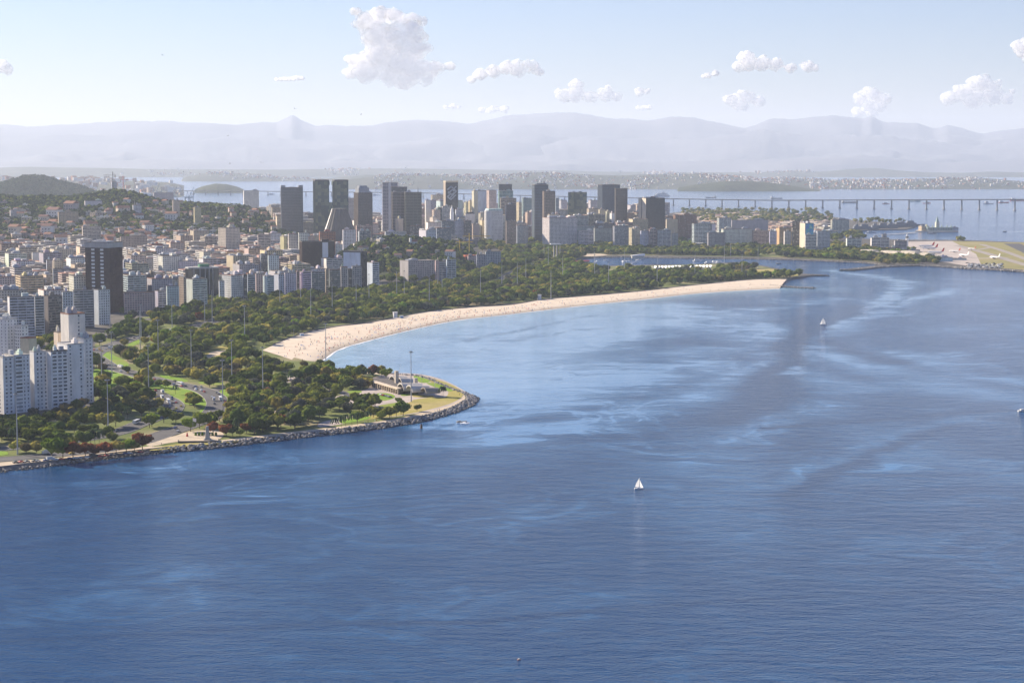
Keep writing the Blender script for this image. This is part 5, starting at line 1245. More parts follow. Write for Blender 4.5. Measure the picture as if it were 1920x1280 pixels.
def rocks():
    rn = random.Random(8); bm = bmesh.new(); bmesh.ops.create_icosphere(bm, subdivisions=1, radius=1); bv0 = np.array([v.co[:] for v in bm.verts]); bf = np.array([[v.index for v in f.verts] for f in bm.faces]); bm.free()
    def spread(name, P, w, n_per_m, size, label, zt=2.6, sides=1):
        Vs = []; Fs = []; n = 0; L = 0
        for i in range(len(P) - 1):
            e = P[i + 1] - P[i]; nn = Vector((-e.y, e.x, 0)).normalized()
            for k in range(int(e.length * n_per_m + rn.random())):
                t = rn.random(); f = rn.uniform(-.35, 1) if sides == 1 else rn.uniform(-1, 1)
                c = P[i] + e * t + nn * (f * w); z = zt * (max(0, min(1, (f + .35) / 1.1)) if sides == 1 else 1 - abs(f)) - .2 + rn.uniform(-.3, .5)
                s = size * rn.uniform(.5, 1.25); v = bv0 * (1 + .35 * np.random.RandomState(rn.randrange(9999)).uniform(-1, 1, (len(bv0), 1))) * [s * rn.uniform(.7, 1.2), s * rn.uniform(.7, 1.2), s * rn.uniform(.5, .85)]
                Vs.append(v + [c.x, c.y, z]); Fs.append(bf + n); n += len(bv0)
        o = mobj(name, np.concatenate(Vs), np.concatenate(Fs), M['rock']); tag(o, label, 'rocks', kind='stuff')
    t = NT('boulder'); p = t.coord('Position'); f = t.noise(p, .55, 5, .7); sx = t.n('SeparateXYZ'); t.lk(p, sx.inputs[0])
    c = t.ramp(f, [(.3, (.12, .12, .125)), (.5, (.3, .28, .26)), (.7, (.6, .56, .5))])
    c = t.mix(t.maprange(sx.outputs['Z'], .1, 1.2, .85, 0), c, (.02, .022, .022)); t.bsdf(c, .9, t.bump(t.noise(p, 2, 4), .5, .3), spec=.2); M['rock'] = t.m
    k0 = min(range(len(POINTW)), key=lambda i: (POINTW[i] - G(300, 851)).length)
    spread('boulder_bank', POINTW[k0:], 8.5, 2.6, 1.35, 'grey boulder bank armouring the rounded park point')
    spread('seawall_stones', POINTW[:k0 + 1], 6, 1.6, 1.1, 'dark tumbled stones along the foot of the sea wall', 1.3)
    # sea wall at the left: sloped masonry face
    V = []; F = []; a, b = inset(POINTW[:k0 + 2], 1.5), inset(POINTW[:k0 + 2], 8.6)
    for i in range(len(a)):
        V += [(a[i].x, a[i].y, -.5), (b[i].x, b[i].y, 2.9), (b[i].x, b[i].y, 3.0), (b[i].x - (a[i].x - b[i].x) * .12, b[i].y - (a[i].y - b[i].y) * .12, 3.0)]
        if i: q = 4 * i; F += [[q - 4, q, q + 1, q - 3], [q - 3, q + 1, q + 2, q - 2], [q - 2, q + 2, q + 3, q - 1]]
    o = mobj('sea_wall', V, F, flat_mat('wall_stone', (.16, .145, .13), .95, .4, .3)); tag(o, 'long sloped stone sea wall at the lower left shore', 'sea wall')
    J = lambda L: smooth_pts([G(*p) for p in L], 4)
    spread('jetty', J([(1440, 536), (1480, 539), (1528, 541)]), 4, 2, 1.4, 'dark stone jetty ending the beach', 2.2, 2)
    spread('jetty', J([(1490, 514), (1505, 517), (1552, 517.5)]), 4, 2, 1.4, 'thin low stone jetty beyond the end of the beach', 1.6, 2)
    spread('jetty', J([(1576, 507.5), (1620, 505), (1665, 501), (1727, 498)]), 6, 2, 1.6, 'long dark breakwater in front of the airport', 2.6, 2)
    spread('shore_stones', J([(1727, 499.5), (1760, 500.5), (1815, 504.5), (1865, 507), (1920, 510.5), (2000, 516)]), 6, 1.6, 1.8, 'stone bank along the airport shore', 2.8, 2)
    spread('shore_stones', J([(1085, 484), (1185, 483), (1285, 485), (1440, 487), (1547, 490.5), (1600, 492.5), (1652, 496.5)]), 4, 1.0, 1.6, 'low stone quay edge along the marina shore', 1.6, 2)
    spread('shore_stones', J([(1715, 451), (1815, 452), (1900, 455.5), (1990, 457)]), 5, .8, 2, 'far stone edge of the airfield', 2.2, 2)

# ------------------------------------------------------------------ trees
def ico(sub):
    bm = bmesh.new(); bmesh.ops.create_icosphere(bm, subdivisions=sub, radius=1); v = np.array([q.co[:] for q in bm.verts]); f = np.array([[q.index for q in g.verts] for g in bm.faces]); bm.free(); return v, f
ICO1, ICO2 = ico(1), ico(2)
def crown_arrays(seed, blobs, leaves, flat=.62, leaf=.2, base=.36):
    rs = np.random.RandomState(seed); V = []; F = []; n = 0; cs = []
    for k in range(blobs):
        if blobs == 1: c = np.array([0, 0, base + .36]); r = .86
        else:
            a = rs.uniform(0, 6.28); q = 0 if k == 0 else rs.uniform(.35, .62); c = np.array([math.cos(a) * q, math.sin(a) * q, base + .30 + rs.uniform(-.1, .26) * (1 - q)]); r = rs.uniform(.36, .54) if k else .62
        cs.append((c, r)); v, f = ICO1
        dis = 1 + .24 * rs.uniform(-1, 1, (len(v), 1)); vv = v * dis * [r, r, r * flat] + c
        V.append(vv); F.append(f + n); n += len(v)
    L = []
    for k in range(leaves):
        c, r = cs[rs.randint(len(cs))]; d = rs.normal(size=3); d /= np.linalg.norm(d); d[2] = abs(d[2]) * .9 - .15 * rs.rand()
        p = c + d * r * rs.uniform(.82, 1.14) * [1, 1, flat]; u = np.cross(d, rs.normal(size=3)); u /= np.linalg.norm(u) + 1e-6; w = np.cross(d, u) + .5 * d * rs.uniform(-1, 1); s = leaf * rs.uniform(.6, 1.3)
        V.append(np.array([p - u * s, p + w * s, p + u * s * .9 - w * .3 * s])); F.append(np.array([[n, n + 1, n + 2]])); n += 3
    return np.concatenate(V), np.concatenate(F)
def palm_arrays(seed):
    rs = np.random.RandomState(seed); V = []; F = []; n = 0
    for k in range(11):
        a = 2 * math.pi * k / 11 + rs.uniform(-.2, .2); L = rs.uniform(.8, 1.05); up = rs.uniform(.1, .5)
        pts = [(0, 0, 1.0), (math.cos(a) * L * .5, math.sin(a) * L * .5, 1.0 + up * .35), (math.cos(a) * L, math.sin(a) * L, 1.0 + up * .3 - .45)]
        sx, sy = -math.sin(a) * .13, math.cos(a) * .13
        for x, y, z in pts: V += [(x - sx, y - sy, z), (x + sx, y + sy, z)]
        F += [[n, n + 1, n + 3], [n, n + 3, n + 2], [n + 2, n + 3, n + 5], [n + 2, n + 5, n + 4]]; n += 6
    return np.array(V, float), np.array(F)
def leaf_mat(name, use_attr):
    t = NT(name)
    if use_attr: a = t.n('Attribute'); a.attribute_name = 'tint'; col = a.outputs['Color']
    else: col = t.n('ObjectInfo').outputs['Color']
    p = t.coord('Position'); f = t.noise(p, .28, 4, .7); g = t.noise(p, 1.1, 2, .6); vm = t.n('VectorMath', operation='SCALE'); t.lk(col, vm.inputs[0]); t.lk(t.math('MULTIPLY', t.maprange(f, .3, .7, .6, 1.45), t.maprange(g, .3, .7, .8, 1.2)), vm.inputs['Scale'])
    d = t.n('BsdfDiffuse'); t.lk(vm.outputs[0], d.inputs[0]); tr = t.n('BsdfTranslucent'); t.lk(vm.outputs[0], tr.inputs[0]); m = t.n('MixShader'); m.inputs[0].default_value = .38
    t.lk(d.outputs[0], m.inputs[1]); t.lk(tr.outputs[0], m.inputs[2]); t.lk(m.outputs[0], t.out.inputs[0]); return t.m
TINT = dict(hill=(.035, .055, .022), dark=(.09, .125, .028), mid=(.17, .195, .036), olive=(.29, .255, .06), bright=(.15, .23, .03), red=(.17, .065, .03), dry=(.16, .13, .06), palm=(.06, .095, .04), grey=(.09, .10, .07))
TWORD = dict(dark='dark green round crowned tree', mid='green round crowned tree', olive='olive green spreading tree', bright='bright green spreading tree', red='rusty red leaved tree', dry='brownish thin leaved tree', palm='palm tree', grey='grey green loose crowned tree')
def park_trees():
    rn = random.Random(12)
    M['leaf'] = leaf_mat('tree_leaves', False); M['leafw'] = leaf_mat('wood_leaves', True)
    pts = []
    POLYW = [G(*p) for p in [(-60, 888), (0, 876), (200, 850), (280, 843), (480, 822), (650, 800), (740, 789), (850, 762), (882, 750), (845, 733), (795, 712), (735, 706), (640, 697), (590, 694), (560, 701), (520, 695), (488, 684), (474, 664), (500, 652)] + BEACH_TOP[2:] + [(1500, 519), (1440, 507), (1395, 503), (1350, 508), (1225, 509), (1115, 509), (1080, 501), (1072, 490), (1115, 480), (1185, 479), (1440, 483), (1600, 489), (1652, 493), (1720, 495), (1755, 496), (1740, 486), (1600, 470), (1590, 452), (1480, 457), (1300, 460), (1130, 460), (1060, 459), (950, 470), (935, 500), (860, 534), (700, 548), (560, 558), (430, 572), (330, 588), (240, 604), (178, 642), (178, 765), (60, 788), (-60, 800)]]
    sx = 11.5
    ys = np.arange(1380, 4700, sx); xs = np.arange(-720, 1050, sx)
    X, Y = np.meshgrid(xs, ys); rs = np.random.RandomState(4); X = X + rs.uniform(-4.6, 4.6, X.shape); Y = Y + rs.uniform(-4.6, 4.6, Y.shape)
    ok = np_in_poly(X, Y, [(p.x, p.y) for p in POLYW])
    X, Y = X[ok], Y[ok]; ok = np.ones(X.shape, bool)
    gap = fbm(X / 70, Y / 70, 3, 9); 
    D = Y
    thin = np.where(Y < 2300, .33, np.where(Y < 3600, .14, .2))
    ok &= ~(gap > .34) & (rs.rand(len(X)) > thin)
    for Wp, keep in WCL:
        i = np_in_poly(X, Y, [(p.x, p.y) for p in Wp]); ok &= ~(i & (rs.rand(len(X)) < keep))
    for Q, r in WRO: ok &= ~(np_dist(X, Y, Q) < r)
    ok &= ~(np_dist(X, Y, [(p[0], p[1]) for p in BT]) < 7); ok &= ~(np_dist(X, Y, POINTW) < 17)
    mon = G(380, 824); ok &= ~(np.hypot(X - mon.x, Y - mon.y) < 26)
    for f in FOOT: ok &= ~((X - f[0]) ** 2 + (Y - f[1]) ** 2 < (f[2] * .85 + 3) ** 2)
    X, Y = X[ok], Y[ok]
    bd = np_dist(X, Y, [(p[0], p[1]) for p in BT])
    kn = fbm(X / 45, Y / 45, 3, 40)
    for x, y, b, k in zip(X, Y, bd, kn):
        r = rn.random()
        if b < 34 and y < 3900 and rn.random() < .6: kind = 'palm'
        elif k > .3: kind = 'olive' if r < .6 else 'dry' if r < .75 else 'grey'
        elif k < -.3: kind = 'bright' if r < .25 else 'mid'
        else: kind = 'dark' if r < .55 else 'mid' if r < .8 else 'grey' if r < .9 else 'red' if r < .907 else 'olive' if r < .96 else 'palm'
        s = rn.uniform(5.2, 9.2) if kind != 'palm' else rn.uniform(3.4, 4.6)
        if k > .3: s *= .8
        pts.append((x, y, kind, s, None))
    for px, py, kind, s in [(97, 860, 'bright', 11), (118, 858, 'bright', 8), (137, 858, 'red', 8.5), (160, 856, 'red', 8), (178, 856, 'red', 6), (198, 853, 'red', 7.5), (218, 851, 'olive', 7), (237, 848, 'bright', 8), (252, 846, 'olive', 7), (267, 844, 'red', 8.5),
                            (400, 815, 'red', 6.5), (424, 818, 'red', 7), (436, 817, 'dark', 6), (462, 812, 'red', 7), (450, 818, 'mid', 5), (692, 763, 'dark', 7.5), (681, 764, 'dark', 6.5), (704, 762, 'mid', 6), (700, 782, 'mid', 6.5), (712, 782, 'dark', 6), (733, 782, 'dark', 6.5), (743, 781, 'dark', 6), (752, 777, 'dark', 6.5), (782, 771, 'dark', 4.6),
                            (748, 757, 'dark', 4), (755, 759, 'dark', 3.4), (829, 744, 'palm', 4), (832, 743, 'palm', 3.6), (670, 797, 'palm', 4.2), (660, 799, 'palm', 4), (648, 799, 'palm', 4), (690, 791, 'palm', 3.6), (640, 803, 'palm', 4), (628, 806, 'palm', 4),
                            (572, 690, 'dry', 6), (672, 705, 'red', 6), (700, 706, 'red', 7), (715, 706, 'olive', 7), (724, 710, 'mid', 7), (690, 712, 'palm', 4.6), (676, 712, 'palm', 4.6), (660, 708, 'mid', 8), (644, 716, 'dark', 9), (628, 712, 'mid', 8), (612, 716, 'olive', 8.5), (600, 702, 'dark', 7),
                            (170, 836, 'palm', 5), (178, 834, 'palm', 5), (186, 836, 'palm', 4.6), (175, 752, 'dark', 9), (186, 748, 'mid', 8), (300, 726, 'dark', 5.5), (311, 728, 'mid', 5.5), (262, 712, 'dark', 6), (275, 714, 'mid', 5), (238, 700, 'dark', 5.5)]:
        p = G(px, py, 2.3); pts.append((p.x, p.y, kind, s, 1))
    # trees behind the near blocks and along the airport, naval shore and downtown
    for x0, x1, y0, y1, n, s0 in ((60, 175, 640, 700, 40, 7), (1560, 1640, 468, 488, 60, 9), (1640, 1760, 487, 496, 60, 7), (1550, 1620, 440, 452, 30, 10), (1640, 1720, 470, 476, 20, 7), (1280, 1530, 394, 402, 120, 8), (1300, 1560, 401, 418, 230, 9), (1600, 1700, 413, 419, 30, 7), (1300, 1520, 440, 458, 60, 8), (850, 970, 440, 472, 150, 9), (1790, 1808, 449, 452, 6, 7), (975, 1060, 440, 458, 60, 8), (1140, 1320, 452, 460, 60, 7), (700, 870, 500, 530, 110, 8)):
        for k in range(n):
            p = G(rn.uniform(x0, x1), rn.uniform(y0, y1), 2.3)
            if any((p.x - f[0]) ** 2 + (p.y - f[1]) ** 2 < (f[2] * .8) ** 2 for f in FOOT): continue
            pts.append((p.x, p.y, rn.choice(['dark', 'dark', 'mid', 'olive']), s0 * rn.uniform(.75, 1.2), None))
    pts = [(x, y, k, s, f) for x, y, k, s, f in pts if -60 < proj((x, y, 5))[0] < 1980]
    pts.sort(key=lambda q: -(q[3] / q[1]) - (1 if q[4] else 0) * .004)
    LMK = [(389, 815, 'the monument'), (735, 730, 'the arched pavilion'), (771, 755, 'the lamp mast on the point'), (411, 750, 'the road junction'), (300, 735, 'the triangular lawn'), (203, 815, 'the lamp mast in shade'), (33, 850, 'the leftmost lamp mast'), (493, 740, 'the lamp mast in the grove'), (110, 780, 'the near white blocks'),
           (220, 715, 'the sunlit lawns'), (540, 650, 'the near end of the beach'), (600, 800, 'the boulder bank'), (405, 672, 'the sandy clearing'), (180, 860, 'the row of parked cars'), (500, 800, 'the sea edge left of the point')]
    crowns = [mesh('crown', *crown_arrays(100 + k, 6, 150, .62, .17), M['leaf']) for k in range(7)]
    palmc = [mesh('crown', *palm_arrays(k), M['leaf']) for k in range(3)]
    tm = MB().tube((0, 0, 0), (0, 0, .34), .045, .03, 5, False).tube((0, 0, .3), (.25, .1, .55), .028, .012, 4, False).tube((0, 0, .28), (-.22, .14, .52), .026, .012, 4, False).tube((0, 0, .3), (.02, -.26, .5), .024, .01, 4, False).data('trunk', M['bark'])
    tp = MB().tube((0, 0, 0), (.02, .01, .5), .035, .028, 5, False).tube((.02, .01, .5), (0, 0, 1.0), .028, .022, 5, False).data('trunk', M['bark'])
    cnt = {}
    for x, y, kind, s, f in pts[:300]:
        pm = kind == 'palm'; root = empty('palm_tree' if pm else 'park_tree', (x, y, 2.25), rn.uniform(0, 6.28)); k = rn.uniform(.92, 1.15)
        root.scale = (s, s, s * k * (2.6 if pm else 1.22))
        if pm: root.scale = (s, s, s * 2.2)
        c = bpy.data.objects.new('crown', rn.choice(palmc if pm else crowns)); v = rn.uniform(.75, 1.3); c.color = (*[q * v * rn.uniform(.93, 1.07) for q in TINT[kind]], 1); link(c, root)
        link(bpy.data.objects.new('trunk', tp if pm else tm), root)
        px, py = proj((x, y, 6)); l = min(LMK, key=lambda q: math.hypot(q[0] - px, (q[1] - py) * 1.6)); dx, dy = px - l[0], py - l[1]
        rel = ('left of' if dx < 0 else 'right of') if abs(dx) > abs(dy) * 1.3 else ('below' if dy > 0 else 'above')
        cnt.setdefault((kind, rel, l[2]), []).append((math.hypot(dx, dy), root))
    ORD = ['nearest', 'second nearest', 'third nearest', 'fourth nearest', 'fifth nearest', 'sixth nearest', 'seventh nearest', 'eighth nearest', 'ninth nearest', 'tenth nearest', 'eleventh nearest', 'twelfth nearest']
    for (kind, rel, l), L in cnt.items():
        L.sort(key=lambda q: q[0])
        for i, (_, r) in enumerate(L):
            tag(r, f'{TWORD[kind]} {rel} {l}' if len(L) == 1 else f'{TWORD[kind]}, {ORD[i]} {rel} {l}' if i < 12 else f'{TWORD[kind]} among those farther {rel} {l}', 'palm' if kind == 'palm' else 'tree', f'{kind} trees {rel} {l}')
    # the rest of the park wood, one mass
    protoW = [crown_arrays(300 + k, 1, 60, .66, .26) for k in range(8)]; protoP = [palm_arrays(30 + k) for k in range(3)]
    merge_trees('park_wood', pts[300:], protoW, protoP, 'dense wood of park trees between the avenue and the beach', lambda x, y: 2.25)
def merge_trees(name, pts, protoW, protoP, label, zf, trunk=True):
    rn = random.Random(77); Vs = []; Fs = []; Cs = []; n = 0
    TV = np.array([[-.04, -.03, 0], [.04, -.03, 0], [0, .05, 0], [-.03, -.02, .5], [.03, -.02, .5], [0, .03, .5]]); TF = np.array([[0, 1, 4], [0, 4, 3], [1, 2, 5], [1, 5, 4], [2, 0, 3], [2, 3, 5]])
    for x, y, kind, s, f in pts:
        pm = kind == 'palm'; v, fc = rn.choice(protoP if pm and protoP else protoW); a = rn.uniform(0, 6.28); ca, sa = math.cos(a), math.sin(a)
        zs = s * (2.2 if pm else 1.22 * rn.uniform(.85, 1.15)); k = rn.uniform(.72, 1.32); base = zf(x, y)
        for vv, ff, col in ((v, fc, [q * k for q in TINT[kind]]),) + (((TV * [1, 1, 2 if pm else 1], TF, (.11, .085, .065)),) if trunk else ()):
            Vs.append(np.stack([(vv[:, 0] * ca - vv[:, 1] * sa) * s + x, (vv[:, 0] * sa + vv[:, 1] * ca) * s + y, vv[:, 2] * zs + base], 1)); Fs.append(ff + n); n += len(vv)
            Cs.append(np.tile([*col, 1], (len(vv), 1)))
    me = mesh(name, np.concatenate(Vs), np.concatenate(Fs), M['leafw']); at = me.color_attributes.new('tint', 'FLOAT_COLOR', 'POINT'); at.data.foreach_set('color', np.concatenate(Cs).astype(np.float32).ravel())
    o = link(bpy.data.objects.new(name, me)); tag(o, label, 'wood', kind='stuff'); return len(Fs)
def hill_woods():
    rn = random.Random(9); rs = np.random.RandomState(6)
    proto = [crown_arrays(500 + k, 1, 14, .8, .34, .1) for k in range(6)]
    for H, nm, sp, lab in ((HILLS[0], 'hill_wood', 14.5, 'dark wood covering the slope behind the city'), (HILLS[1], 'knoll_wood', 11, 'dark trees on the low knoll with the church')):
        lo = (H.px[0] - 960) / FOC * 6300 if H is HILLS[0] else -420; hi = -300 if H is HILLS[0] else -20
        xs = np.arange(-1500 if H is HILLS[0] else -420, hi, sp); ys = np.arange(H.D0, H.D1 + 120, sp)
        X, Y = np.meshgrid(xs, ys); X = (X + rs.uniform(-6, 6, X.shape)).ravel(); Y = (Y + rs.uniform(-6, 6, Y.shape)).ravel()
        z = H.h(X, Y); g = fbm(X / 90, Y / 90, 3, 61)
        u = 960 + FOC * X / (Y * _cp + CAMH * _sp)
        ok = (z > 5) & (u > -40) & (u < 1000) & ((g > -.32) | (Y > H.D0 + (H.D1 - H.D0) * .62))
        pts = []
        for x, y in zip(X[ok], Y[ok]):
            if any((x - f[0]) ** 2 + (y - f[1]) ** 2 < (f[2] * .75 + 3) ** 2 for f in FOOT_near(x, y)): continue
            pts.append((x, y, rn.choice(['hill', 'hill', 'hill', 'dark', 'hill', 'mid']), rn.uniform(5.5, 10), None))
        merge_trees(nm, pts, proto, None, lab, lambda x, y: float(ground_h(x, y)) - 1.5, False)
    # street trees between the blocks
    pts = []
    for k in range(900):
        p = G(rn.uniform(-30, 640), rn.uniform(455, 590), 2.2)
        if p.y > 4100 or float(ground_h(p.x, p.y)) > 12 or any((p.x - f[0]) ** 2 + (p.y - f[1]) ** 2 < (f[2] * .8 + 2) ** 2 for f in FOOT_near(p.x, p.y)): continue
        pts.append((p.x, p.y, rn.choice(['dark', 'dark', 'mid']), rn.uniform(4, 7), None))
    merge_trees('street_trees', pts, proto, None, 'dark street trees filling gaps between the city blocks', lambda x, y: 2.2, False)
    # crowns on the far wooded hill, the islands and the headland
    pts = []
    for k in range(3200):
        px = rn.uniform(-30, 195); D = rn.uniform(8600, 9500); x = (px - 960) / FOC * (D * _cp + CAMH * _sp); pts.append((x, D))
    dg = [o for o in COL.objects if o.name == 'wooded_hill'][0]; from mathutils.bvhtree import BVHTree
    me = dg.data; bt = BVHTree.FromPolygons([v.co for v in me.vertices], [p.vertices for p in me.polygons]); out = []
    for x, D in pts:
        hit = bt.ray_cast(Vector((x, D, 900)), Vector((0, 0, -1)))
        if hit[0] is not None and hit[0].z > 3: out.append((x, D, 'hill', rn.uniform(9, 15), hit[0].z - 2))
    zz = {(a[0], a[1]): a[4] for a in out}
    merge_trees('far_hill_wood', out, proto, None, 'hazy wood on the rounded hill at the far left', lambda x, y: zz[(x, y)], False)
_fg = {}
def FOOT_near(x, y):
    if not _fg:
        for f in FOOT:
            for i in range(int((f[0] - f[2] - 10) // 80), int((f[0] + f[2] + 10) // 80) + 1):
                for j in range(int((f[1] - f[2] - 10) // 80), int((f[1] + f[2] + 10) // 80) + 1): _fg.setdefault((i, j), []).append(f)
        _fg[None] = []
    return _fg.get((int(x // 80), int(y // 80)), [])

# ------------------------------------------------------------------ lamp masts
def lamp_masts():
    rn = random.Random(2)
    shaft = MB().tube((0, 0, 0), (0, 0, 15), .55, .45, 8, False).tube((0, 0, 15), (0, 0, 30), .45, .34, 8, False).tube((0, 0, 30), (0, 0, 45), .34, .22, 8).data('shaft', M['steel'])
    h = MB(); h.tube((0, 0, 43.7), (0, 0, 44.0), 1.5, 1.5, 12).tube((0, 0, 44), (0, 0, 44.8), .5, .4, 8)
    head = h.data('head', M['dark']); lamp = MB().box(-.45, .45, -.3, .3, -.35, .3).data('lamp', M['steel'])
    L = [(33, 852), (203, 818), (191, 726), (210, 706), (263, 655), (265, 641), (297, 678), (279, 738), (323, 630), (359, 702), (418, 772), (435, 725), (459, 645), (493, 742), (398, 608), (384, 603), (206, 615), (525, 579), (564, 572), (583, 602), (623, 586), (668, 576),
         (692, 571), (744, 563), (758, 563), (805, 578), (829, 555), (821, 545), (901, 560), (941, 545), (970, 543), (986, 533), (1033, 562), (1055, 527), (1028, 505), (1115, 525), (1114, 512), (1141, 542), (1171, 512), (1232, 530), (1303, 522), (1391, 522), (1358, 500), (1421, 503), (611, 686), (771, 753), (1211, 470), (1264, 460), (1325, 455), (1020, 487), (1050, 485), (1370, 480)]
    for k, (px, py) in enumerate(L):
        p = G(px, py, 2.3); r = empty('lamp_mast', p)
        for nm, me in (('shaft', shaft), ('head', head)): link(bpy.data.objects.new(nm, me), r)
        if p.y < 2400:
            for q in range(8):
                o = bpy.data.objects.new('lamp', lamp); a = q * math.pi / 4; o.location = (1.6 * math.cos(a), 1.6 * math.sin(a), 43.6); o.rotation_euler = (0, 0, a + math.pi / 2); link(o, r)
    LM = [(771, 740, 'standing alone on the open point'), (611, 680, 'at the water side end of the beach'), (33, 850, 'nearest the left edge, by the shaded road'), (203, 815, 'in the deep shade right of the white blocks'), (493, 740, 'in the grove between road and point'), (418, 770, 'on the road with the traffic')]
    ms = sorted([o for o in COL.objects if o.name.startswith('lamp_mast')], key=lambda o: proj(o.location)[0])
    zones = [(0, 'left park by the sunlit lawns'), (300, 'left wood above the road junction'), (480, 'wood behind the near beach'), (700, 'wood in front of the grid block'), (880, 'wood left of the marina'), (1080, 'wood beside the marina'), (1250, 'wood near the end of the beach')]
    used = {}; ORD = ['leftmost', 'second from left', 'third from left', 'fourth from left', 'fifth from left', 'sixth from left', 'seventh from left', 'eighth from left', 'ninth from left', 'tenth from left', 'eleventh from left', 'twelfth from left', 'thirteenth from left']
    for o in ms:
        px, py = proj(o.location); s = None
        for a, b, t in LM:
            if abs(px - a) < 4 and abs(py - b) < 12: s = f'tall slender lamp mast {t}'
        if s is None:
            z = [q for q in zones if px >= q[0]][-1][1]; used[z] = used.get(z, 0) + 1; s = f'{ORD[min(used[z] - 1, 12)]} tall lamp mast in the {z}'
        tag(o, s, 'lamp mast', 'tall lamp masts of the seaside park')
    for px, py in ((750, 702), (815, 727), (791, 719), (551, 632)):
        p = G(px, py, 2.3); o = MB().tube((0, 0, 0), (0, 0, 9), .2, .12, 6).box(-.8, .8, -.2, .2, 9, 9.3).build('street_lamp', M['steel']); o.location = p
        tag(o, {750: 'short lamp post at the back edge of the point', 815: 'short lamp post on the seaward lawn of the point', 791: 'short lamp post behind the arched pavilion', 551: 'short lamp post beside the beach walk'}[px], 'lamp post', 'short lamp posts')

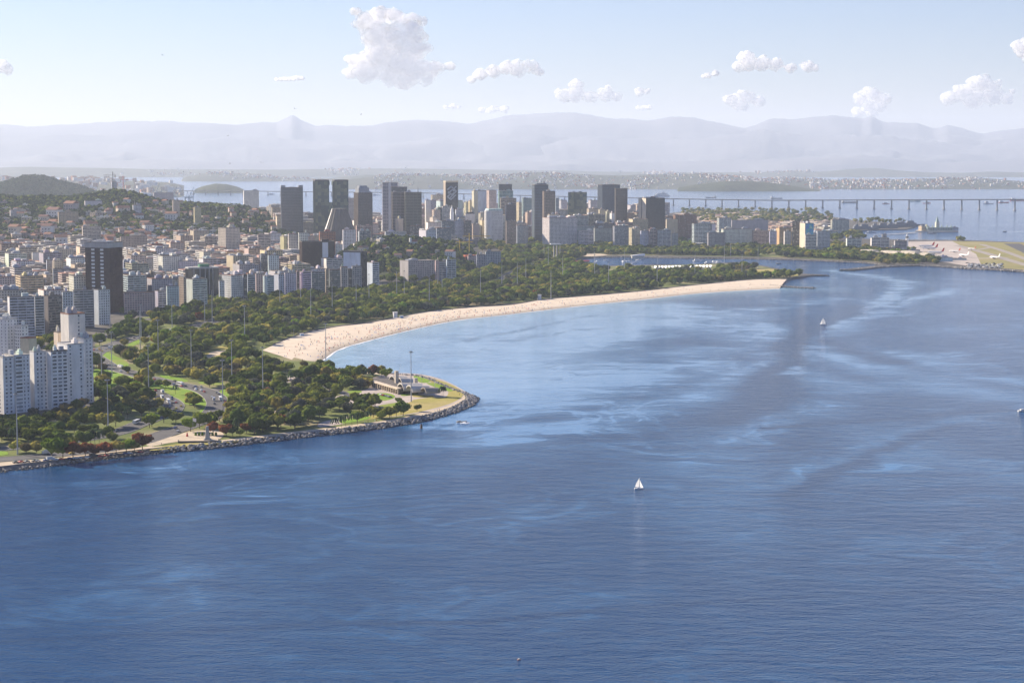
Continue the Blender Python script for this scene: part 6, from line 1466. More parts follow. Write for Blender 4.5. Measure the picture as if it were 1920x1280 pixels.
# ------------------------------------------------------------------ vehicles
def vehicles():
    rn = random.Random(4)
    def car_mesh(kind):
        m = MB(); g = 0
        if kind == 'car':
            P = [(-2.1, .35), (2.1, .35), (2.15, .8), (1.2, .95), (.55, 1.45), (-1.0, 1.48), (-1.7, 1.0), (-2.15, .95)]
            for w_, sc in ((.86, 1),): V = [(x, -w_, z) for x, z in P] + [(x, w_, z) for x, z in P]
            n = len(P); F = [[i, (i + 1) % n, n + (i + 1) % n, n + i] for i in range(n)] + [list(range(n))[::-1], list(range(n, 2 * n))]
            m.poly(V, F); body = m.data('body', M['car'])
            w = MB(); w.box(-.95, .5, -.88, .88, 1.0, 1.36); w.box(.55, 1.0, -.75, .75, .98, 1.2); win = w.data('windows', M['glass_dark'])
        elif kind == 'bus':
            m.box(-5.5, 5.5, -1.25, 1.25, .45, 3.1); body = m.data('body', M['car']); win = MB().box(-5.2, 5.2, -1.28, 1.28, 1.6, 2.6).data('windows', M['glass_dark'])
        else:
            m.box(-3, 1.2, -1.15, 1.15, .8, 3.1).box(1.3, 2.9, -1.1, 1.1, .5, 2.3); body = m.data('body', M['car']); win = MB().box(2.2, 2.95, -1.0, 1.0, 1.4, 2.1).data('windows', M['glass_dark'])
        wh = MB()
        for x in (-1.4, 1.4) if kind != 'bus' else (-3.4, 3.4):
            for y in (-.85, .85): wh.tube((x, y - .1, .34), (x, y + .1, .34), .34, .34, 8)
        return body, win, wh.data('wheels', M['dark'])
    PM = {k: car_mesh(k) for k in ('car', 'bus', 'van')}
    CC = [('white', (.75, .75, .74)), ('silver', (.5, .52, .54)), ('black', (.03, .03, .035)), ('grey', (.2, .21, .22)), ('yellow', (.7, .5, .04)), ('red', (.45, .04, .03)), ('dark blue', (.04, .07, .2))]
    cnt = {}
    def put(p, rz, kind, c, where):
        r = empty({'car': 'parked_car' if 'parked' in where else 'car', 'bus': 'bus', 'van': 'van'}[kind], (p.x, p.y, 2.62 if 'parked' not in where else 2.46), rz)
        for nm, me in zip(('body', 'windows', 'wheels'), PM[kind]):
            o = bpy.data.objects.new(nm, me); o.color = (*c[1], 1); link(o, r)
        cnt.setdefault((c[0], kind, where), []).append(r)
    for nm, rng, n, where in (('avenue', (0, .16), 16, 'driving on the curved avenue beside the top lawn'), ('avenue', (.2, .75), 26, 'on the avenue among the park trees'), ('avenue_south', (.0, .3), 18, 'on the sunlit road above the lawns'), ('avenue_south', (.3, .52), 22, 'at the busy road junction'), ('avenue_south', (.55, .95), 11, 'on the shaded road by the sea wall'),
                              ('slip_road', (.0, .4), 18, 'on the short road left of the trees'), ('slip_road', (.45, .95), 8, 'on the dark road below the white blocks'), ('park_road', (.1, .9), 12, 'on the narrow road in the wood')):
        Q = ROADPTS[nm]
        for k in range(n):
            f = rng[0] + (rng[1] - rng[0]) * (k + rn.uniform(.1, .9)) / n; i = min(int(f * (len(Q) - 1)), len(Q) - 2); e = Q[i + 1] - Q[i]; nn = Vector((-e.y, e.x, 0)).normalized()
            side = rn.choice([-1, 1]); w = 2.2 if nm == 'park_road' else rn.choice([3, 6.2]); p = Q[i] + e * rn.random() + nn * side * w
            kind = 'bus' if rn.random() < .06 else 'van' if rn.random() < .12 else 'car'
            put(p, math.atan2(e.y, e.x) + (math.pi if side > 0 else 0), kind, rn.choice(CC) if kind == 'car' else CC[0], where)
    for k in range(22):
        t = (k + rn.uniform(.2, .8)) / 22; px = 22 + (272 - 22) * t; p = G(px, np.interp(px, [20, 100, 180, 272], [868.5, 863, 857.5, 847.5]), 2.4)
        put(p, rn.uniform(.55, .8), 'van' if k in (6, 13) else 'car', rn.choice(CC), 'parked on the sea walk under the red trees')
    for (px, py) in ((715, 741), (719, 742), (724, 743), (728, 744), (731, 745), (646, 744), (650, 745), (655, 746), (533, 712), (537, 713), (541, 714), (546, 713), (549, 714), (518, 717), (522, 718), (527, 719), (617, 751), (623, 752)):
        p = G(px, py, 2.4); put(p, rn.uniform(-.2, 1.2), 'car', rn.choice(CC), 'parked near the arched pavilion' if px > 700 else 'parked at the edge of the plaza' if px > 600 else 'parked in the lot inside the grove')
    ORD = ['leftmost', 'second from left', 'third from left', 'fourth from left', 'fifth from left', 'sixth from left', 'seventh from left']
    for (c, kind, where), L in cnt.items():
        L.sort(key=lambda r: proj(r.location)[0])
        for i, r in enumerate(L): tag(r, f'{c} {kind} {where}' if len(L) == 1 else f'{ORD[min(i, 6)]} {c} {kind} {where}', kind, f'{c} vehicles {where}')

# ------------------------------------------------------------------ pavilion, monument, park buildings
def park_buildings():
    A = G(689, 722, 2.4); B = G(746, 739, 2.4); e = B - A; rz = math.atan2(e.y, e.x); L = e.length
    r = empty('pavilion', A, rz); tag(r, 'low arcaded restaurant building with dark flat roof and white arched shells on the point', 'restaurant')
    m = MB(); n = 14; m.box(0, L, .8, 26, 0, 4.6)
    m.build('hall', M['glass_brown'], r)
    for k in range(n + 1):
        x = k * L / n; MB().box(x - .45, x + .45, -.6, .6, 0, 4.4).build('arcade_pillar', M['wall'], r, (.6, .5, .38))
    MB().box(-1, L + 1, -1, 3, 4.4, 5.6).build('cornice', M['wall'], r, (.66, .56, .44)); MB().box(-.5, L + .5, 3, 26.5, 4.6, 5.8).build('flat_roof', M['wall'], r, (.12, .105, .095))
    def vault(cx, cy, w, ln, hgt, col=(.62, .58, .52)):
        V = []; F = []; q = 12
        for i in range(q + 1):
            a = math.pi * i / q; V += [(cx - w / 2 * math.cos(a), cy, 3.6 + hgt * math.sin(a)), (cx - w / 2 * math.cos(a), cy + ln, 3.6 + hgt * math.sin(a) * .8), (cx - (w / 2 - .7) * math.cos(a), cy, 3.2 + (hgt - .7) * math.sin(a)), (cx - (w / 2 - .7) * math.cos(a), cy + ln, 3.2 + (hgt - .7) * math.sin(a) * .8)]
            if i: j = 4 * i; F += [[j - 4, j - 3, j + 1, j], [j - 2, j, j + 2, j - 2][:0] or [j - 4, j, j + 2, j - 2], [j - 2, j + 2, j + 3, j - 1], [j - 3, j - 1, j + 3, j + 1]]
        mobj('arched_shell', V, F, M['wall'], r, color=col)
    vault(17, 18, 17, 14, 6.5); vault(34, 18, 17, 14, 6.5); vault(L - 4, 4, 16, 20, 6.2); vault(L + 12, 6, 16, 18, 6); vault(L + 26, 14, 14, 14, 5, (.3, .27, .24))
    MB().box(L * .5, L * .5 + 3.2, 12, 15, 0, 17).build('chimney_block', M['wall'], r, (.52, .46, .38)); MB().box(L * .78, L * .78 + 3.4, 22, 25, 0, 12).build('chimney_block', M['wall'], r, (.48, .44, .4))
    # monument
    p = G(389, 827, 2.4); r = empty('monument', p, .2); tag(r, 'pale stone pyramid monument on a low dark walled terrace by the sea wall', 'monument')
    V = [(-1.9, -1.9, 1.6), (1.9, -1.9, 1.6), (1.9, 1.9, 1.6), (-1.9, 1.9, 1.6), (-.9, -.9, 11.5), (.9, -.9, 11.5), (.9, .9, 11.5), (-.9, .9, 11.5)]
    mobj('obelisk', V, _BF.tolist(), M['wall'], r, color=(.42, .4, .37)); MB().box(-3, 3, -3, 3, 1.2, 1.65).box(-2.4, 2.4, -2.4, 2.4, 1.6, 2.4).build('pedestal', M['wall'], r, (.4, .38, .35))
    tri = [(-22, -3.5), (8, -7.5), (9, 5), (-6, 10), (-22, 3)]
    MB().prism(tri, 0, 1.25).build('terrace', M['wall'], r, (.12, .11, .10)); MB().prism([(x * .95 - .1, y * .9) for x, y in tri], 1.25, 1.3).build('terrace_floor', M['path'], r)
    p = G(362, 812, 2.4); r = empty('flagpole', p); MB().tube((0, 0, 0), (0, 0, 12), .14, .08, 6).build('pole', M['steel'], r)
    V = [(0, 0, 11.8), (.8, .25, 11.9), (1.7, 0, 11.6), (2.6, .3, 11.5), (0, 0, 9.4), (.8, .3, 9.3), (1.7, .05, 8.8), (2.5, .3, 8.9)]
    mobj('flag', V, [[0, 1, 5, 4], [1, 2, 6, 5], [2, 3, 7, 6]], M['white'], r); tag(r, 'white flag on a pole beside the road above the monument', 'flagpole')
    p = G(351, 818, 2.4); r = MB().tube((0, 0, 0), (0, 0, 1.6), .9, .7, 8).tube((0, 0, 1.6), (0, 0, 3.4), .6, .2, 8).build('red_kiosk', M['red']); r.location = p; tag(r, 'small red kiosk left of the monument terrace', 'kiosk')
    # low hedge row by the monument
    r = MB()
    for k in range(7): r.tube((k * 2.6, 0, 0), (k * 2.6, 0, 2.4), 1.1, .8, 7)
    o = r.build('hedge', M['leaf']); o.location = G(367, 816, 2.4); o.color = (*TINT['bright'], 1); tag(o, 'row of small clipped green shrubs beside the monument', 'hedge', kind='stuff')
    # pond with planting in front of the pavilion
    P = [G(660, 745, 2.5), G(690, 742, 2.5), G(694, 746, 2.5), G(668, 749, 2.5)]; o = flat_sheet('pond_water', smooth_pts(P, 4, True), 2.62, flat_mat('pond', (.1, .14, .16), .1, .1), world=True)
    # beach kiosks and posts
    for px, py, s, lab in ((741, 596, 5, 'white lifeguard tower at the top of the beach'), (753, 596, 4, 'blue and white kiosk right of the lifeguard tower'), (1011, 562, 5, 'white lifeguard post half way along the beach'), (566, 630, 4, 'small blue tent on the sand below the trees')):
        p = G(px, py, 2.4); r = empty('beach_post', p, .3); MB().box(-s / 2, s / 2, -s / 2, s / 2, 0, s * (1.5 if s == 5 else .7)).build('cabin', M['wall'], r, (.7, .7, .7) if s == 5 else (.25, .4, .6)); MB().box(-s * .6, s * .6, -s * .6, s * .6, s * (1.5 if s == 5 else .7), s * (1.5 if s == 5 else .7) + .4).build('roof', M['white'], r); tag(r, lab, 'kiosk')
    # footbridge, tents
    a, b = G(862, 562, 2.3), G(912, 564, 2.3); e = b - a; r = empty('footbridge', a, math.atan2(e.y, e.x)); MB().box(0, e.length, -1.5, 1.5, 6, 6.8).build('deck', M['concrete'], r)
    for k in (0, .33, .66, 1): MB().box(k * e.length - .4, k * e.length + .4, -.5, .5, 0, 6).build('post', M['concrete'], r)
    tag(r, 'thin pale footbridge crossing the avenue among the trees', 'footbridge')
    # marina roof, museum, tower block on stilts
    a, b = G(1225, 510, 2.3), G(1335, 508, 2.3); e = b - a; r = empty('marina_pavilion', a, math.atan2(e.y, e.x)); tag(r, 'long low pavilion with a white zigzag roof beside the marina', 'pavilion')
    n = 17; st = e.length / n
    for k in range(n):
        if k in (8,): continue
        x = k * st; MB().poly([(x, 0, 11), (x + st / 2, 0, 5.8), (x + st, 0, 11), (x, 12, 11), (x + st / 2, 12, 5.8), (x + st, 12, 11), (x, 0, 9.6), (x + st / 2, 0, 4.4), (x + st, 0, 9.6)], [[0, 3, 4, 1], [1, 4, 5, 2], [0, 1, 7, 6], [1, 2, 8, 7]]).build('roof_fold', M['white'], r)
    MB().box(0, e.length, 3, 11, 0, 4).build('hall', M['wall'], r, (.3, .28, .26))
    a, b = G(1180, 464, 2.3), G(1300, 466, 2.3); e = b - a; r = empty('museum', a, math.atan2(e.y, e.x)); tag(r, 'very long low concrete museum with a flat roof beyond the marina trees', 'museum')
    MB().box(0, e.length, 0, 24, 4, 9.5).build('hall', M['wall'], r, (.62, .54, .46)); MB().box(0, e.length, 2, 22, 0, 4).build('ground_floor', M['glass'], r)
    for k in range(14): MB().box(k * e.length / 13 - .5, k * e.length / 13 + .5, -2, 0, 0, 10).build('frame', M['concrete'], r)
    MB().box(e.length + 3, e.length + 22, 0, 18, 0, 13).build('drum_block', M['wall'], r, (.72, .70, .66))
    a = G(1185, 484, 2.3); r = empty('boat_restaurant', a, .1); MB().box(0, 26, 0, 10, 0, 5).build('hall', M['wall'], r, (.66, .6, .5)); MB().poly([(-2, -2, 5), (28, -2, 5), (28, 12, 5), (-2, 12, 5), (-2, 5, 6), (28, 5, 9.5)], [[0, 1, 5, 4], [2, 3, 4, 5], [0, 4, 3], [1, 2, 5]]).build('roof', M['white'], r); tag(r, 'white roofed building with a raised end on the marina quay', 'quay building')
    a = G(1068, 494, 2.3); r = empty('red_roof_hall', a, .1); MB().box(0, 40, 0, 12, 0, 4.5).build('hall', M['wall'], r, (.5, .4, .35)); MB().box(-1, 41, -1, 13, 4.5, 5.6).build('roof', M['red'], r); tag(r, 'low hall with a red roof at the left end of the marina', 'hall')
    a = G(1038, 486, 2.3); r = empty('war_memorial', a, .2)
    for x in (0, 6): MB().box(x, x + 2.5, 0, 3, 0, 31).build('pillar', M['concrete'], r)
    MB().box(-7, 15, -3, 6, 31, 33).build('slab', M['white'], r); tag(r, 'memorial of two tall pillars carrying a flat white slab', 'memorial')

def person_mesh():
    m = MB(); m.tube((-.1, 0, 0), (-.09, 0, .85), .07, .11, 6).tube((.12, .1, 0), (.09, 0, .85), .07, .11, 6).tube((0, 0, .8), (0, 0, 1.42), .17, .22, 8).tube((0, 0, 1.42), (0, 0, 1.52), .07, .06, 6).tube((0, 0, 1.5), (0, 0, 1.64), .09, .12, 8).tube((0, 0, 1.64), (0, 0, 1.76), .12, .06, 8).tube((-.22, 0, 1.4), (-.3, .06, .85), .06, .045, 5).tube((.22, 0, 1.4), (.3, -.05, .85), .06, .045, 5)
    return m
def people():
    rn = random.Random(6); pm = person_mesh().data('person', M['skin'])
    where = [((815, 771), 'white', 'leftmost of three walkers on the sandy path'), ((820, 770.5), 'blue', 'middle one of three walkers on the sandy path'), ((824, 770), 'dark', 'rightmost of three walkers on the sandy path'), ((703, 790), 'white', 'standing in the shade of the round trees on the point'), ((706, 789), 'red', 'beside another under the round trees on the point'),
             ((862, 741), 'dark', 'left one of two near the tip of the point'), ((867, 743), 'white', 'right one of two near the tip of the point'), ((303, 834), 'dark', 'standing on grass left of the monument'), ((286, 838), 'white', 'at the end of the row of parked cars'), ((684, 795), 'blue', 'on the lawn near the palms'), ((596, 795), 'red', 'on the walk above the boulder bank')]
    for (px, py), c, w in where:
        o = bpy.data.objects.new('person', pm); o.location = G(px, py, 2.5); o.rotation_euler = (0, 0, rn.uniform(0, 6)); o.color = {'white': (.7, .7, .7, 1), 'blue': (.1, .2, .5, 1), 'dark': (.05, .05, .06, 1), 'red': (.5, .08, .05, 1)}[c]; link(o); tag(o, f'person in {c} clothes {w}', 'person', 'people walking on the point')
    # bathers: far too many and too small to tell apart
    m = MB(); mi = []; mats = [flat_mat('bather_skin', (.32, .18, .11)), flat_mat('bather_red', (.55, .08, .06)), flat_mat('bather_blue', (.1, .2, .5)), flat_mat('bather_dark', (.05, .05, .05)), flat_mat('parasol_white', (.75, .72, .68))]
    n = len(BT)
    for k in range(620):
        cl = rn.random(); i = int(min(n - 1, abs(rn.gauss(.33, .2)) * n)) if cl < .8 else rn.randrange(n); f = rn.choice([rn.gauss(.55, .12), rn.gauss(.6, .2), rn.gauss(.92, .04)]); f = min(.99, max(.12, f)); q = BT[i] + (BB[i] - BT[i]) * f
        z = np.interp(f, [0, .35, .75, .9, 1], [2.85, 2.65, 2.1, 1.35, .2]); q0 = len(m.F); x, y = q[0] + rn.uniform(-4, 4), q[1] + rn.uniform(-3, 3)
        if rn.random() < .22: m.tube((x, y, z + 1.9), (x, y, z + 2.4), 1.3, .1, 8); c = rn.choice([1, 1, 4, 2])
        else: m.tube((x, y, z), (x, y, z + 1.1), .22, .3, 5).tube((x, y, z + 1.1), (x, y, z + 1.7), .3, .12, 5); c = rn.choice([0, 0, 1, 2, 3])
        mi += [c] * (len(m.F) - q0)
    o = m.build('beach_crowd', mats); o.data.polygons.foreach_set('material_index', mi); tag(o, 'scattered bathers and parasols on the pale sand', 'crowd', kind='stuff')

# ------------------------------------------------------------------ water craft
def hull(L, B, H, sheer=.25):
    V = []; F = []; S = [(-.5, .8), (-.3, 1), (.1, 1), (.32, .75), (.44, .35), (.5, .03)]
    for x, b in S:
        z = H * (1 + sheer * max(0, x) * 2); V += [(x * L, -b * B / 2, z), (x * L * .96, -b * B * .38, -.4), (x * L * .96, b * B * .38, -.4), (x * L, b * B / 2, z)]
    for i in range(len(S) - 1):
        a, b = 4 * i, 4 * i + 4; F += [[a, a + 1, b + 1, b], [a + 1, a + 2, b + 2, b + 1], [a + 2, a + 3, b + 3, b + 2], [a + 3, a, b, b + 3]]
    F += [[0, 3, 2, 1], [4 * len(S) - 4, 4 * len(S) - 3, 4 * len(S) - 2, 4 * len(S) - 1]]
    return V, F
def boats():
    t = NT('sail_cloth'); d_ = t.n('BsdfDiffuse'); d_.inputs[0].default_value = (.85, .84, .82, 1); l_ = t.n('BsdfTranslucent'); l_.inputs[0].default_value = (.85, .84, .8, 1); x_ = t.n('MixShader'); x_.inputs[0].default_value = .5; t.lk(d_.outputs[0], x_.inputs[1]); t.lk(l_.outputs[0], x_.inputs[2]); t.lk(x_.outputs[0], t.out.inputs[0]); M['sail'] = t.m
    for px, py, h, rz, lab in ((1198, 916.5, 7.6, .15, 'small sailboat with white sails, alone on the near dark water'), (1543, 609, 10, 2.9, 'sailboat with white sails far out near the curved wind streak')):
        p = G(px, py); r = empty('sailboat', (p.x, p.y, 0), rz); L = h * .8
        mobj('hull', *hull(L, L * .3, .8), M['white'], r); MB().tube((.3, 0, .8), (.3, 0, h), .09, .05, 6).build('mast', M['steel'], r); MB().tube((.3, 0, 1.5), (-L * .42, 0, 1.4), .06, .05, 5).build('boom', M['steel'], r)
        mobj('mainsail', [(.2, 0, 1.6), (-L * .42, .25, 1.5), (-L * .3, .35, h * .5), (.2, 0, h * .97)], [[0, 1, 2, 3]], M['sail'], r); mobj('jib', [(.5, 0, h * .8), (L * .47, .1, 1.0), (.6, -.4, 1.4)], [[0, 1, 2]], M['sail'], r)
        c = MB().box(-L * .2, .2, -.5, .5, .8, 1.25).build('cabin', M['white'], r)
        tag(r, lab, 'sailboat', 'sailboats under way')
    def ship(px, py, L, B, H, rz, col, sup, lab, D=None, deck=(.7, .7, .68), cat='ship', mast=True):
        p = G(px, py) if D is None else AT(px, D); r = empty('ship' if L > 25 else 'motorboat', (p.x, p.y, -drop(math.hypot(p.x, p.y))), rz)
        V, F = hull(L, B, H); mobj('hull', V, F, M['wall'], r, color=col)
        for x0, x1, z0, z1, w in sup: MB().box(x0 * L, x1 * L, -w * B / 2, w * B / 2, H * z0, H * z1).build('superstructure', M['wall'], r, deck)
        if mast: MB().tube((-.2 * L, 0, H), (-.2 * L, 0, H * 3.6 if L > 25 else H * 2.4), B * .05, B * .02, 5).build('mast', M['dark'], r)
        tag(r, lab, cat, 'ships and boats on the bay'); return r
    red = (.5, .07, .04); wh = (.75, .75, .73); gy = (.2, .22, .25)
    r = ship(1240, 368.5, 95, 18, 7, math.pi, wh, [(-.42, .36, 1, 1.7, .9), (-.38, .3, 1.7, 2.3, .85), (-.3, .22, 2.3, 2.9, .8), (-.15, -.02, 2.9, 3.7, .4)], 'large white passenger ship beyond the bridge')
    cargo = [(-.46, -.28, 1, 2.6, .8)]
    for px, py, L, col, lab, sup in ((1333, 371, 60, gy, 'grey ship anchored beyond the middle of the bridge', cargo), (1456, 373, 65, gy, 'dark coaster seen above the bridge deck, right of centre', cargo), (1481, 376, 26, red, 'small boat with a red hull just under the bridge deck', [(-.3, .1, 1, 2.4, .7)]), (1592, 380.5, 75, gy, 'long low grey ship between two bridge piers', [(-.45, -.3, 1, 2, .7)]),
                                     (1661, 382.5, 34, red, 'compact orange red ship, left of two between the piers', [(-.2, .3, 1, 3, .8)]), (1716, 378, 60, (.35, .55, .5), 'pale green and white ship crossing behind the bridge', [(-.1, .3, 1, 2.8, .8)]), (1738, 381.5, 38, red, 'orange red ship touching a pier, right of the compact one', [(-.1, .3, 1, 2.8, .8)]),
                                     (1853, 382.5, 50, wh, 'white ship near the right edge below the bridge', [(.0, .3, 1, 3.4, .7)]), (1882, 380.5, 52, red, 'dark red ship just right of the white one', [(-.4, -.1, 1, 2.6, .8)]), (1908, 376.5, 80, red, 'long orange red ship at the right edge above the bridge deck', [(-.4, -.2, 1, 2.4, .8)]), (509, 365, 40, wh, 'white ship left of the notched tower', [(-.2, .2, 1, 2.8, .8)]), (704, 366.5, 46, (.55, .58, .6), 'pale ship between two central towers', [(-.3, .1, 1, 2.8, .8)])):
        ship(px, py, L, L * .17, L * .07, math.pi if px % 2 else 0.1, col, sup, lab)
    for k, (px, py, L, lab) in enumerate(((1620, 431.5, 95, 'leftmost grey warship moored at the naval quay'), (1655, 429.5, 100, 'second grey warship from the left at the naval quay'), (1686, 427, 110, 'third grey warship from the left at the naval quay'), (1706, 424.5, 100, 'rightmost grey warship with its bow pointing right'))):
        r = ship(px, py, L, 13, 6, .15, (.17, .19, .22), [(-.35, .2, 1, 2, .8), (-.1, .12, 2, 3, .7), (-.3, -.2, 2, 2.8, .5)], lab, deck=(.22, .24, .27), cat='warship')
        for x in (.05, -.22): MB().tube((x * L, 0, 17), (x * L, 0, 30), 1.2, .3, 5).build('lattice_mast', M['navy'], r)
    ship(1747, 438, 26, 5, 2, 0, (.08, .08, .1), [(-.3, .1, 1, 2, .6)], 'dark two-masted yacht below the spired island palace', cat='yacht')
    ship(1633, 437, 30, 6, 2.4, 0, wh, [(-.3, .2, 1, 2.4, .6)], 'white masted boat at the naval mole', cat='boat'); ship(1460, 495, 11, 4, 1.4, 0, gy, [(-.3, .1, 1, 2, .6)], 'small dark boat leaving the marina', cat='boat')
    r = ship(1884, 434.5, 12, 3.6, 1.4, math.pi, (.08, .08, .1), [(-.2, .2, 1, 2, .7)], 'speedboat trailing a white wake at the far right', cat='speedboat', mast=False)
    ship(1916, 771, 8, 2.8, 1, .4, wh, [(-.2, .2, 1, 2, .7)], 'small white motorboat touching the right edge of the picture', cat='motorboat', mast=False)
    ship(973, 1236, 1.5, .8, .3, .4, (.5, .25, .15), [(-.2, .2, 1, 2, .7)], 'tiny lone brownish skiff low on the dark water', cat='skiff', mast=False)
    # moored boats
    rn = random.Random(15); ORD = ['leftmost', 'second from left', 'third from left', 'fourth from left', 'fifth from left', 'sixth from left', 'seventh from left', 'eighth from left', 'ninth from left', 'tenth from left', 'eleventh from left', 'twelfth from left', 'thirteenth from left', 'fourteenth from left']
    ps = sorted([(rn.uniform(1090, 1200), rn.uniform(488, 497)) for k in range(13)])
    for k, (px, py) in enumerate(ps):
        p = G(px, py); r = empty('moored_boat', (p.x, p.y, 0), rn.uniform(0, 3)); mobj('hull', *hull(11, 3.4, 1.2), M['white'], r); MB().tube((0, 0, 1), (0, 0, 14), .14, .08, 5).build('mast', M['steel'], r); MB().box(-3, 1, -1, 1, 1.2, 2).build('cabin', M['white'], r)
        tag(r, f'{ORD[k]} white yacht moored in the left part of the marina', 'yacht', 'yachts moored in the marina')
    for k, (px, py) in enumerate([(1330, 494), (1342, 493), (1350, 494), (1308, 490)]):
        p = G(px, py); r = empty('moored_boat', (p.x, p.y, 0), .2); mobj('hull', *hull(20, 5.4, 2.2), M['white'], r); MB().box(-7, 4, -2, 2, 2.2, 4.6).build('cabin', M['white'], r)
        tag(r, ['white motor yacht left of two close together in the marina', 'white motor yacht right of another in the marina', 'rightmost white motor yacht in the marina', 'white motor yacht alone left of the others in the marina'][k], 'yacht', 'motor yachts in the marina')
    # foam trails, wreck, post
    def trail(px, L, lab, w0, w1):
        P = [G(*q) for q in L]; V = []; F = []
        for i, p in enumerate(P):
            e = P[min(i + 1, len(P) - 1)] - P[max(0, i - 1)]; nn = Vector((-e.y, e.x, 0)).normalized(); w = w0 + (w1 - w0) * i / (len(P) - 1); V += [(p.x + nn.x * w, p.y + nn.y * w, .06), (p.x - nn.x * w, p.y - nn.y * w, .06)]
            if i: F.append([2 * i - 2, 2 * i - 1, 2 * i + 1, 2 * i])
        me = mesh('wake', V, F, M['water_jet'])
        if me.polygons[0].normal.z < 0: me.flip_normals()
        o = link(bpy.data.objects.new('wake', me)); tag(o, lab, 'wake', kind='stuff')
    trail(0, [(1887, 434.5), (1900, 434.2), (1920, 433.8), (1960, 433.4)], 'white foam trail behind the speedboat at far right', 1.5, 3)
    p = G(866, 791.5); r = empty('wreck', p, .5); MB().box(-4.5, 4.5, -.7, .7, -.4, .9).box(-4.5, -1, -.5, .5, .9, 1.5).build('beam', M['rock'], r); tag(r, 'dark half sunken beam in the water off the point', 'wreck')
    m = MB(); rn = random.Random(1)
    for k in range(26): m.tube((p.x + rn.gauss(2, 2.2), p.y + rn.gauss(-5, 3), -.1), (p.x + rn.gauss(2, 2.2), p.y + rn.gauss(-5, 3), .12), .7, .3, 5)
    o = m.build('splash', M['water_jet']); tag(o, 'patch of white broken water below the sunken beam', 'foam', kind='stuff')
    p = G(790, 803); o = MB().tube((0, 0, -.5), (0, 0, 3), 1.1, .8, 8).tube((0, 0, 3), (0, 0, 3.8), .5, .2, 6).build('beacon_post', flat_mat('rust', (.2, .1, .05), .9)); o.location = (p.x, p.y, 0); tag(o, 'rusty brown post standing in the water beside the boulder bank', 'post')

# ------------------------------------------------------------------ bridge
def bridge():
    K = [(250, 12100), (330, 11500), (480, 11300), (790, 10600), (1040, 9400), (1260, 8800), (1440, 8400), (1680, 8120), (1920, 7900), (2200, 7700)]
    Y = [(250, 357), (330, 357.3), (480, 358), (790, 361), (1040, 367.3), (1260, 372), (1440, 374.8), (1680, 374), (1920, 373), (2200, 372)]
    D = lambda px: float(np.interp(px, [k[0] for k in K], [k[1] for k in K])); Z = lambda px: ZT(float(np.interp(px, [k[0] for k in Y], [k[1] for k in Y])), D(px))
    first = AT(1440, D(1440)); r = empty('bridge', (first.x, first.y, 0)); tag(r, 'very long low concrete bridge on many piers across the far bay', 'bridge')
    px = 250.0; P = []
    while px < 2190:
        p = AT(px, D(px), 0); p.z = Z(px); P.append(p.copy()); px += 76 / D(px) * FOC * .97
    m = MB(); V = []; F = []
    for i, p in enumerate(P):
        e = P[min(i + 1, len(P) - 1)] - P[max(i - 1, 0)]; nn = Vector((-e.y, e.x, 0)).normalized() * 13; q = p - r.location
        for s in (1, -1): V += [(q.x + nn.x * s, q.y + nn.y * s, q.z), (q.x + nn.x * s * .6, q.y + nn.y * s * .6, q.z - 4.2)]
        if i: a, b = 4 * i - 4, 4 * i; F += [[a, a + 2, b + 2, b], [a, b, b + 1, a + 1], [a + 2, a + 3, b + 3, b + 2], [a + 1, b + 1, b + 3, a + 3]]
    mobj('deck', V, F, M['wall'], r, color=(.26, .26, .27))
    for i, p in enumerate(P):
        q = p - r.location; zb = -drop(math.hypot(p.x, p.y)) - 1
        MB().box(q.x - 2.3, q.x + 2.3, q.y - 5, q.y + 5, zb, q.z - 4.1).box(q.x - 4.5, q.x + 4.5, q.y - 8, q.y + 8, zb, zb + 5).build('pier', M['wall'], r, (.28, .28, .28))

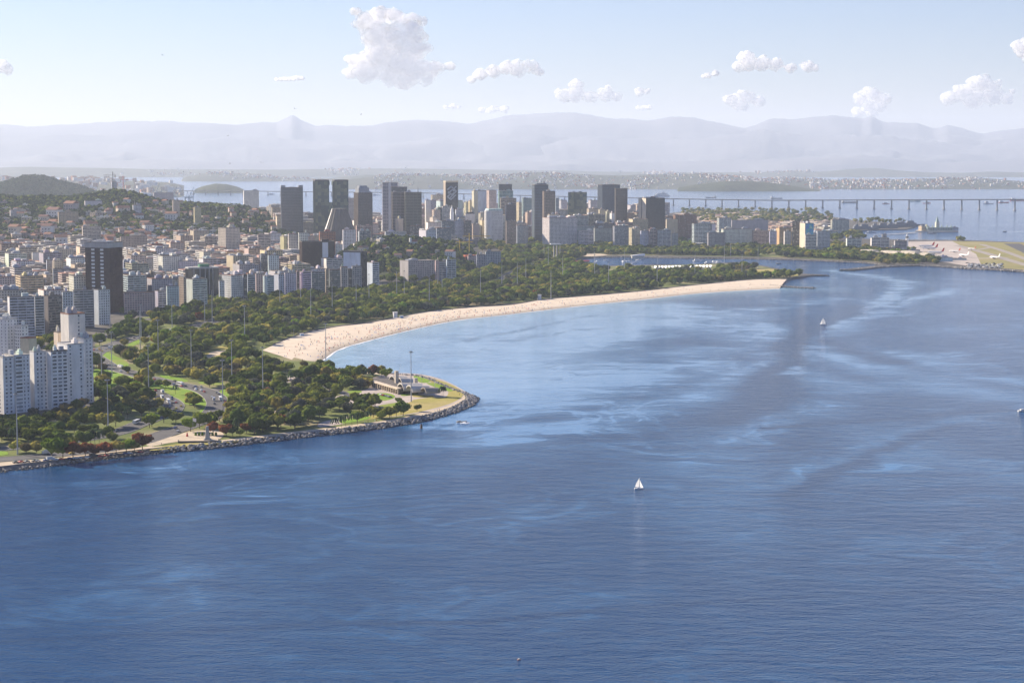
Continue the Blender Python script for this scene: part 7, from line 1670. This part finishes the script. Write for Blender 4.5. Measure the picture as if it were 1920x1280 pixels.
# ------------------------------------------------------------------ airport and naval shore
def airport():
    M['apron'] = flat_mat('apron_concrete', (.46, .40, .35), .9, .12, .02)
    M['taxi'] = flat_mat('taxiway_asphalt', (.33, .29, .25), .9, .15, .03)
    flat_sheet('airfield_apron', [G(*p) for p in [(1690, 455), (1785, 453.5), (1800, 462), (1830, 478), (1850, 496), (1810, 500), (1760, 492), (1752, 480), (1705, 472)]], 2.3, M['apron'], world=True)
    flat_sheet('airfield_grass', [G(*p) for p in [(1785, 453.5), (1898, 456.5), (2300, 459), (2300, 526), (1920, 508), (1868, 504), (1840, 499), (1830, 478), (1800, 462)]], 2.32, grass_mat('airfield_turf', (.24, .24, .09), (.34, .29, .12), (.42, .34, .19), .01), world=True)
    for P, w in (([(1795, 460), (1850, 475), (1900, 490), (1990, 515)], 20), ([(1840, 458), (1880, 470), (1930, 488)], 16), ([(1815, 484), (1850, 484), (1890, 483)], 22), ([(1812, 470), (1840, 467), (1860, 463)], 14)): ribbon('taxiway', P, w, 2.36 + .01 * (w % 5), M['taxi'])
    ribbon('runway', [(1897, 456.6), (1940, 476), (1990, 500)], 40, 2.42, M['asphalt'])
    # terminal
    a, b = G(1605, 480, 2.3), G(1756, 489.5, 2.3); e = b - a; L = e.length; r = empty('terminal_building', a, math.atan2(e.y, e.x)); tag(r, 'very long white airport terminal with a fine grid front', 'airport terminal')
    m, nf = facade(L, 22, 10, 'grid', 'grid', 4.5, 4.2); o = m.build('wall', M['wall'], r, (.6, .58, .54)); o.location = (L / 2, 11, 0); g = MB().box(-L / 2 + .5, L / 2 - .5, -10.4, 10.4, 0, 9.8).build('window_glass', M['glass'], r); g.location = (L / 2, 11, 0); g['kind'] = 'stuff'
    MB().box(-1, L + 1, -1, 23, 10.2, 11.5).build('roof', M['wall'], r, (.7, .62, .5))
    for x0, x1, z in ((.04, .2, 14.5), (.3, .5, 15), (.55, .72, 17), (.78, .9, 15)): MB().box(x0 * L, x1 * L, 4, 20, 11.5, z).build('roof_hall', M['wall'], r, (.66, .6, .5))
    T = [(1650, 1651, 1686, 465, 4300, 'glass', 'blank', 'W', 'white glassy terminal hall behind the long one, left'), (1688, 1689, 1704, 469, 4260, 'glass', None, 'S', 'dark glazed hall between two white terminal halls'), (1704, 1705, 1725, 469, 4220, 'blank', None, 'S', 'curved dark hangar roofed hall beside the parked planes'), (1586, 1588, 1615, 447, 4400, 'ribbon', 'blank', 'W', 'white long low airport office among trees, left'),
         (1632, 1634, 1667, 446.5, 4400, 'ribbon', 'blank', 'W', 'white long low airport office in the middle'), (1653, 1654, 1662, 440, 4600, 'grid', None, 'G', 'small grey square tower behind the airport offices'), (1676, 1678, 1700, 452, 4300, 'ribbon', 'blank', 'G', 'grey airport block left of the control tower'), (1780, 1782, 1812, 485, 4010, 'blank', 'blank', 'W', 'white low sheds beside the airport shore road'),
         (1756, 1757, 1786, 483, 3960, 'blank', None, 'L', 'pale flat roofed shed at the end of the terminal')]
    for x0, xm, x1, yt, D, st, sd, col, lab in T: bld(x0, xm, x1, yt, D, st, sd, col, lab, turn=.16 if xm - x0 <= 1.5 else .3, name='airport_building', cat='airport building', group='airport buildings')
    p = G(1700.5, 463, 2.3); r = empty('control_tower', p); MB().box(-2.6, 2.6, -2.6, 2.6, 0, 26).build('shaft', M['white'], r); MB().box(-1.6, 1.6, -1.6, 1.6, 26, 31).build('upper_shaft', M['white'], r); MB().tube((0, 0, 22), (0, 0, 25), 4.5, 5, 8).build('cabin', M['glass_dark'], r); tag(r, 'slim white airport control tower', 'control tower')
    # planes
    def plane(px, py, rz, L, tail, lab):
        p = G(px, py, 2.4); r = empty('airliner', p, rz); s = L / 34
        m = MB(); m.tube((-12, 0, 3.4), (10, 0, 3.4), 1.9, 1.9, 10).tube((10, 0, 3.4), (15, 0, 3.1), 1.9, .5, 10).tube((-12, 0, 3.4), (-18, 0, 4.2), 1.9, .4, 10); m.build('fuselage', M['white'], r)
        for sg, nm in ((1, 'wing'), (-1, 'wing')): MB().poly([(3, sg * 1.5, 2.6), (-3, sg * 1.5, 2.6), (-7, sg * 16, 3.6), (-5, sg * 16, 3.6), (3, sg * 1.5, 3.0), (-3, sg * 1.5, 3.0), (-7, sg * 16, 3.8), (-5, sg * 16, 3.8)], [[0, 1, 2, 3], [7, 6, 5, 4], [0, 3, 7, 4], [1, 5, 6, 2], [3, 2, 6, 7]]).build('wing', M['steel'], r); MB().tube((-1, sg * 5.5, 1.9), (3, sg * 5.5, 1.9), 1, 1, 8).build('engine', M['steel'], r)
        MB().poly([(-13, -.2, 5), (-18, -.2, 5), (-20, -.2, 12), (-17.5, -.2, 12), (-13, .2, 5), (-18, .2, 5), (-20, .2, 12), (-17.5, .2, 12)], [[0, 1, 2, 3], [7, 6, 5, 4], [0, 3, 7, 4], [1, 5, 6, 2], [3, 2, 6, 7]]).build('tail_fin', M[tail], r)
        MB().box(-18, -15.5, -5.5, 5.5, 4.4, 4.7).build('tailplane', M['white'], r); MB().box(-1, 0, -2.5, 2.5, .1, 2.5).box(10, 10.6, -.4, .4, .1, 2).build('gear', M['dark'], r); r.scale = (s, s, s)
        tag(r, lab, 'airliner', 'airliners at the airport')
    plane(1735, 464, math.pi - .1, 38, 'red', 'white airliner with a red tail, farthest of three beside the terminal'); plane(1741, 468, math.pi - .1, 38, 'red', 'white airliner with a red tail, middle one of three beside the terminal'); plane(1752, 476, math.pi - .3, 38, 'red', 'white airliner with a red tail, nearest of three beside the terminal')
    plane(1806, 481, 2.0, 34, 'white', 'white airliner taxiing left of two on the near grass'); plane(1864, 485, 2.0, 34, 'white', 'white airliner taxiing right on the near grass'); plane(1789, 473, 2.3, 30, 'orange', 'airliner with orange tail on the apron edge'); plane(1821, 468, 2.2, 24, 'orange', 'small plane with an orange tail farther on the grass')
    # vehicles along the shore road
    rn = random.Random(31); m = MB(); mi = []
    for k in range(150): p = G(rn.uniform(1812, 1880), 0 * k + np.interp(k, [0, 150], [495, 501]) + rn.uniform(-2, 3), 2.3); m.obox((p.x, p.y, 2.3), (4.4, 2, 1.5), rn.uniform(0, .6)); mi += [rn.randrange(3)] * 6
    o = m.build('parked_cars', [M['white'], M['steel'], M['dark']]); o.data.polygons.foreach_set('material_index', mi); tag(o, 'mass of parked cars at the airport shore', 'cars', kind='stuff')
    # island palace with its spire
    P = [(1716, 434.5), (1760, 435.6), (1797, 435.6), (1797, 433.6), (1760, 433.0), (1718, 432.8)]; flat_sheet('island', [G(*p) for p in P], 2.4, M['concrete'], world=True, skirt=3)
    D0 = G(1756, 434.5).y; r = empty('island_palace', (AT(1757, D0).x, D0, 2.4), .1); tag(r, 'pale green island palace with a pointed central tower', 'palace'); gr = (.42, .5, .42)
    MB().box(-32, 44, -8, 8, 0, 11).build('wing', M['wall'], r, gr); MB().box(-5, 5, -6, 6, 11, 26).build('tower', M['wall'], r, (.6, .6, .48)); MB().box(-3.4, 3.4, -3.4, 3.4, 26, 33).tube((0, 0, 33), (0, 0, 45), 3, .2, 6).build('spire', M['wall'], r, (.4, .5, .42))
    for x in (-30, -14, 14, 30, 42): MB().tube((x, 0, 11), (x, 0, 19), 2.2, .4, 6).build('pinnacle', M['wall'], r, gr)
    for x in range(-30, 44, 5): MB().box(x, x + 2, -8.3, -8, 3, 8).build('window', M['glass'], r)
    bld(1722, 1728, 1742, 424.5, D0, 'grid', 'grid', 'Y', 'sunlit pale block at the left end of the palace island', name='island_building', cat='building', fh=5, turn=.5); bld(1783, 1785, 1797, 427, D0, 'grid', 'grid', 'L', 'small pale block at the right end of the palace island', name='island_building', cat='building', fh=5, turn=.3)
    o, _ = ribbon('mole', [(1560, 437.5), (1600, 438.8), (1650, 439.3), (1690, 437.8), (1720, 435.2)], 14, 2.2, M['concrete'])

# ------------------------------------------------------------------ port, cranes, far towns, birds
def port():
    rn = random.Random(41)
    def gantry(px, D, H, lab, up):
        p = AT(px, D); r = empty('port_crane', (p.x, p.y, 2), rn.uniform(-.3, .3)); M_ = M['crane']
        for x in (-10, 10):
            for y in (-9, 9): MB().box(x - 1.1, x + 1.1, y - 1.1, y + 1.1, 0, H * .55).build('leg', M_, r)
        MB().box(-12, 12, -10, 10, H * .52, H * .57).build('portal_beam', M_, r); MB().tube((-6, 0, H * .55), (0, 0, H * .95), 1.2, 1, 5).tube((6, 0, H * .55), (0, 0, H * .95), 1.2, 1, 5).build('a_frame', M_, r)
        MB().tube((-22, 0, H * .58), (8, 0, H * .6), 1.6, 1.6, 4).tube((8, 0, H * .6), ((30 if up else 55), 0, (H * 1.25 if up else H * .62)), 1.5, 1.1, 4).build('boom', M_, r)
        tag(r, lab, 'port crane', 'cranes of the hazy port')
    M['crane'] = flat_mat('crane_paint', (.2, .3, .36), .6)
    for px, D, H, lab, up in ((288, 8800, 78, 'leftmost hazy port crane with a tall upright post', True), (303, 9200, 62, 'second hazy port crane from the left', False), (320, 8600, 66, 'third hazy port crane from the left with raised boom', True), (328, 8900, 60, 'fourth hazy port crane, close behind the third', True), (352, 8500, 70, 'fifth hazy port crane with its boom raised', True), (358, 8700, 62, 'rightmost hazy port crane with its boom raised', True)): gantry(px, D, H, lab, up)
    def tower_crane(px, D, z0, H, jib, rz, mat, lab):
        p = AT(px, D); r = empty('tower_crane', (p.x, p.y, z0), rz); MB().box(-.9, .9, -.9, .9, 0, H).build('mast', M[mat], r); MB().box(-jib * .3, jib, -.6, .6, H * .88, H * .88 + 1.2).build('jib', M[mat], r); MB().tube((0, 0, H), (jib * .8, 0, H * .88 + 1), .18, .18, 4).tube((0, 0, H), (-jib * .28, 0, H * .88 + 1), .18, .18, 4).build('stay', M['dark'], r); MB().box(-jib * .3, -jib * .2, -1.2, 1.2, H * .8, H * .88).build('counterweight', M['concrete'], r); tag(r, lab, 'tower crane', 'tower cranes')
    tower_crane(862, 3750, 20, ZT(450, 3750) - 20, 26, .1, 'yellow', 'shorter yellow tower crane over the construction site'); tower_crane(880, 3800, 10, ZT(437, 3800) - 10, 42, .1, 'yellow', 'taller yellow tower crane with a long thin jib')
    tower_crane(213, 6850, 60, ZT(322, 6850) - 60, 55, 2.4, 'dark', 'hazy tower crane on the unfinished tower at left'); tower_crane(232, 7400, 20, ZT(330, 7400) - 20, 40, .5, 'red', 'hazy reddish tower crane right of the unfinished tower')
    # scaffold roof at the construction site
    p = AT(898, 3720); r = empty('scaffold', (p.x, p.y, 2), .3); MB().box(-30, 22, -8, 8, ZT(481, 3720) - 2, ZT(478, 3720) - 2).build('red_roof', M['orange'], r)
    for x in range(-30, 23, 4): MB().box(x - .3, x + .3, -8.3, -8, 0, ZT(481, 3720) - 2).build('scaffold_pole', M['orange'], r)
    tag(r, 'orange red scaffold with a flat sheet roof at the construction site', 'scaffold')
    # far towns: speckles of houses nobody could count
    from mathutils.bvhtree import BVHTree
    mats = [flat_mat('far_wall_pale', (.75, .72, .68), .9), flat_mat('far_wall_tan', (.5, .4, .32), .9), flat_mat('far_roof', (.4, .2, .14), .9)]
    def town(on, name, n, x0, x1, D0, D1, sz, lab, hmax=999):
        o = bpy.data.objects[on]; bt = BVHTree.FromPolygons([v.co for v in o.data.vertices], [p.vertices for p in o.data.polygons]); m = MB(); mi = []
        cl = [(rn.uniform(x0, x1), rn.uniform(D0, D1), rn.uniform(5, 34)) for _ in range(max(3, n // 40))]
        for k in range(n):
            c = rn.choice(cl); px = rn.gauss(c[0], c[2]); D = rn.gauss(c[1], (D1 - D0) * .12) if rn.random() < .7 else rn.uniform(D0, D1)
            if not x0 <= px <= x1: continue
            x = (px - 960) / FOC * (D * _cp + CAMH * _sp); h = bt.ray_cast(Vector((x, D, 1500)), Vector((0, 0, -1)))
            if h[0] is None or h[0].z > hmax: continue
            s = sz * rn.uniform(.5, 1.3); m.obox((x, D, h[0].z - 4), (s, s * .8, s * rn.uniform(.5, 1.1) + 4), rn.uniform(-.6, .6)); mi += [rn.choice([0, 0, 1, 2])] * 6
        o = m.build(name, mats); o.data.polygons.foreach_set('material_index', mi); tag(o, lab, 'far town', kind='stuff')
    town('far_shore', 'far_shore_town', 2400, 700, 1960, 13500, 15600, 12, 'speckles of pale houses along the hazy far shore'); town('port_land', 'port_sheds', 420, -40, 340, 10200, 14800, 26, 'pale sheds and houses on the hazy port flats')
    town('far_island', 'island_town', 160, 380, 900, 18700, 19500, 16, 'faint pale buildings on the long far island'); town('far_plain', 'plain_town', 300, 0, 1900, 24500, 26000, 24, 'faint pale specks on the farthest flat land')
    # woods on the nearer headland and small island are part of their surface; birds
    bm = MB().poly([(-.15, 0, 0), (.5, 0, .05), (.0, .9, .25), (-.25, .9, .25), (.0, 1.6, .1), (0, -.9, .25), (-.25, -.9, .25), (0, -1.6, .1), (-.6, .1, 0), (-.6, -.1, 0)], [[0, 1, 2, 3], [3, 2, 4], [1, 0, 6, 5], [5, 6, 7], [0, 8, 9]]).data('bird', M['dark'])
    L = [(553, 204, 'black bird above the pointed far peak'), (677, 215, 'black bird right of the pointed far peak'), (427, 255, 'black bird over the left mountains, upper one'), (483, 294, 'black bird, left one of a pair low over the haze'), (490, 305, 'black bird, right one of a pair low over the haze'), (431, 307, 'lowest black bird over the left haze'), (305, 104, 'highest black bird in the left sky'), (345, 323, 'black bird near the far left shore')]
    for px, py, lab in L:
        d = ray(px, py); o = bpy.data.objects.new('bird', bm); o.location = Vector((0, 0, CAMH)) + d * 1100; o.rotation_euler = (.2, .1, rn.uniform(0, 6)); link(o); tag(o, lab, 'bird', 'birds gliding in the left sky')

park_ground(); rocks(); park_trees(); hill_woods(); lamp_masts(); vehicles(); park_buildings(); people(); boats(); bridge(); airport(); port()
